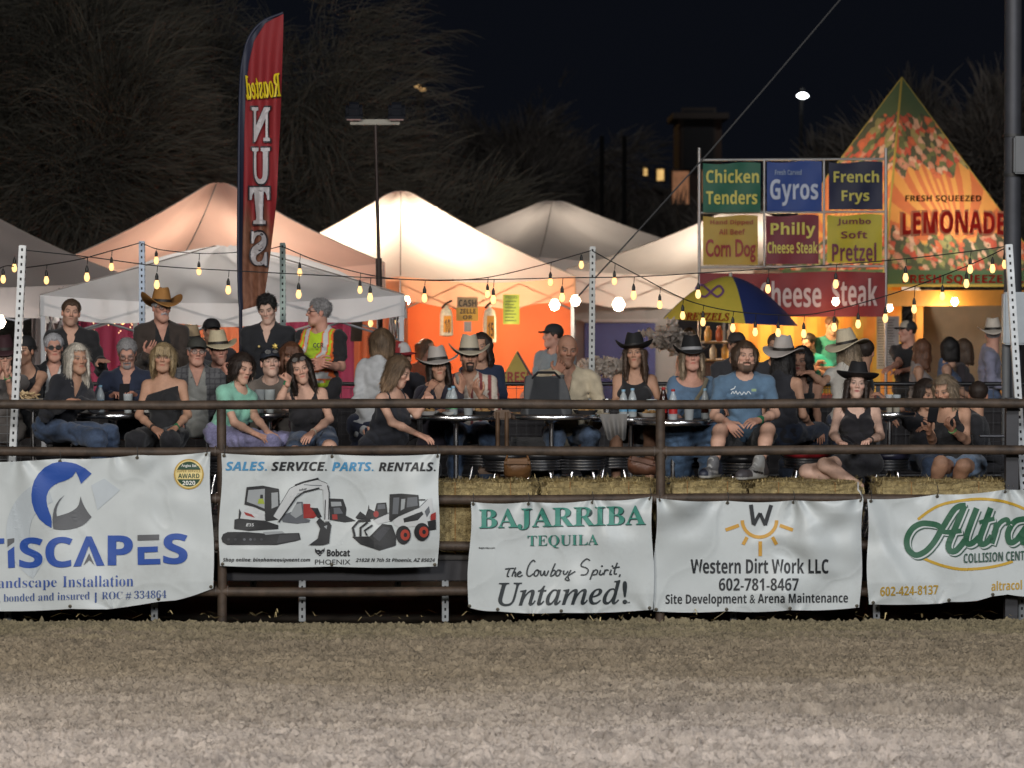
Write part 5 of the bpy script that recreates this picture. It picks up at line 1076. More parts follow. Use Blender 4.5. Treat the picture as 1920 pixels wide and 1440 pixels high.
def cap_hat(root, Rh, C, col, k=1., bill=None, bill_yaw=0, name='baseball_cap', front=None):
    n = 36; q = np.linspace(0, 2 * math.pi, n, endpoint=False); rings = []
    for t in np.linspace(0, .999, 8):
        a = t * math.pi / 2; rings.append(np.stack([.087 * k * np.sin(q) * math.cos(a) ** .8, (.012 - .105 * np.cos(q) * math.cos(a) ** .8) * k, np.full(n, (.040 + .092 * math.sin(a)) * k)], 1))
    V = np.concatenate(rings); m = len(rings); i = np.arange(m - 1)[:, None] * n; j = np.arange(n)[None]; j1 = (j + 1) % n
    Fs = np.stack([i + j, i + j1, i + n + j1, i + n + j], -1).reshape(-1, 4); c = np.repeat(np.array(col)[None], len(V), 0)
    if front is not None:
        m_ = (V[:, 1] < -.02) & (np.abs(V[:, 0]) < .06) & (V[:, 2] < .115); c[m_] = front
    T = Rh @ rot(rx=-6)
    hat = mk(name, V @ T.T + C, Fs, HATM, root, True, c)
    if bill is not False:
        mb = MB()
        for dz in (0, -.004):
            def fn(u, v):
                a = (u - .5) * 1.9; x = .086 * np.sin(a); y = -.095 * np.cos(a) - .078 * v * np.cos(a * .8); return np.stack([x * k, (y + .01) * k, (.044 + dz - .012 * v - .22 * x * x * 10 * (.4 + .6 * v)) * k], -1) @ (T @ rot(rz=bill_yaw)).T + C
            mb.grid(fn, 14, 6)
        mb.build('bill', M('bill_%.3f_%.3f' % tuple((bill or col)[:2]), bill or col, .8), hat)
    return hat
def glasses(root, Rh, C, dark=False, up=0, col=None, k=.875):
    Rh = Rh * k
    mb = MB(); lm = MB(); fr_ = 0.0016
    for sx in (-1, 1):
        q = np.linspace(0, 2 * math.pi, 17); pts = np.stack([sx * .032 + .0235 * np.cos(q), np.full(17, -.098) + .012 * np.abs(np.cos(q) * .5 + sx * .5 * 0) * 0, .003 + up + .0175 * np.sin(q)], 1)
        pts[:, 1] += (np.abs(pts[:, 0]) - .02) * .22; mb.tube(list(pts @ Rh.T + C), fr_ * (1.7 if dark else 1), 5)
        lm.add(pts[:-1] @ Rh.T + C, [list(range(16))]); mb.tube([np.array([sx * .056, -.088, .006 + up]) @ Rh.T + C, np.array([sx * .079, .004, .010 + up]) @ Rh.T + C], fr_ * 1.2, 5)
    mb.tube([np.array([-.010, -.101, .006 + up]) @ Rh.T + C, np.array([.010, -.101, .006 + up]) @ Rh.T + C], fr_, 5)
    g = mb.build('glasses', GLASSF, root); lm.build('lens', GLASSL if dark else GLASSC, g)
    return g
BASEZ = {}
def person(label, Y, head, yaw=0, pitch=0, roll=0, fem=0, skin='fair', hair=None, beard=None, hat=None, top=('tee', (.1, .1, .1)), bottom=None, by=None, lean=0, hip=None, arms=None, k=1., h=.0052, glasses_=None, age=0, sw=None, belly=0, legs=None, lip=None, floor=DZ, patt=None, hatkw={}, mouth=0., cuff=None, hide=(), neckdy=0., group='spectators on the deck', brow=None, shoes=None, kneck=1., eyes=1, bangs=False):
    k = k * .875; jt = np.random.default_rng(int(abs(head[0]) * 7 + Y * 10)); roll = roll or jt.normal(0, 3.5)
    C = P(head[0], head[1], Y); Rh = headR(yaw, pitch, roll); by = yaw * .5 if by is None else by; Rb = rot(rz=by)
    r_, f_ = Rb @ [1, 0, 0], Rb @ [0, -1, 0]
    nb = np.array([0, 0, -.150 if fem else -.143]) * k + Rb @ np.array([0, .035, 0]) + np.array([0, 0, 0.]) ; N = C + nb - f_ * (lean * .0) + np.array([neckdy, 0, 0])
    Lt = .50 * k
    H = (N + np.array([0, 0, -Lt]) - f_ * lean) if hip is None else P(hip[0], hip[1], Y + (hip[2] if len(hip) > 2 else 0))
    u = nrm3(N - H); r2 = nrm3(r_ - u * (r_ @ u)); f2 = np.cross(u, r2) * -1
    if f2 @ f_ < 0: f2 = -f2
    RT = np.stack([r2, f2, u], 1); Lt = np.linalg.norm(N - H)
    T = lambda a, b, c: N + RT @ (np.array([a, b, c]) * [k, k, 1])
    w = (.86 if fem else 1.0); SWd = (sw or (.150 if fem else .184)) * k * (.93 if sw else 1)
    root = thing('person', label, 'person', (C[0], Y, floor), group)
    # joints
    J = {}
    for sd, nm in ((-1, 'L'), (1, 'R')):
        S_ = T(sd * SWd / k, -.005, -.075 * k)
        a = (arms or {}).get(nm)
        if a is None: E_ = S_ + RT @ np.array([sd * .04, .02, -.27]) * k; Wr = E_ + RT @ np.array([-sd * .03, .20, -.08]) * k; tip = None; pose = 'relax'; nn = (0, 0, 1)
        else:
            E_ = P(a[0][0], a[0][1], Y + a[0][2]); Wr = P(a[1][0], a[1][1], Y + a[1][2]); tip = P(a[2][0], a[2][1], Y + a[2][2]) if len(a) > 2 and a[2] else None; pose = a[3] if len(a) > 3 else 'relax'; nn = a[4] if len(a) > 4 else (0, -.3, 1)
            for _ in range(3):                                           # keep arm lengths human
                d = E_ - S_; l = np.linalg.norm(d); E_ = S_ + d / l * np.clip(l, .22 * k, .31 * k)
                d = Wr - E_; l = np.linalg.norm(d); E2 = Wr - d / l * np.clip(l, .20 * k, .27 * k); E_ = E2 if a and len(a) > 5 else E_
            d = Wr - E_; l = np.linalg.norm(d); Wr = E_ + d / l * np.clip(l, .19 * k, .275 * k)
        J[nm] = (S_, E_, Wr, tip, pose, nn)
    skc = np.array(SK[skin] if isinstance(skin, str) else skin)
    tt = top[0]; parts = []
    # --- head
    hn = hair[1] if hair else 'grey'
    V, Fs, Cc = head_mesh(jt, fem, skin, hn, h * .78 if h < .006 else h, beard, brow, age, mouth, lip, kneck, eyes); parts.append((V * k @ Rh.T + C, Fs, Cc))
    # --- torso, arms
    def torso(s, inf, kk=.05, girdle=True):
        e = inf
        if girdle: s.cap(T(-SWd / k + .012, -.005, -.082 * k), T(SWd / k - .012, -.005, -.082 * k), (.040 if fem else .049) * k + e, k=kk)
        s.cap(T(0, -.02, -.0), T(-SWd / k * .72, -.01, -.062), .036 * k + e, .034 * k + e, k=.04); s.cap(T(0, -.02, -.0), T(SWd / k * .72, -.01, -.062), .036 * k + e, .034 * k + e, k=.04)
        s.ell(T(0, .005, -.175 * k), np.array([.150 * w * k + e, .104 * w * k + e, .165 * k + e]), RT, k=kk)
        s.ell(T(0, .005, -Lt * .70), np.array([(.120 if fem else .146) * k + e, .100 * w * k + e, Lt * .30 + e]), RT, k=kk)
        s.ell(T(0, -.01, -Lt), np.array([(.168 if fem else .158) * k + e, .120 * k + e, .115 * k + e]), RT, k=kk)
        if fem:
            for sd in (-1, 1): s.ell(T(sd * .068, .088, -.205 * k), np.array([.060, .055, .060]) * k + e, RT, k=.035)
        if belly: s.ell(T(0, .055 + belly * .06, -Lt * .72), np.array([.135, .10 + belly * .05, .15]) * k + e, RT, k=.06)
    b = SDF(.03); torso(b, 0)
    b.cap(C + Rh @ np.array([0, .030, -.09]) * k, T(0, -.01, -.03), (.042 if fem else .051) * k * kneck, (.048 if fem else .060) * k * kneck, k=.035)
    q = .88 if fem else 1.
    for nm in 'LR':
        if nm in hide: continue
        S_, E_, Wr, tip, pose, nn = J[nm]
        b.cap(S_, E_, .044 * q * k, .036 * q * k, k=.03); m = E_ + (Wr - E_) * .35; b.cap(E_, m, .038 * q * k, .037 * q * k, k=.02); b.cap(m, Wr, .037 * q * k, .025 * q * k, k=.02)
    LJ = None
    if legs:
        LJ = []
        for i, sd in enumerate((-1, 1)):
            hp = T(sd * .085, 0, -Lt)
            if legs == 'sit': kn = hp + f2 * .40 + r2 * sd * .05 + np.array([0, 0, .0]); an = kn + np.array([0, .05, -.40]) - f_ * .04
            elif legs == 'stand': kn = hp + np.array([0, 0, -.42]) + f_ * .02; an = kn + np.array([0, .03, -.41])
            else: kn = P(legs[i][0][0], legs[i][0][1], Y + legs[i][0][2]); an = P(legs[i][1][0], legs[i][1][1], Y + legs[i][1][2])
            LJ.append((hp, kn, an)); an[2] = max(an[2], floor + .07)
            b.cap(hp, kn, .080 * k, .055 * k, k=.04); mk_ = kn + (an - kn) * .3; b.cap(kn, mk_, .053 * k, .053 * k, k=.03); b.cap(mk_, an, .053 * k, .036 * k, k=.03)
    V, Fs = b.mesh(max(h * 2.0, .0105)); parts.append((V, Fs, np.repeat(skc[None], len(V), 0) * (.95 + .1 * streak(V[:, 2] * .2 + V[:, 0] * .1)[:, None])))
    for sd, nm in ((-1, 'L'), (1, 'R')):
        if nm in hide: continue
        S_, E_, Wr, tip, pose, nn = J[nm]; key = (sd, pose, fem, round(h, 4))
        if key not in HCACHE: HCACHE[key] = hand_mesh(-sd, pose, max(.0040, h * .8), .92 if fem else 1.03)
        V, Fs = HCACHE[key]; d = (tip - Wr) if tip is not None else (Wr - E_)
        Bm = basis(d, nn); V = V * k @ Bm.T + Wr; cc = np.repeat((skc * [1.02, .93, .92])[None], len(V), 0); parts.append((V, Fs, cc))
    off = 0; VV = []; FF = []; CC = []
    for V, Fs, c in parts: VV.append(V); FF.append(Fs + off); CC.append(c); off += len(V)
    mk('body', np.concatenate(VV), np.concatenate(FF), SKIN, root, True, np.concatenate(CC))
    # --- shirt
    def pcol(V, base):
        c = np.repeat(np.array(base)[None], len(V), 0)
        if patt is not None: c = patt((V - N) @ RT, V, c)
        return c
    if tt != 'none':
        g = SDF(.03); e = .013 if tt != 'jacket' else .022
        girdle = tt not in ('tank', 'strap', 'off'); torso(g, e, girdle=girdle)
        fr = {'tee': .62, 'polo': .60, 'long': 1.9, 'jacket': 1.9, 'half': 1.0, 'cap': .3}.get(tt, 0)
        for nm in 'LR':
            S_, E_, Wr = J[nm][:3]
            if fr and nm not in hide:
                loose = {'tee': .009, 'polo': .010, 'half': .011}.get(tt, .010)
                if fr <= 1: g.cap(S_, S_ + (E_ - S_) * fr, .045 * q * k + e * .6, .044 * q * k + loose, k=.03)
                else:
                    g.cap(S_, E_, .045 * q * k + e * .6, .040 * q * k + loose, k=.03); g.cap(E_, E_ + (Wr - E_) * (.93 if fr > 1.5 else .5), .043 * q * k + loose, .030 * q * k + .012, k=.02)
        nk = top[2] if len(top) > 2 else 'crew'
        zcut = -Lt - .10 * k; sd_ = random.uniform(0, 9)
        def post(X, Y_, Z, f, nk=nk):
            a = (X - N[0]) * r2[0] + (Y_ - N[1]) * r2[1] + (Z - N[2]) * r2[2]; bb = (X - N[0]) * f2[0] + (Y_ - N[1]) * f2[1] + (Z - N[2]) * f2[2]; c = (X - N[0]) * u[0] + (Y_ - N[1]) * u[1] + (Z - N[2]) * u[2]
            f = f + (.0105 if tt != 'jacket' else .0120) * wrinkle(X, Y_, Z, sd_) * np.clip(.30 + np.clip(-c - .08, 0, .3) * 4 + np.abs(a) * 1.6, 0, 1)
            if nk == 'crew': f = np.maximum(f, .074 * k - np.sqrt(a * a + (bb - .028) ** 2 + ((c - .012) * .9) ** 2))
            elif nk == 'v': f = np.maximum(f, .066 * k - np.sqrt(a * a + (bb - .02) ** 2 + (c - .012) ** 2)); f = np.maximum(f, np.minimum(np.minimum(.048 + c * .33, .12) - np.abs(a), bb - .01))
            elif nk == 'open': f = np.maximum(f, .066 * k - np.sqrt(a * a + (bb - .02) ** 2 + (c - .012) ** 2)); f = np.maximum(f, np.minimum(np.minimum(.046 + c * .24, .12) - np.abs(a), bb - .02))
            elif nk == 'scoop': f = np.maximum(f, .100 * k - np.sqrt(a * a + (bb - .05) ** 2 + (c + .02) ** 2)); 
            elif nk == 'wide': f = np.maximum(f, .118 * k - np.sqrt((a * .85) ** 2 + ((bb - .04) * .8) ** 2 + (c - .005) ** 2))
            if tt == 'tank': f = np.maximum(f, np.where(c > -.17, np.abs(a) - (.108 * k + np.clip(-c - .10, 0, .1) * .8), -1)); f = np.maximum(f, np.where(bb > -.03, .098 * k - np.sqrt((a * 1.15) ** 2 + (bb * .3) ** 2 + (c + .02) ** 2), -1))
            if tt == 'strap': f = np.maximum(f, np.where(c > -.155 * k, .012 - np.abs(np.abs(a) - .088 * k) < 0, False) * 1.0 - .0) if False else np.maximum(f, np.where(c > -.135 * k, np.abs(np.abs(a) - .088 * k) - .014, -1))
            if tt == 'off': f = np.maximum(f, (c + .115 * k) + a * .32 * (-1))
            return np.maximum(f, zcut - c)
        g.post.append(post); V, Fs = g.mesh(max(h * 1.9, .0095)); mk({'tee': 'shirt', 'polo': 'shirt', 'long': 'shirt', 'jacket': 'jacket', 'half': 'shirt', 'tank': 'tank_top', 'strap': 'tank_top', 'off': 'blouse', 'cap': 'blouse'}[tt], V, Fs, CLOTH, root, True, pcol(V, top[1]))
        if tt in ('polo',) or nk == 'open':
            mb = MB()
            for sd in (-1, 1):
                pts = [T(sd * x_, y_, z_) for x_, y_, z_ in ((.0, -.072, .035), (.05, -.045, .025), (.072, .0, .0), (.055, .055, -.025), (.03, .085, -.055))]; wd = (.03, .03, .032, .034, .036)
                Vq = []; 
                for p_, w_ in zip(pts, wd): Vq += [p_ + u * .012, p_ - u * (w_ - .008) + r2 * sd * .012]
                mb.add(Vq, [(2 * i, 2 * i + 1, 2 * i + 3, 2 * i + 2) for i in range(4)])
            mb.build('collar', M('collar_%.2f_%.2f_%.2f' % tuple(np.array(top[1][:3]) * 1.0), tuple(np.array(top[1][:3]) * 1.05), .85), root)
    # --- trousers / shorts / skirt
    if bottom and LJ:
        g = SDF(.03); e = .014; g.ell(T(0, -.01, -Lt), np.array([(.170 if fem else .162) * k + e, .122 * k + e, .118 * k]), RT, k=.05)
        for hp, kn, an in LJ:
            if bottom[0] == 'trousers': g.cap(hp, kn, .080 * k + e, .056 * k + e, k=.04); g.cap(kn, an, .056 * k + e, .045 * k + e, k=.03)
            elif bottom[0] == 'shorts': g.cap(hp, hp + (kn - hp) * (bottom[2] if len(bottom) > 2 else .72), .082 * k + e, .072 * k + e, k=.04)
            elif bottom[0] == 'skirt': g.cap(hp, kn, .090 * k + e, .085 * k + e, k=.10); g.cap(kn, kn + (an - kn) * (bottom[2] if len(bottom) > 2 else .8), .085 * k + e, .10 * k + e, k=.09)
        sd_ = random.uniform(0, 9); g.post.append(lambda X, Y_, Z, f: f + .0095 * wrinkle(X, Y_, Z, sd_)); V, Fs = g.mesh(.0100)
        c = np.repeat(np.array(bottom[1])[None], len(V), 0) * (.75 + .5 * streak(V[:, 0] * .2 + V[:, 2] * .3)[:, None]); mk(bottom[0], V, Fs, CLOTH, root, True, c)
    if shoes and LJ:
        for (hp, kn, an), sh in zip(LJ, shoes): shoe(root, an, P(sh[0], sh[1], Y + sh[2]), sh[3])
    # --- hair
    if hair and hair[0] != 'bald':
        V, Fs, c = hair_mesh(hair[0], hair[2] if len(hair) > 2 else .1, hair[1], max(h * 1.05, .0055), fem, int(abs(head[0])), 'bangs' if bangs else 0.)
        if hat:
            V = V.copy(); t_ = np.clip((V[:, 2] - .022) / .03, 0, 1)[:, None]; V[:, :2] = V[:, :2] * (1 - .13 * t_) + np.array([0, .014 * .13])[None] * t_; V[:, 2] = np.where(V[:, 2] > .070, .070 + (V[:, 2] - .070) * .2, V[:, 2])
            rr_ = np.hypot(V[:, 0] / .076, (V[:, 1] - .012) / .095); cl_ = (V[:, 2] > .03) & (rr_ > 1); V[cl_, 0] /= rr_[cl_]; V[cl_, 1] = .012 + (V[cl_, 1] - .012) / rr_[cl_]
        mk('hair', V * k @ Rh.T + C, Fs, HAIRM, root, True, c)
    if hat:
        if hat[0] == 'cowboy': cowboy(root, Rh, C, hat[1], k, **hatkw)
        elif hat[0] == 'cap': cap_hat(root, Rh, C, hat[1], k, **hatkw)
    if glasses_: glasses(root, Rh, C, glasses_ == 'dark', .085 if glasses_ == 'up' else 0)
    if cuff:
        mb = MB()
        for nm, col_, wd in cuff:
            S_, E_, Wr = J[nm][:3]; d = nrm3(Wr - E_); Bq = basis(d, (0, -.5, 1)); c0 = Wr - d * .012
            mb.lathe(c0, [(.0285 * q * k, -wd / 2), (.0325 * q * k, -wd / 2), (.0325 * q * k, wd / 2), (.0285 * q * k, wd / 2)], 16, R=np.stack([Bq[:, 1], Bq[:, 2], Bq[:, 0]], 1), col=col_)
        mb.build('wristband', VC('wristband', rough=.5), root)
    root['_'] = 1; del root['_']
    return root, dict(C=C, Rh=Rh, N=N, RT=RT, J=J, H=H, T=T, r=r2, f=f2, u=u, Lt=Lt)
def shoe(root, an, toe, cols):
    """low sneaker from ankle an to toe point"""
    toe = np.asarray(toe); g = SDF(.012); d = toe - an; d[2] = 0; d = nrm3(d); z = toe[2]; heel = np.array([an[0], an[1], z + .03]) - d * .045; ball = np.array([toe[0], toe[1], z + .028]) - d * .05; s_ = np.cross(d, [0, 0, 1])
    g.cap(heel, ball, .034, .041, k=.02); g.cap(ball, ball + d * .03, .040, .034, k=.02); g.cap(heel + [0, 0, .02], an + [0, 0, .035], .036, .043, k=.02); g.cap((heel + ball) / 2 + [0, 0, .02], an + d * .02, .03, .035, k=.03)
    g.post.append(lambda X, Y_, Z, f: np.maximum(f, (z + .0) - Z)); V, Fs = g.mesh(.0055)
    hgt = V[:, 2] - z; al = (V - heel) @ d / .22; lat = (V - heel) @ s_
    c = np.where((hgt < .018)[:, None], (.42, .42, .40), np.where(((al > .78) | (al < .18))[:, None], cols[0], cols[1])); c = np.where(((np.abs(np.sin(al * 34)) < .45) & (al > .3) & (al < .72) & (hgt > .055) & (np.abs(lat) < .022))[:, None], (.6, .6, .58), c)
    c = np.where(((np.abs(hgt - .042 - .04 * (al - .4)) < .008) & (al > .2) & (al < .7))[:, None], cols[2], c)
    mk('shoe', V, Fs, SHOEM, root, True, c)
# ================================================================== the spectators, left to right
NAVY = (.018, .026, .055); BLK = (.013, .013, .015); G_ = (.05, .30, .09); W_ = (.5, .5, .48); DEN = (.055, .085, .15)
def inner(tee, jk, w=.055):
    return lambda q, V, c: np.where(((np.abs(q[:, 0]) < w - q[:, 2] * .06) & (q[:, 1] > .02))[:, None], tee, jk)
def stripes(base, st, f=62., w=.35, ax=0):
    return lambda q, V, c: np.where((np.sin(q[:, ax] * f * 2) > 1 - 2 * w)[:, None], st, base) * np.ones((len(V), 1))
def plaidvest(q, V, c):
    p = np.where(((np.sin(q[:, 0] * 150) > .75) | (np.sin(q[:, 2] * 150) > .75))[:, None], (.045, .045, .05), (.10, .10, .105)); return np.where(((np.abs(q[:, 0]) < .06 - q[:, 2] * .06) & (q[:, 1] > .02))[:, None], (.26, .26, .24), p)
def camo(q, V, c):
    n = np.sin(V[:, 0] * 61 + 2 * np.sin(V[:, 2] * 43)) + np.sin(V[:, 2] * 57 + 2.2 * np.sin(V[:, 0] * 39)); return np.where((n > .6)[:, None], (.055, .06, .04), np.where((n < -.6)[:, None], (.015, .015, .014), (.03, .03, .026)))
def teeprint(q, V, c):
    m = (np.abs(q[:, 0]) < .075) & (q[:, 2] < -.14) & (q[:, 2] > -.26) & (q[:, 1] > 0) & (np.sin(q[:, 0] * 160) * np.sin(q[:, 2] * 190 + q[:, 0] * 40) > .2); return np.where(m[:, None], (.33, .29, .24), c)
P1, _ = person('person in a dark red hat and glasses with clasped hands at the left edge', 21.9, (8, 667), 15, 6, fem=1, skin='fair', hair=('mid', 'dark', .10), hat=('cowboy', (.035, .010, .014)), hatkw=dict(bw=.055, curl=.012, crown=.10), top=('tee', (.10, .09, .085)), glasses_='clear', lip=None,
               arms={'R': ((26, 748, -.1), (12, 702, -.28), (4, 680, -.30), 'fold', (-.6, -.3, .2)), 'L': ((-22, 748, -.1), (-4, 704, -.26), (4, 682, -.28), 'fold', (.6, -.3, .2))}, cuff=[('R', G_, .02)])
person('woman in a black beanie, black tank top and hoop earrings behind the left post', 22.2, (46, 657), -18, 4, fem=1, skin='tan', hair=('bun', 'black'), hat=('cap', (.012, .012, .013)), hatkw=dict(bill=False, name='beanie'), top=('tank', BLK, 'scoop'), arms={'R': ((72, 722, -.1), (50, 752, -.3), (40, 755, -.4)), 'L': ((8, 730, 0), (25, 752, -.25), (38, 754, -.3))})
person('older woman with cropped silver hair and dark sunglasses', 22.5, (101, 652), 14, 0, fem=1, skin='red', hair=('short', 'silver'), top=('jacket', BLK, 'v'), glasses_='dark', age=1, patt=inner((.55, .55, .54), BLK, .05))
BL, bl = person('woman with long white blonde hair in a black denim shirt looking right', 21.15, (145, 672), 32, 4, roll=-2, fem=1, skin='tan', hair=('long', 'white', .19), age=1, top=('long', (.017, .018, .024), 'v'), by=42, hip=(102, 806, .06), bottom=('trousers', DEN), legs=(((182, 822, -.34), (196, 930, -.25)), ((205, 812, -.10), (222, 930, -.1))),
                arms={'L': ((84, 778, -.16), (122, 756, -.34), (140, 748, -.4), 'relax'), 'R': ((178, 765, -.1), (150, 752, -.3), (135, 749, -.36), 'relax')})
person('young man standing with short brown hair in an open black shirt, hand out', 23.0, (133, 587), 12, -3, skin='fair', hair=('short', 'brown'), beard='stubble', top=('long', BLK, 'open'), legs='stand', bottom=('trousers', (.03, .03, .035)), arms={'R': ((196, 712, .05), (187, 672, -.22), (206, 678, -.32), 'flat', (.1, -.3, 1)), 'L': ((100, 702, .0), (104, 750, -.1))})
PH6, p6 = person('older man with grey hair and white goatee looking down at a phone', 22.0, (238, 662), 6, 27, skin='red', hair=('short', 'grey'), beard='goatee', age=1, glasses_='clear', top=('long', NAVY, 'open'), brow='grey', belly=.3,
                 arms={'L': ((183, 752, -.1), (212, 742, -.32), (230, 732, -.38), 'grip', (-.2, .4, 1)), 'R': ((290, 752, -.1), (254, 742, -.32), (238, 732, -.38), 'grip', (.3, .5, 1))})
person('standing man in a tan cowboy hat, grey moustache and brown leather jacket', 23.1, (303, 578), 26, 0, skin='red', hair=('short', 'silver'), beard='mous', age=1, brow='grey', glasses_='clear', hat=('cowboy', (.36, .17, .045)), hatkw=dict(curl=.085, bw=.115, crown=.115), top=('jacket', (.040, .028, .022), 'v'), patt=inner((.012, .012, .013), (.040, .028, .022), .05), legs='stand', bottom=('trousers', (.03, .035, .05)),
       arms={'L': ((258, 700, -.05), (281, 658, -.30), (300, 634, -.34), 'relax', (.5, -.6, .4)), 'R': ((350, 700, 0), (330, 745, -.15))}, cuff=[('L', G_, .025)])
person('woman with blonde bangs and one bare shoulder in a black off shoulder top', 21.1, (306, 671), 3, 0, roll=2, fem=1, skin='tan', hair=('mid', 'blond', .105), bangs=True, age=1, top=('off', (.012, .012, .014)), legs='sit', bottom=('trousers', (.014, .014, .018)), by=-6,
       arms={'L': ((260, 782, -.12), (298, 812, -.36), (318, 822, -.40), 'fold', (0, -.5, .8)), 'R': ((352, 778, -.1), (326, 806, -.36), (306, 822, -.42), 'fold', (0, -.5, .8))}, cuff=[('R', (.05, .22, .10), .03), ('L', (.08, .06, .05), .02)])
person('man in a dark olive cap and glasses with grey vest over grey tee', 22.2, (369, 660), 14, 0, skin='red', hair=('short', 'grey'), glasses_='clear', hat=('cap', (.045, .045, .038)), top=('jacket', (.085, .085, .088), 'v'), patt=plaidvest, age=1)
person('man in a cream straw cowboy hat holding his hand to his mouth', 22.7, (410, 657), 18, 0, skin='red', hair=('short', 'brown'), hat=('cowboy', (.56, .48, .32)), hatkw=dict(straw=True, curl=.045), top=('long', (.030, .032, .028), 'open'), patt=camo, arms={'R': ((440, 740, -.05), (425, 700, -.25), (412, 680, -.22), 'fist', (-.6, -.2, .3)), 'L': ((375, 740, 0), (390, 770, -.2))})
person('person mostly hidden under a woven tan straw hat', 23.4, (357, 645), -10, 5, skin='tan', hair=('short', 'dark'), hat=('cowboy', (.34, .25, .15)), hatkw=dict(straw=True, bw=.05, curl=.01, crown=.10), top=('tee', (.05, .05, .055)), h=.0075)
person('person behind in a shiny black cap under the silver tent', 24.6, (397, 622), 20, 0, skin='tan', hair=('short', 'dark'), hat=('cap', (.012, .012, .014)), top=('tee', (.04, .035, .04)), h=.0075)
person('girl with a dark bob and mint green tee looking down to the right', 21.0, (455, 690), 36, 14, roll=6, fem=1, skin='fair', hair=('bob', 'dark', .06), top=('tee', (.24, .52, .40)), by=42, hip=(423, 818, .04), bottom=('trousers', (.26, .25, .42)), legs=(((510, 834, -.34), (515, 940, -.3)), ((535, 828, -.1), (540, 940, -.05))),
           arms={'L': ((440, 794, -.20), (495, 822, -.40), (525, 832, -.45), 'relax'), 'R': ((478, 782, -.12), (508, 816, -.32), (530, 828, -.4), 'relax')})
person('young man in a navy cap with sunglasses on its brim, olive tee, looking up', 21.9, (507, 681), 14, -8, skin='pale', hair=('short', 'dark'), hat=('cap', (.018, .022, .034)), top=('tee', (.15, .125, .105)), patt=teeprint, eyes=1, arms={'L': ((468, 762, -.1), (490, 785, -.3)), 'R': ((548, 762, -.1), (520, 785, -.3))}, glasses_='up')
person('woman with reddish bangs peering out behind the deputy', 22.5, (546, 668), 8, 5, fem=1, skin='tan', hair=('mid', 'auburn', .12), bangs=True, top=('tee', (.05, .03, .03)), age=1)
DP, dp = person('young deputy standing in a black polo with a gold star badge', 23.1, (501, 580), -6, 16, skin='pale', hair=('tousled', 'black'), top=('polo', (.012, .013, .017), 'v'), legs='stand', bottom=('trousers', (.05, .045, .035)), arms={'L': ((470, 690, .02), (474, 752, -.08)), 'R': ((560, 690, .05), (545, 750, -.1))}, sw=.205)
def star(root, c, r, R_, mat):
    mb = MB(); q = [np.array([(r if i % 2 == 0 else r * .48) * math.sin(i * math.pi / 6), -.003, (r if i % 2 == 0 else r * .48) * math.cos(i * math.pi / 6)]) @ np.asarray(R_).T + c for i in range(12)]
    mb.add(q + [c - np.asarray(R_) @ [0, .006, 0]], [(i, (i + 1) % 12, 12) for i in range(12)]); mb.build('badge', mat, root, smooth=False)
GOLDM = M('badge_gold', (.55, .40, .10), .35, .6)
star(DP, dp['T'](.085, .152, -.165), .028, rot(rz=-4), GOLDM); MB().lathe(dp['T'](-.06, .150, -.165), [(.004, 0), (.010, .004), (.004, .010)], 10, R=rot(90)).build('pin', M('pin_gold', (.8, .6, .25), .3, .3), DP)
VY = (.42, .60, .02); VO = (.75, .14, .02)
def vest(q, V, c):
    a, b, cc = q.T; v = (np.abs(a) < .138 + .0 * cc) & (cc > -.60) & (np.abs(b) < .3)
    out = np.where(v[:, None], VY, (.012, .012, .014)); s = np.abs(np.abs(a) - .082); out = np.where((v & (s < .027) & (cc > -.42))[:, None], VO, out); out = np.where((v & (s < .017) & (cc > -.42))[:, None], (.55, .56, .55), out)
    s2 = np.abs(cc + .36); out = np.where((v & (s2 < .040))[:, None], VO, out); out = np.where((v & (s2 < .026))[:, None], (.55, .56, .55), out); return np.where((v & (np.abs(np.abs(a) - .132) < .008))[:, None], VO, out)
VM, vm = person('heavy man standing in a lime safety vest marked CCR, arms crossed, facing left', 22.9, (597, 586), -72, -2, skin='red', hair=('curly', 'grey'), glasses_='clear', age=1, brow='grey', belly=.95, sw=.21, top=('tee', (.012, .012, .014), 'crew'), patt=vest, by=-24, legs='stand', bottom=('trousers', (.02, .02, .025)),
                arms={'R': ((640, 688, -.06), (592, 684, -.36), (575, 688, -.38), 'relax', (0, -1, .1)), 'L': ((560, 688, -.1), (606, 676, -.34), (622, 682, -.36), 'relax', (0, -1, .1))})
q = Print(lambda px, py, l=0: PV(px, py, vm['T'](.0, .17, -.21)[1] - .055 - l)); q.text('CCR', (587, 643, 607, 652), (.02, .02, .02), 'sans', .01); q.build('lettering', VM)
person('brown haired woman resting her cheek on her fist, sleeveless black top', 20.75, (563, 692), 8, 2, roll=-13, fem=1, skin='fair', hair=('long', 'dark', .19), glasses_='up', top=('tank', (.014, .013, .016), 'v'), by=4, legs='sit', bottom=('shorts', (.06, .09, .15)), hip=(585, 822, .1), neckdy=.015,
       arms={'L': ((520, 758, -.28), (537, 722, -.24), (541, 700, -.18), 'fist', (.5, -.5, .2)), 'R': ((618, 786, -.10), (572, 822, -.38), (558, 838, -.46), 'relax', (0, -.5, 1))}, cuff=[('L', (.03, .22, .10), .03), ('R', (.6, .5, .4), .012)])
person('woman seen from behind with a brown bob and loose pale grey shirt', 21.9, (717, 643), 165, 0, fem=1, skin='fair', hair=('bob', 'lbrown', .085), top=('long', (.44, .45, .46)), by=160, hip=(692, 800, .0), legs='stand', bottom=('trousers', (.02, .025, .05)), hide=(), arms={'R': ((672, 748, -.05), (690, 790, -.1)), 'L': ((745, 740, .1), (760, 760, .2))})
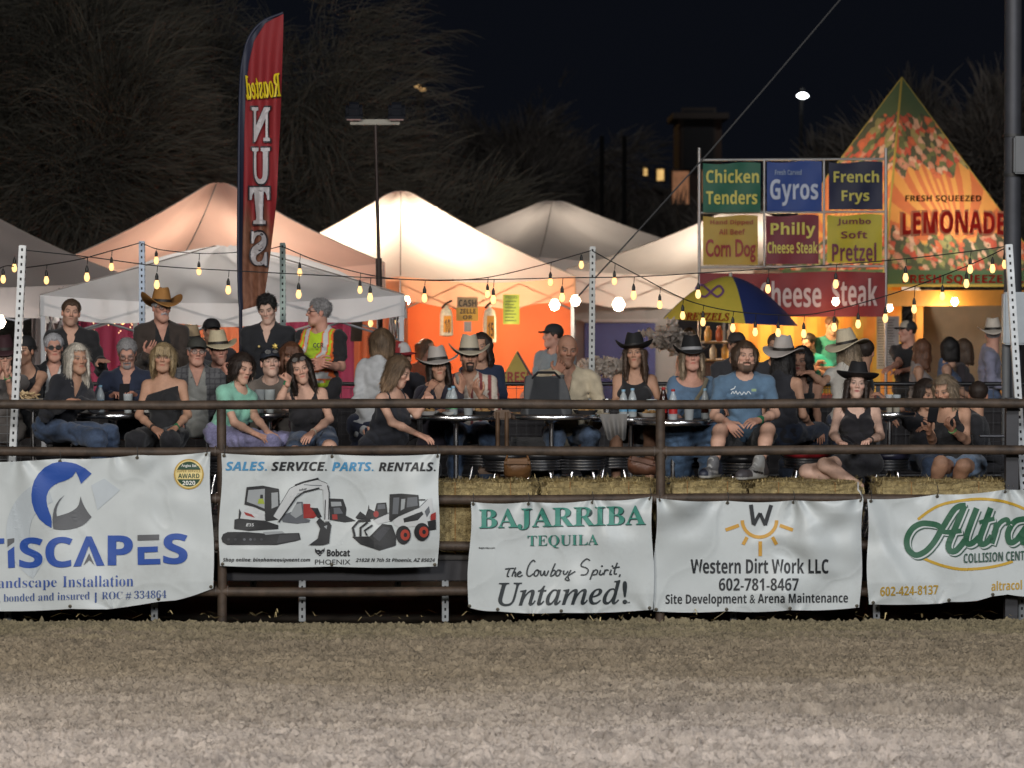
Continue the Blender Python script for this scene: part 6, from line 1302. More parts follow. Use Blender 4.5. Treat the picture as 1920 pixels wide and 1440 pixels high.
person('person in a red cap with white front behind the brown haired woman', 22.5, (752, 668), 55, 8, skin='tan', hair=('short', 'dark'), hat=('cap', (.32, .025, .030)), hatkw=dict(front=(.5, .48, .46)), top=('tee', (.03, .03, .04)))
person('brown haired woman in black overalls bending and reaching right', 20.7, (748, 697), 72, 24, fem=1, skin='fair', hair=('long', 'lbrown', .13), top=('tank', (.016, .018, .026), 'scoop'), by=55, hip=(708, 842, .1), legs='sit', bottom=('trousers', (.016, .018, .026)), belly=.5,
       arms={'L': ((735, 792, -.18), (788, 816, -.30), (812, 826, -.34), 'relax', (-.2, -.2, 1)), 'R': ((775, 770, .05), (795, 752, .05), (805, 745, .0), 'grip')})
person('woman with a ponytail and headband blurred before the orange wall', 31.0, (801, 655), 60, 0, fem=1, skin='fair', hair=('pony', 'lbrown', .10), top=('tee', (.35, .12, .06)), floor=0, h=.0085, group='people at the stalls')
person('woman in a pale grey cowboy hat covering her mouth with her hand', 21.9, (822, 688), 6, -4, fem=1, skin='tan', hair=('long', 'dark', .20), hat=('cowboy', (.42, .38, .35)), hatkw=dict(bw=.115, curl=.045), top=('long', (.022, .018, .030), 'v'), arms={'L': ((782, 765, -.1), (806, 728, -.26), (822, 706, -.17), 'relax', (-.2, -1, .2)), 'R': ((865, 765, 0), (840, 772, -.2))})
person('man in a cream cowboy hat and red striped shirt with hands at his chin', 22.2, (880, 670), 6, -2, skin='tan', hair=('short', 'black'), beard='goatee', hat=('cowboy', (.50, .44, .33)), hatkw=dict(bw=.112, curl=.07, crown=.125), top=('half', (.55, .48, .40), 'open'), patt=stripes((.55, .48, .40), (.22, .045, .045), 46, .30), legs='sit', bottom=('trousers', (.06, .10, .18)),
       arms={'L': ((850, 768, -.1), (864, 732, -.28), (872, 702, -.28), 'fold', (.6, -.5, .1)), 'R': ((928, 768, -.05), (890, 732, -.28), (880, 704, -.29), 'fold', (-.6, -.5, .1))})
person('woman with dark curls in a navy jacket behind the striped shirt', 23.0, (902, 650), -14, 4, fem=1, skin='tan', hair=('wavy', 'dark', .20), top=('long', (.018, .03, .065), 'crew'), h=.007)
person('man in a black cap and grey tee facing left before the orange wall', 26.6, (1036, 630), -70, 0, skin='red', hair=('short', 'dark'), hat=('cap', (.02, .02, .022)), top=('tee', (.20, .23, .25)), floor=0, h=.0075, legs='stand', bottom=('trousers', (.04, .05, .07)), group='people at the stalls')
person('bald man in a beige shirt covering his face with one hand', 21.8, (1063, 656), 10, 8, skin=(.36, .19, .125), hair=('bald', 'dark'), beard='stubble', sw=.215, k=1.12, belly=.4, top=('long', (.44, .375, .265), 'open'), legs='sit', bottom=('trousers', (.11, .16, .25)), arms={'L': ((1020, 756, -.20), (1044, 700, -.26), (1068, 660, -.13), 'relax', (.25, -1, .1)), 'R': ((1128, 775, -.05), (1108, 812, -.2))}, kneck=1.15)
person('woman in a black cowboy hat with tan bare arms and black tank', 21.9, (1190, 663), -8, -4, roll=-3, fem=1, skin='tan', hair=('long', 'brown', .22), hat=('cowboy', (.010, .010, .011)), hatkw=dict(bw=.092, curl=.07, dip=-.01), top=('tank', BLK, 'scoop'), legs='sit', bottom=('shorts', (.10, .10, .10)), arms={'L': ((1155, 750, -.05), (1182, 758, -.28), (1200, 756, -.3)), 'R': ((1236, 752, -.05), (1208, 760, -.28), (1192, 757, -.3))})
WB, wb = person('frowning woman in a black cowboy hat with silver band and blue peasant blouse', 21.5, (1297, 669), 3, -4, fem=1, skin='red', hair=('long', 'ash', .15), age=1, brow='brown', hat=('cowboy', (.010, .010, .011)), hatkw=dict(band=(.3, .3, .31), curl=.055, bw=.085), top=('half', (.095, .16, .25), 'wide'), legs='sit', bottom=('skirt', (.06, .11, .19), 1.0),
       arms={'L': ((1262, 778, -.12), (1292, 804, -.36), (1314, 824, -.42), 'fold', (0, -.4, .9)), 'R': ((1348, 780, -.1), (1328, 802, -.36), (1306, 826, -.42), 'fold', (0, -.4, .9))}, cuff=[('R', (.02, .02, .02), .03), ('L', W_, .012)])
mb = MB(); mb.tube([wb['T'](a, b, c) for a, b, c in ((.125, .07, -.03), (.08, .135, -.12), (.0, .165, -.22), (-.09, .14, -.33))], .016, 6); tag(mb.build('bag_strap', M('strap_olive', (.20, .18, .13), .8)), 'olive cross body strap over the blue peasant blouse', 'strap')
MBL, mbl = person('man with a greying beard in a blue tee and shorts, sneakers up on the hay', 20.85, (1397, 668), 8, 0, skin='fair', hair=('mid', 'brown', .055), beard='full', brow='brown', age=1, top=('tee', (.095, .165, .25), 'crew'), sw=.205, hip=(1396, 846, .12), by=4, bottom=('shorts', (.02, .022, .026), .80),
       legs=(((1350, 808, -.36), (1338, 874, -.50)), ((1440, 806, -.36), (1424, 872, -.50))), arms={'L': ((1338, 786, -.12), (1378, 800, -.42), (1396, 826, -.44), 'relax', (-.3, -.8, .3)), 'R': ((1456, 786, -.12), (1402, 797, -.44), (1376, 796, -.46), 'fold', (0, -.6, .8))}, cuff=[('R', (.03, .22, .10), .035)],
       shoes=((1316, 897, -.62, ((.025, .03, .05), (.20, .20, .21), (.5, .5, .5))), (1384, 900, -.68, ((.06, .055, .06), (.38, .38, .37), (.02, .02, .02)))))
q = Print(lambda px, py, l=0: PV(px, py, 20.85 - .172 - l))
q.line(crv([(1371, 739), (1374, 734), (1377, 738), (1380, 733), (1383, 739), (1387, 735), (1391, 740), (1395, 735), (1399, 739), (1403, 734), (1408, 739)]), 1.6, (.55, .6, .62)); q.line([(1370, 731), (1377, 728), (1379, 724)], 2, (.55, .6, .62)); q.poly([(1409, 729), (1418, 729), (1418, 734), (1409, 734)], (.25, .36, .2)); q.build('shirt_print', MBL)
person('woman with long black hair under a pale felt hat, seen from behind', 21.9, (1470, 668), 150, 2, fem=1, skin='tan', hair=('wavy', 'black', .30), hat=('cowboy', (.46, .42, .39)), hatkw=dict(bw=.10, curl=.03, tilt=-6), top=('tank', (.015, .016, .022), 'scoop'), by=150, legs='sit', bottom=('trousers', (.02, .03, .055)))
person('dark curly haired woman half hidden behind the pale felt hat', 22.4, (1502, 676), -25, 6, fem=1, skin=(.33, .18, .12), hair=('wavy', 'black', .20), lip=(.3, .03, .04), top=('strap', BLK), arms={'R': ((1530, 760, -.1), (1538, 812, -.3)), 'L': ((1468, 760, 0), (1480, 800, -.2))})
person('woman in a straw cowboy hat with long wavy hair and white lace top, back turned', 22.5, (1592, 655), 138, 0, fem=1, skin='tan', hair=('wavy', 'ash', .24), hat=('cowboy', (.56, .48, .34)), hatkw=dict(straw=True, bw=.115, curl=.02, crown=.112, tilt=-8), top=('cap', (.55, .53, .48), 'scoop'), by=140, arms={'R': ((1548, 712, -.05), (1520, 700, -.2), (1502, 697, -.25), 'relax'), 'L': ((1632, 740, .1), (1640, 790, .1))}, legs='stand', bottom=('trousers', (.03, .04, .07)))
YW, yw_ = person('young woman in a black cowboy hat seated on hay with a phone, red lips', 20.75, (1607, 720), -4, -2, fem=1, skin='pale', hair=('long', 'dark', .27), hat=('cowboy', (.010, .010, .012)), hatkw=dict(bw=.105, curl=.045, dip=-.012, tilt=-8), lip=(.34, .05, .06), top=('tank', (.014, .013, .017), 'v'), by=-4, hip=(1610, 868, -.05), bottom=('shorts', (.014, .014, .018), .42),
       legs=(((1546, 872, -.30), (1612, 912, -.40)), ((1512, 884, -.18), (1590, 914, -.30))), arms={'L': ((1560, 824, -.24), (1582, 838, -.56), (1602, 838, -.66), 'grip', (0, .5, 1)), 'R': ((1652, 822, -.22), (1616, 832, -.56), (1596, 836, -.66), 'grip', (0, .4, 1))}, cuff=[('R', (.015, .015, .017), .02)])
RW, rw = person('woman at right in black tank and denim shorts looking at her phone', 20.75, (1771, 732), -34, 16, fem=1, skin='tan', hair=('wavy', 'ash', .20), top=('tank', BLK, 'scoop'), by=-30, hip=(1806, 878, -.05), bottom=('shorts', (.12, .17, .25), .45), legs=(((1764, 868, -.36), (1750, 915, -.28)), ((1806, 874, -.40), (1790, 915, -.25))),
       arms={'R': ((1812, 826, -.16), (1776, 800, -.40), (1756, 776, -.44), 'grip', (-.6, -.3, -.4)), 'L': ((1748, 826, -.1), (1741, 802, -.36), (1748, 776, -.42), 'grip', (.7, -.3, -.3))}, cuff=[('R', (.25, .55, .20), .03)])
person('man in a tan fronted cap and black tee at the lemonade stand', 29.5, (1701, 622), -70, 0, skin='red', hair=('short', 'dark'), hat=('cap', (.03, .03, .03)), hatkw=dict(front=(.42, .37, .30)), top=('tee', BLK), floor=0, h=.0085, k=1.02, group='people at the stalls', arms={'L': ((1690, 688, -.2), (1668, 690, -.3)), 'R': ((1720, 690, 0), (1690, 695, -.2))}, legs='stand', bottom=('trousers', (.03, .03, .03)))
person('woman with long reddish brown hair queueing with her back turned', 28.6, (1729, 656), 170, 0, fem=1, skin='tan', hair=('wavy', 'auburn', .20), top=('tank', (.22, .19, .18), 'scoop'), floor=0, h=.0085, group='people at the stalls', legs='stand', bottom=('trousers', (.04, .04, .05)))
person('woman in a blue tank with dark hair queueing with her back turned', 28.4, (1781, 653), 175, 0, fem=1, skin='fair', hair=('mid', 'black', .12), top=('tank', (.075, .115, .21), 'scoop'), floor=0, h=.0085, group='people at the stalls', legs='stand', bottom=('trousers', (.04, .05, .08)))
person('brown haired person in dark clothes at the back of the queue', 29.6, (1808, 655), 165, 0, fem=1, skin='tan', hair=('mid', 'brown', .15), top=('tee', (.05, .04, .045)), floor=0, h=.0085, group='people at the stalls', legs='stand', bottom=('trousers', (.04, .04, .05)))
person('man in a white cowboy hat and lavender grey shirt queueing, back turned', 27.0, (1862, 628), 172, 0, skin='red', hair=('short', 'grey'), hat=('cowboy', (.55, .49, .42)), hatkw=dict(straw=True, curl=.05), top=('long', (.21, .21, .29)), floor=0, h=.008, group='people at the stalls', legs='stand', bottom=('trousers', (.07, .10, .17)))
person('vendor in a turquoise shirt serving inside the yellow booth', 33.3, (1516, 643), -40, 14, skin='tan', hair=('short', 'dark'), top=('tee', (.02, .36, .29)), floor=0, h=.0085, group='people at the stalls', arms={'L': ((1528, 695, -.1), (1535, 680, -.3)), 'R': ((1560, 690, -.1), (1540, 690, -.3))})
person('second vendor with reddish hair bending at the back of the booth', 33.4, (1560, 610), 20, 10, skin='tan', hair=('short', 'auburn'), top=('tee', (.05, .28, .22)), floor=.25, h=.0085, group='people at the stalls')
person('bald man in a peach shirt lit by the booth beside the plastic bags', 30.6, (1292, 632), 170, 0, skin='fair', hair=('buzz', 'lbrown'), top=('tee', (.55, .34, .26)), floor=0, h=.0085, group='people at the stalls', legs='stand', bottom=('trousers', (.3, .15, .06)))
person('person with dark hair at the table between the two seated women at right', 21.9, (1737, 738), 25, 14, fem=1, skin='tan', hair=('mid', 'dark', .12), top=('tee', (.02, .02, .025)), legs='sit', bottom=('trousers', DEN), arms={'L': ((1690, 770, -.1), (1664, 752, -.2), (1655, 745, -.22), 'grip'), 'R': ((1775, 790, 0), (1760, 800, -.1))}, hip=(1738, 858, .05))
person('dark clothed person standing close behind the straw hat woman', 23.2, (1622, 662), 160, 0, skin='tan', hair=('short', 'dark'), top=('tee', BLK), h=.0075, legs='stand', bottom=('trousers', (.02, .02, .025)))
person('person in a dark flat cap behind the bearded man', 24.4, (1382, 648), 10, 0, skin='tan', hair=('short', 'dark'), hat=('cap', (.03, .025, .025)), top=('tee', (.03, .03, .035)), h=.0075)
person('dark haired person glimpsed behind the pale felt hat', 24.4, (1455, 650), -15, 0, skin='tan', hair=('short', 'brown'), top=('tee', (.03, .03, .035)), h=.0075)
person('dark haired seated person near the right end, back turned', 22.6, (1834, 742), 170, 5, skin='tan', hair=('short', 'dark'), top=('long', (.02, .02, .024)), h=.0075, hip=(1834, 870, 0), legs='sit', bottom=('trousers', (.02, .02, .024)))
# ================================================================== tables, stools and things on them
CHR = M('chrome', (.75, .75, .77), .24, 1., var=0); TOP = M('table_top', (.055, .045, .04), .35, var=.2); BLKP = M('black_vinyl', (.014, .014, .016), .4)
def table(px, py, Y, wpx, label, white=False):
    c = P(px, py, Y); R_ = wpx / 2 / S(Y); root = thing('cafe_table', label, 'table', (c[0], Y, DZ), 'round cafe tables on the deck')
    MB().lathe((c[0], Y, c[2] - .036), [(R_ - .006, 0), (R_, .004), (R_, .032), (R_ - .004, .036), (.001, .037)], 44).build('tabletop', M('table_white', (.5, .5, .5), .4) if white else TOP, root)
    MB().lathe((c[0], Y, c[2] - .034), [(R_ + .001, 0), (R_ + .004, .004), (R_ + .004, .028), (R_ + .001, .032)], 44).build('edge_band', CHR, root)
    MB().lathe((c[0], Y, DZ + .02), [(.019, 0), (.019, c[2] - DZ - .09), (.06, c[2] - DZ - .07), (.06, c[2] - DZ - .058)], 16).build('post', CHR, root)
    MB().lathe((c[0], Y, DZ), [(.22, 0), (.22, .012), (.10, .03), (.03, .05)], 24).build('base', BLKP, root)
    return c
t1 = table(214, 772, 21.6, 176, 'dark round table in front of the man looking at his phone'); t2 = table(855, 776, 21.5, 172, 'round table in front of the two people in pale cowboy hats'); t3 = table(1034, 775, 21.3, 176, 'round table in front of the bald man')
t4 = table(1183, 780, 21.45, 150, 'round table in front of the black tank woman'); t5 = table(1262, 786, 21.1, 150, 'nearest round table, holding drinks beside the fence post'); t6 = table(1668, 772, 21.5, 96, 'small round table right of the young woman in a black hat'); t7 = table(62, 754, 21.5, 90, 'white edged table at the far left holding a food tray', True)
t8 = table(505, 772, 21.45, 120, 'round table in front of the man in the navy cap')
def stool(px, Y, label, col=(.014, .014, .016), zs=1.055):
    x = X_(px, Y); root = thing('bar_stool', label, 'stool', (x, Y, DZ), 'chrome stools on the deck')
    MB().lathe((x, Y, zs - .02), [(.165, 0), (.178, .012), (.178, .035), (.16, .055), (.001, .062)], 32).build('seat', M('seat_%.2f' % col[0], col, .35), root)
    mb = MB()
    for k in range(4): mb.lathe((x, Y, zs - .10 + k * .022), [(.162, 0), (.175, .004), (.175, .008), (.162, .012)], 32)
    mb.build('seat_rim', CHR, root); MB().lathe((x, Y, zs - .104), [(.15, 0), (.160, .001), (.160, .08), (.15, .082)], 32).build('seat_core', BLKP, root)
    for a in range(4):
        q = math.radians(45 + a * 90); d = np.array([math.cos(q), math.sin(q), 0]); MB().tube([np.array([x, Y, zs - .10]) + d * .10, np.array([x, Y, zs - .2]) + d * .13, np.array([x, Y, DZ + .08]) + d * .20, np.array([x, Y, DZ + .01]) + d * .235], .0125, 8).build('leg', CHR, root)
    pts = [np.array([x + .18 * math.cos(q), Y + .18 * math.sin(q), DZ + .2]) for q in np.linspace(0, 2 * math.pi, 25)]; MB().tube(pts, .009, 6, caps=False).build('foot_ring', CHR, root)
for px, Y, lab, c in ((905, 21.9, 'stool under the man in the striped shirt', (.014, .014, .016)), (948, 21.2, 'stool left of the brown handbag', (.014, .014, .016)), (1012, 21.3, 'stool just right of the brown handbag', (.014, .014, .016)), (1092, 21.35, 'stool under the bald man, nearest the hay', (.014, .014, .016)), (1150, 21.6, 'stool under the black tank woman', (.014, .014, .016)),
                      (1294, 21.5, 'stool under the blue blouse woman', (.2, .02, .02)), (1394, 20.95, 'stool under the man with sneakers on the hay', (.014, .014, .016)), (1512, 21.5, 'red topped stool behind the young woman on the hay', (.25, .015, .02)), (1662, 21.3, 'stool below the small round table at right', (.02, .02, .04)), (590, 20.95, 'stool under the woman resting her cheek', (.014, .014, .016)), (425, 21.1, 'stool under the girl in mint green', (.014, .014, .016)), (110, 21.3, 'stool under the white blonde woman', (.014, .014, .016)), (306, 21.25, 'stool under the off shoulder woman', (.014, .014, .016)), (715, 20.95, 'stool under the woman reaching right', (.014, .014, .016))): stool(px, Y, lab, c)
PLA = M('clear_plastic', (.62, .68, .70), .15, var=0, alpha=.45); CAPB = M('cap_blue', (.25, .45, .6), .4); LBL = M('bottle_label', (.12, .28, .42), .5, var=.5, vs=50); COKE = M('cola', (.025, .008, .005), .12); CAPR = M('cap_red', (.4, .02, .02), .4); GRL = M('label_green', (.10, .30, .14), .5)
def bottle(px, zt, Y, label, h=.20, r=.031, body=PLA, cap_=CAPB, lbl=LBL):
    x = X_(px, Y); root = thing('drink_bottle', label, 'bottle', (x, Y, zt), 'bottles on the tables')
    MB().lathe((x, Y, zt), [(r * .8, 0), (r, .008), (r, h * .30), (r * .93, h * .36), (r, h * .42), (r, h * .62), (r * .75, h * .76), (r * .42, h * .88), (r * .42, h * .93)], 16).build('bottle_body', body, root)
    MB().lathe((x, Y, zt + h * .93), [(r * .46, 0), (r * .46, h * .07), (.001, h * .075)], 12).build('cap', cap_, root); MB().lathe((x, Y, zt + h * .20), [(r * 1.02, 0), (r * 1.02, h * .26)], 16).build('sleeve', lbl, root)
bottle(188, t1[2], 21.5, 'clear water bottle on the table left of the phone'); bottle(850, t2[2], 21.35, 'clear bottle with green label on the table under the pale hats', lbl=GRL, h=.21); bottle(843, t2[2], 21.5, 'second clear bottle just behind the green labelled one', lbl=GRL, h=.19)
bottle(1169, t4[2], 21.3, 'left water bottle in front of the black tank woman'); bottle(1186, t4[2], 21.28, 'right water bottle in front of the black tank woman', h=.21)
bottle(1244, t5[2], 21.1, 'dark cola bottle left on the drinks table', .23, .032, COKE, CAPR, CAPR); bottle(1262, t5[2], 21.0, 'clear soda bottle in the middle of the drinks table', .22, .032, PLA, CAPR, CAPR); bottle(1322, t5[2], 21.15, 'tall clear bottle at the right of the drinks table', .22, .03, PLA, CAPB, COKE)
def cup(px, zt, Y, label, h=.12, r=.04, mat=PLA, liquid=None):
    x = X_(px, Y); root = thing('cup', label, 'cup', (x, Y, zt), 'cups on the tables'); MB().lathe((x, Y, zt), [(r * .75, 0), (r, h), (r * .95, h), (r * .7, .006)], 18).build('cup_wall', mat, root)
    if liquid: MB().lathe((x, Y, zt + .004), [(r * .72, 0), (r * .92, h * .72), (.001, h * .73)], 18).build('drink', liquid, root)
BEER = M('beer', (.45, .28, .03), .1, var=0)
cup(1292, t5[2], 21.0, 'clear cup of cola on the drinks table', mat=PLA, liquid=COKE); cup(1668, t6[2], 21.4, 'left glass of amber beer on the small table', .13, .032, PLA, BEER); cup(1681, t6[2], 21.36, 'right glass of amber beer on the small table', .13, .032, PLA, BEER)
cup(487, t8[2], 21.25, 'left clear tumbler before the girl in mint green', .17, .04); cup(506, t8[2], 21.25, 'right clear tumbler before the girl in mint green', .17, .04); cup(1138, t3[2], 21.4, 'small foil cup right of the bald man', .10, .035, CHR)
mb = MB(); c = t7 + np.array([-.02, -.08, 0]); mb.lathe(c, [(.06, 0), (.10, .03), (.095, .03), (.055, .006)], 14, sx=1.2)
tray = mb.build('food_tray', M('paper_tray', (.6, .55, .48), .8)); tag(tray, 'white paper food tray piled with fries at the left', 'food tray')
fm = MB()
for i in range(26): fm.box(c + [RNG.uniform(-.08, .08), RNG.uniform(-.05, .05), .03 + RNG.uniform(0, .045)], (.05, .010, .010), rot(*RNG.uniform(-50, 50, 3)))
fm.build('fries', M('fries', (.55, .40, .22), .7, var=.3), tray, smooth=False)
def phone(c, R_, label):
    o = MB().rbox(c, (.075, .009, .15), .006, R_).build('phone', M('phone_black', (.015, .015, .018), .25)); tag(o, label, 'phone'); MB().box(np.asarray(c) - np.asarray(R_) @ [0, -.0052, 0], (.068, .001, .14), R_).build('screen', M('phone_screen', (.02, .025, .035), .1), o)
phone(P(233, 737, 21.62), rot(-25, 0, 0), 'black phone held by the older man in navy'); phone(P(1598, 829, 20.10), rot(-58, 0, 58), 'black phone in the hands of the young woman on the hay'); phone(P(1750, 772, 20.36), rot(-12, 4, -35), 'phone held up by the woman in denim shorts')
# tote on the bald man's table
def tote():
    c = P(1024, 768, 21.15); x, Y, z = c[0], 21.15, t3[2] + .002; R0 = thing('tote_bag', 'tall dark grey tote bag standing on the bald man\'s table', 'bag', (x, Y, z))
    def fn(u, v):
        q = u * 2 * math.pi; w = .185 - .045 * v + .012 * np.sin(q * 3 + v * 5); d = .10 - .03 * v + .008 * np.sin(q * 5 + v * 4); return np.stack([x + w * np.sign(np.cos(q)) * np.abs(np.cos(q)) ** .5, Y + d * np.sign(np.sin(q)) * np.abs(np.sin(q)) ** .5, z + .27 * v + .012 * np.sin(q * 2) * v], -1)
    MB().grid(fn, 56, 16, 0, lambda u, v: np.where((np.abs(((u * 2 * math.pi) % (2 * math.pi)) - 4.71) < .45)[:, None], (.016, .018, .022), (.075, .078, .082))).build('bag_body', VC('tote_cloth', rough=.8, var=.12, bump=.3), R0)
    for s in (-1, 1): MB().tube([(x - .10, Y + s * .06, z + .26), (x - .06, Y + s * .07, z + .30), (x + .06, Y + s * .07, z + .30), (x + .10, Y + s * .06, z + .26)], .008, 6).build('handle', BLKP, R0)
tote()
def leather(px, py, Y, w, hh, label, col, rz=0, sk=0.):
    c = P(px, py, Y); R0 = thing('handbag', label, 'bag', c); g = SDF(.02); R_ = rot(0, sk, rz)
    g.ell(c + [0, 0, hh / 2], (w * .62, .09, hh * .62), R_); g.post.append(lambda X, Y_, Z, f: np.maximum(np.maximum(f, np.abs(Z - c[2] - hh / 2) - hh / 2), np.abs(X - c[0]) - w / 2) + .004 * wrinkle(X, Y_, Z))
    V, Fs = g.mesh(.011); mk('bag_body', V, Fs, M('leather_%.2f' % col[0], col, .45, var=.2, bump=.3, bs=60), R0)
    MB().rbox(c + [0, -.075, hh * .80], (w * .96, .05, hh * .42), .02, R_).build('flap', M('leather_flap_%.2f' % col[0], tuple(v * .8 for v in col), .45, var=.2), R0); MB().tube([c + [-w * .42, 0, hh * .9], c + [-w * .3, .04, hh * 1.5], c + [w * .3, .04, hh * 1.5], c + [w * .42, 0, hh * .9]], .008, 6).build('handle', M('leather_%.2f' % col[0]), R0)
leather(970, 896, 20.72, .19, .14, 'brown leather handbag standing behind the left hay bale', (.20, .095, .035)); leather(1203, 890, 20.75, .20, .12, 'slouching reddish leather bag left of the middle fence post', (.16, .07, .04), 0, 14)
# grey jacket hanging from table four
def cloth_hang():
    a = P(1150, 776, 21.05)
    def fn(u, v): return np.stack([a[0] + (u - .5) * (.20 - .06 * v) + .02 * v, a[1] - .02 - .03 * np.sin(u * 17) * v, a[2] - .17 * v - .02 * np.sin(u * 9) * v], -1)
    tag(MB().grid(fn, 30, 12).build('draped_cloth', M('grey_cloth', (.20, .19, .18), .85, trans=.1)), 'crumpled pale grey cloth hanging off the table edge', 'cloth')
cloth_hang()
# rear deck railing, wire mesh
RB = M('rail_black', (.012, .012, .014), .4)
rr_ = thing('deck_railing', 'black wire mesh railing along the rear of the deck', 'railing', (0, 25.6, DZ))
for z in (1.42, .62): MB().tube([(-5.5, 25.6, z), (5.5, 25.6, z)], .018, 8).build('rail', RB, rr_)
mb = MB()
for x in np.arange(-5.4, 5.4, .085): mb.box((x, 25.6, 1.02), (.004, .004, .80))
for z in np.arange(.68, 1.40, .10): mb.box((0, 25.603, z), (11, .004, .004))
mb.build('mesh', RB, rr_, smooth=False)
MB().grid(lambda u, v: np.stack([-5.4 + 10.8 * u, 25.68 + .02 * np.sin(u * 90), .47 + .82 * v], -1), 120, 4).build('dark_backing', M('backing_dark', (.022, .02, .022), .9), rr_)  # added dark backing, stands in for the darkness behind the tables
for x in (-5.4, -3.2, -1.15, 1.1, 3.2, 5.4): MB().box((x, 25.62, .94), (.035, .035, .96)).build('post', RB, rr_, smooth=False)
def panel(name, label, pa, pb, Y, z0, z1, gap, mat):
    a, b = X_(pa, Y), X_(pb, Y); root = thing(name, label, 'wire panel', ((a + b) / 2, Y, z0)); mb = MB()
    for x in np.arange(a, b + .001, gap): mb.tube([(x, Y, z0), (x, Y, z1)], .002, 4)
    for z in np.arange(z0, z1, gap * 1.1): mb.tube([(a, Y - .003, z), (b, Y - .003, z)], .002, 4)
    mb.build('mesh', mat, root, smooth=False); MB().tube([(a, Y, z1), (b, Y, z1)], .011, 8).tube([(a, Y, z0), (b, Y, z0)], .011, 8).build('frame', mat, root)
panel('wire_panel', 'pale wire mesh panel at the left end of the deck', -60, 22, 20.7, DZ, 1.47, .055, M('wire_pale', (.35, .36, .37), .4, .5)); panel('wire_panel', 'dark mesh crate panel at the right end behind the woman with the phone', 1838, 1905, 21.6, .7, 1.18, .05, M('wire_dark', (.09, .09, .10), .4, .5))
# wooden chair behind the table
ch = thing('wooden_chair', 'brown wooden chair back showing between the table legs', 'chair', (X_(940, 21.15), 21.15, DZ)); WD = M('chair_wood', (.10, .055, .028), .5, var=.3, vs=20)
for px in (934, 951): MB().tube([(X_(px, 21.15), 21.15, DZ), (X_(px - 1, 21.15), 21.12, 1.38)], .016, 8).build('leg', WD, ch)
MB().rbox((X_(942, 21.15), 21.13, 1.36), (.12, .03, .07), .01).build('backrest', WD, ch); MB().rbox((X_(938, 21.3), 21.3, .95), (.32, .34, .04), .01).build('seat', WD, ch)
mb = MB().rbox((X_(1000, 21.35), 21.45, .93), (.38, .06, .5), .03); tag(mb.build('folding_chair', BLKP), 'black padded chair back below the bald man\'s table', 'chair')
lamp_string('lamp_string', 'single warm lamp low on the right end post', [[(1897, 742), (1899, 752), (1900, 757)]], [(1900, 769)], 20.25, grp=None)

# small clutter on the tables
def tray_item(px, zt, Y, label, col, w=.15):
    x = X_(px, Y); o = MB().lathe((x, Y, zt), [(w * .36, 0), (w * .5, .028), (w * .47, .028), (w * .33, .006)], 14, sx=1.25); t = o.build('food_tray', M('tray_%.2f' % col[0], col, .7)); tag(t, label, 'food tray')
    f = MB()
    for i in range(16): f.rbox((x + RNG.uniform(-.05, .05), Y + RNG.uniform(-.04, .04), zt + .02 + RNG.uniform(0, .02)), (.035, .02, .018), .005, rot(*RNG.uniform(-40, 40, 3)))
    f.build('food', M('food_brown', (.34, .2, .08), .7, var=.4, vs=30), t)
tray_item(800, t2[2], 21.35, 'white paper tray of food nearest the woman reaching right', (.55, .53, .5)); tray_item(905, t2[2], 21.38, 'black plastic tray of food before the striped shirt', (.02, .02, .022)); tray_item(1098, t3[2], 21.2, 'dark tray of food right of the tote bag', (.03, .028, .03)); tray_item(150, t1[2], 21.5, 'pale food tray before the white blonde woman', (.5, .47, .42)); tray_item(1218, t4[2], 21.35, 'pale food tray beside the two water bottles', (.48, .46, .43))
def napkin(px, zt, Y, label):
    x = X_(px, Y); tag(MB().grid(lambda u, v: np.stack([x + (u - .5) * .13 + .01 * np.sin(v * 5), Y + (v - .5) * .11, zt + .012 + .012 * np.sin(u * 6 + v * 4)], -1), 10, 8).build('napkin', M('napkin_white', (.6, .6, .58), .85)), label, 'napkin')
napkin(268, t1[2], 21.45, 'crumpled white napkin left of the off shoulder woman'); napkin(832, t2[2], 21.3, 'white napkin before the green labelled bottle'); napkin(1160, t4[2], 21.28, 'white napkin at the left of the water bottles')
cup(878, t2[2], 21.3, 'clear cup of cola before the man in the striped shirt', mat=PLA, liquid=COKE); cup(1222, t4[2], 21.5, 'clear cup behind the pale food tray'); cup(1338, t5[2], 21.0, 'dark drink in a clear cup at the right end of the drinks table', mat=PLA, liquid=COKE); cup(240, t1[2], 21.4, 'clear cup beside the phone of the older man', .14, .036)
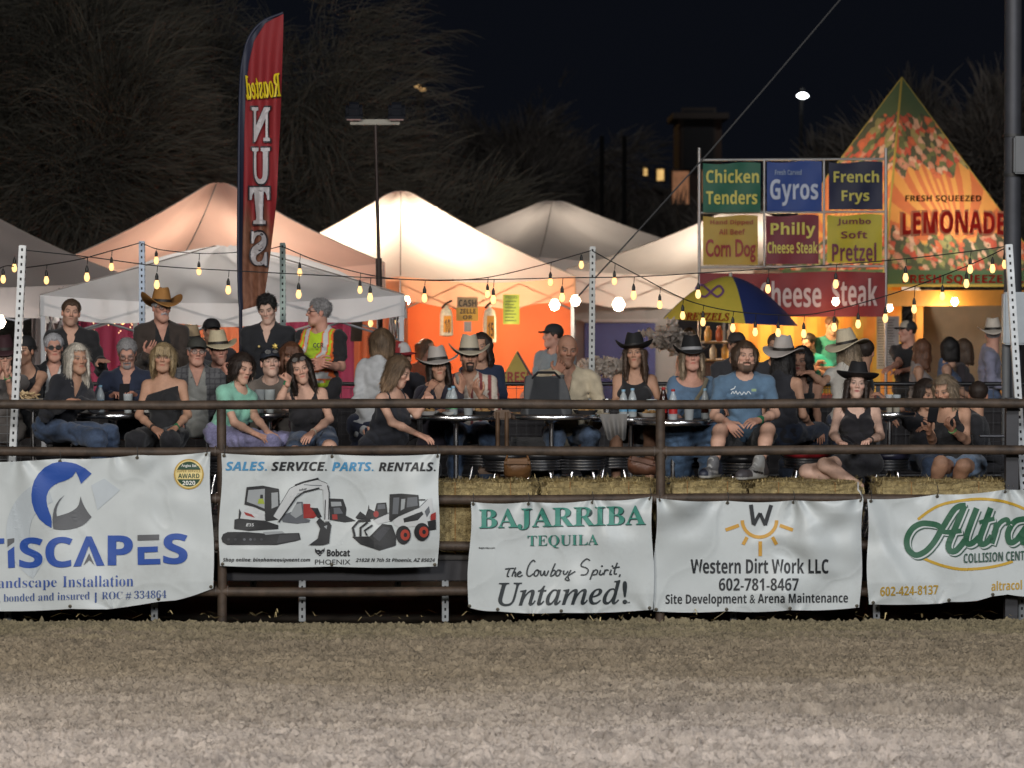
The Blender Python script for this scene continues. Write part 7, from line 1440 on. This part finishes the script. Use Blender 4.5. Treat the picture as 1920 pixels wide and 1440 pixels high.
# ================================================================== trees and far things
LEAF = VC('leaf', rough=.8, var=.2); BARK = M('bark', (.09, .08, .075), .9, var=.35, vs=10, bump=.6, bs=30)
def tree(label, base, h, spread, n_limb, n_twig, seed, col, wisp=1., lean=(0, 0), name='tree', tw=.012, droop=.5):
    r = np.random.default_rng(seed); root = thing(name, label, 'tree', base, 'trees behind the fair'); base = np.array(base, float)
    mb = MB(); tips = []
    def limb(p, d, l, rad, lev):
        pts = [p]; k = 6
        for i in range(k):
            d = d + r.normal(0, .16, 3) + np.array([0, 0, .04 if lev < 2 else -.05 * droop]); d /= np.linalg.norm(d); pts.append(pts[-1] + d * l / k)
        mb.tube(pts, np.linspace(rad, rad * .45, k + 1) * (1 if lev < 2 else .6), 7 if lev < 2 else 4)
        if lev >= 2:
            for q in pts[1:]: tips.append((q, d, l))
        if lev < 3:
            for j in range((n_limb, 4, 3)[lev]):
                q = pts[r.integers(2, k + 1)]; nd = d * .35 + r.normal(0, .62, 3) * [1, 1, .55] + [0, 0, .25]; nd /= np.linalg.norm(nd)
                limb(q, nd, l * r.uniform(.55, .85), rad * .5, lev + 1)
    limb(base, np.array([lean[0], lean[1], 1.]), h * .42, h * .022, 0)
    mb.build('trunk', BARK, root)
    T = np.array([t[0] for t in tips]); Dv = np.array([t[1] for t in tips])
    n = n_twig; k = r.integers(0, len(T), n); bun = r.integers(0, 9, n); bd_ = r.normal(0, 1, (len(T) * 9, 3)); bv = bd_[k * 9 + bun]
    p = T[k] + bv * spread * .075 + r.normal(0, 1, (n, 3)) * spread * .022; d = Dv[k] * .7 + bv * .35 * [1, 1, .6] + r.normal(0, .22, (n, 3)) + [.12, 0, .10 - .42 * droop]; d /= np.linalg.norm(d, axis=1)[:, None]
    L = r.uniform(.2, .75, n)[:, None] * wisp; sd = np.cross(d, [0.2, 1., .1]); sd /= np.linalg.norm(sd, axis=1)[:, None] + 1e-9; w = tw * r.uniform(.5, 1.3, n)[:, None]
    mid = p + d * L * .5 + np.array([0, 0, .05]) * L; end = p + d * L + np.array([0, 0, -.12 * droop]) * L
    V = np.stack([p - sd * w, p + sd * w, mid + sd * w, mid - sd * w, end + sd * w * .3, end - sd * w * .3], 1).reshape(-1, 3)
    i = np.arange(n)[:, None] * 6; Fs = np.concatenate([i + [0, 1, 2, 3], i + [3, 2, 4, 5]]).astype(int)
    c = np.array(col)[None] * r.uniform(.5, 1.5, (n, 1)); mk('crown', V, Fs, LEAF, root, False, np.repeat(c, 6, 0))
    return root
tree('large wispy mesquite tree filling the upper left of the sky', (X_(75, 40), 40, 0), 7.2, 4.2, 7, 80000, 1, (.075, .07, .056), 1.1, (.10, 0), tw=.0052)
tree('feathery mesquite tree behind the red flag', (X_(470, 44), 44, 0), 7.6, 4.2, 7, 70000, 2, (.075, .07, .056), 1.1, (.0, 0), tw=.0052)
tree('bushy tree leaning right behind the floodlight pole', (X_(640, 47), 47, 0), 5.2, 3.0, 6, 40000, 3, (.075, .07, .056), 1., (.25, 0), tw=.006)
tree('dark mesquite tree at the far upper left corner', (X_(-150, 43), 43, 0), 8.2, 4.5, 7, 56000, 4, (.066, .062, .05), 1.1, (.15, 0), tw=.0052)
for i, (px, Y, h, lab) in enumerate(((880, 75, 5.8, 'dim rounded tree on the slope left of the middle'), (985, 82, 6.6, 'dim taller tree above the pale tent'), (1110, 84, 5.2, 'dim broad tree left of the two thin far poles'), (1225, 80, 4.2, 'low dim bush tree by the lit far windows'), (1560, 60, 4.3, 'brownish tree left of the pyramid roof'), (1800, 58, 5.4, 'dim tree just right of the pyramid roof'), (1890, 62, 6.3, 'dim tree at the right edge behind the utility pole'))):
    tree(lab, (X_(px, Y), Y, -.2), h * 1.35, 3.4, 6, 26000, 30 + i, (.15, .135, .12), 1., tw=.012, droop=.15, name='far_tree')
# low dark hillside far behind
def hl(u, v):
    x = -160 + 320 * u; z = (4.2 + 1.6 * np.sin(u * 17) + 1.1 * np.sin(u * 41 + 1)) * v ** .8; return np.stack([x, 112 + 22 * v + 0 * u, z - .3], -1)
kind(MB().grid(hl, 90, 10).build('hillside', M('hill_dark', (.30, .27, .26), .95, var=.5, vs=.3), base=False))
tag(MB().box((X_(960, 60), 60, 1.35), (48, .15, 2.9)).build('boundary_wall', M('wall_dark', (.17, .155, .16), .9, var=.25, vs=.6), smooth=False), 'long low dark boundary wall behind the tents', 'wall')
bd = thing('building', 'tall brownish building with lit windows behind the food signs', 'building', (X_(1310, 90), 90, 0))
x0, x1 = X_(1272, 90), X_(1352, 90); MB().box(((x0 + x1) / 2, 91.5, 3.6), (x1 - x0, 3, 7.2)).build('wall', M('bld_brown', (.05, .028, .02), .9, var=.2), bd, smooth=False)
MB().box(((x0 + x1) / 2, 91.4, 7.28), (x1 - x0 + .4, 3.4, .18)).build('roof', M('bld_roof', (.035, .025, .02), .9), bd, smooth=False)
LITW = M('lit_window', (1, .62, .22), emit=.75, var=.3, vs=3); DIMW = M('dim_window', (.9, .40, .2), emit=.12, var=.3)
for px, py, w, h, m in ((1276, 352, .5, 1.0, DIMW), (1335, 350, .6, 1.0, DIMW), (1310, 262, .9, 1.8, M('pane_dark', (.012, .011, .012), .95))):
    c = P(px, py, 89.98); f = MB().box(c, (w + .16, .06, h + .16)).build('window', M('bld_roof'), bd, smooth=False); MB().box(c - [0, .04, 0], (w, .03, h)).build('pane', m, f, smooth=False)
hs = thing('house', 'low dark house with small glowing windows on the slope', 'house', (X_(1150, 95), 95, 0)); MB().box((X_(1150, 95), 97, 2.4), (9, 4, 5.2)).build('wall', M('house_dark', (.24, .21, .21), .9), hs, smooth=False); MB().box((X_(1150, 95), 97, 5.1), (9.6, 4.6, .2)).build('roof', M('bld_roof'), hs, smooth=False)
for px, py, w, h in ((1062, 336, .22, .55), (1238, 328, .22, .36), (1210, 322, .12, .25)):
    c = P(px, py, 94.9); f = MB().box(c, (w + .12, .08, h + .12)).build('window', M('bld_roof'), hs, smooth=False); MB().box(c - [0, .06, 0], (w, .03, h)).build('pane', LITW, f, smooth=False)
for px, py, Y, r, col, e, pw, lab in ((1505, 179, 95, .15, (.95, .97, 1), 9, 420, 'bright white street lamp glowing in the dark sky'), (783, 163, 110, .10, (1, .62, .25), 2, 500, 'left of two tiny amber lamps high in the dark'), (792, 168, 110, .10, (1, .62, .25), 1, 300, 'right of two tiny amber lamps high in the dark')):
    sl_ = thing('street_lamp', lab, 'street lamp', (X_(px, Y), Y, 0)); c = P(px, py, Y)
    MB().tube([(c[0], Y + .4, 0), (c[0], Y + .4, c[2] + .25), (c[0], Y, c[2] + .2)], .06, 6).build('pole', M('lamp_pole', (.004, .004, .004), .7), sl_); MB().lathe(c, [(.01, -r * .7), (r * .8, -r * .4), (r, 0), (r * .5, r * .5), (.02, r * .6)], 14, sx=1.3).build('lamp_head', M('far_glow_%d_%d' % (e, px), col, emit=e, var=0), sl_)
    l_ = bpy.data.lights.new('street_light', 'POINT'); l_.energy = pw; l_.color = col; l_.shadow_soft_size = .3; lo_ = bpy.data.objects.new('street_light', l_); COL.objects.link(lo_); lo_.parent = sl_; lo_.location = (0, -9, c[2] + 3)
for px, lab in ((1128, 'thin dark post left of the lit window on the slope'), (1170, 'second thin dark post, nearer the brown building')): tag(MB().tube([(X_(px, 70), 70, 0), (X_(px, 70), 70, P(px, 255, 70)[2])], .06, 6).build('far_post', M('lamp_pole')), lab, 'post')
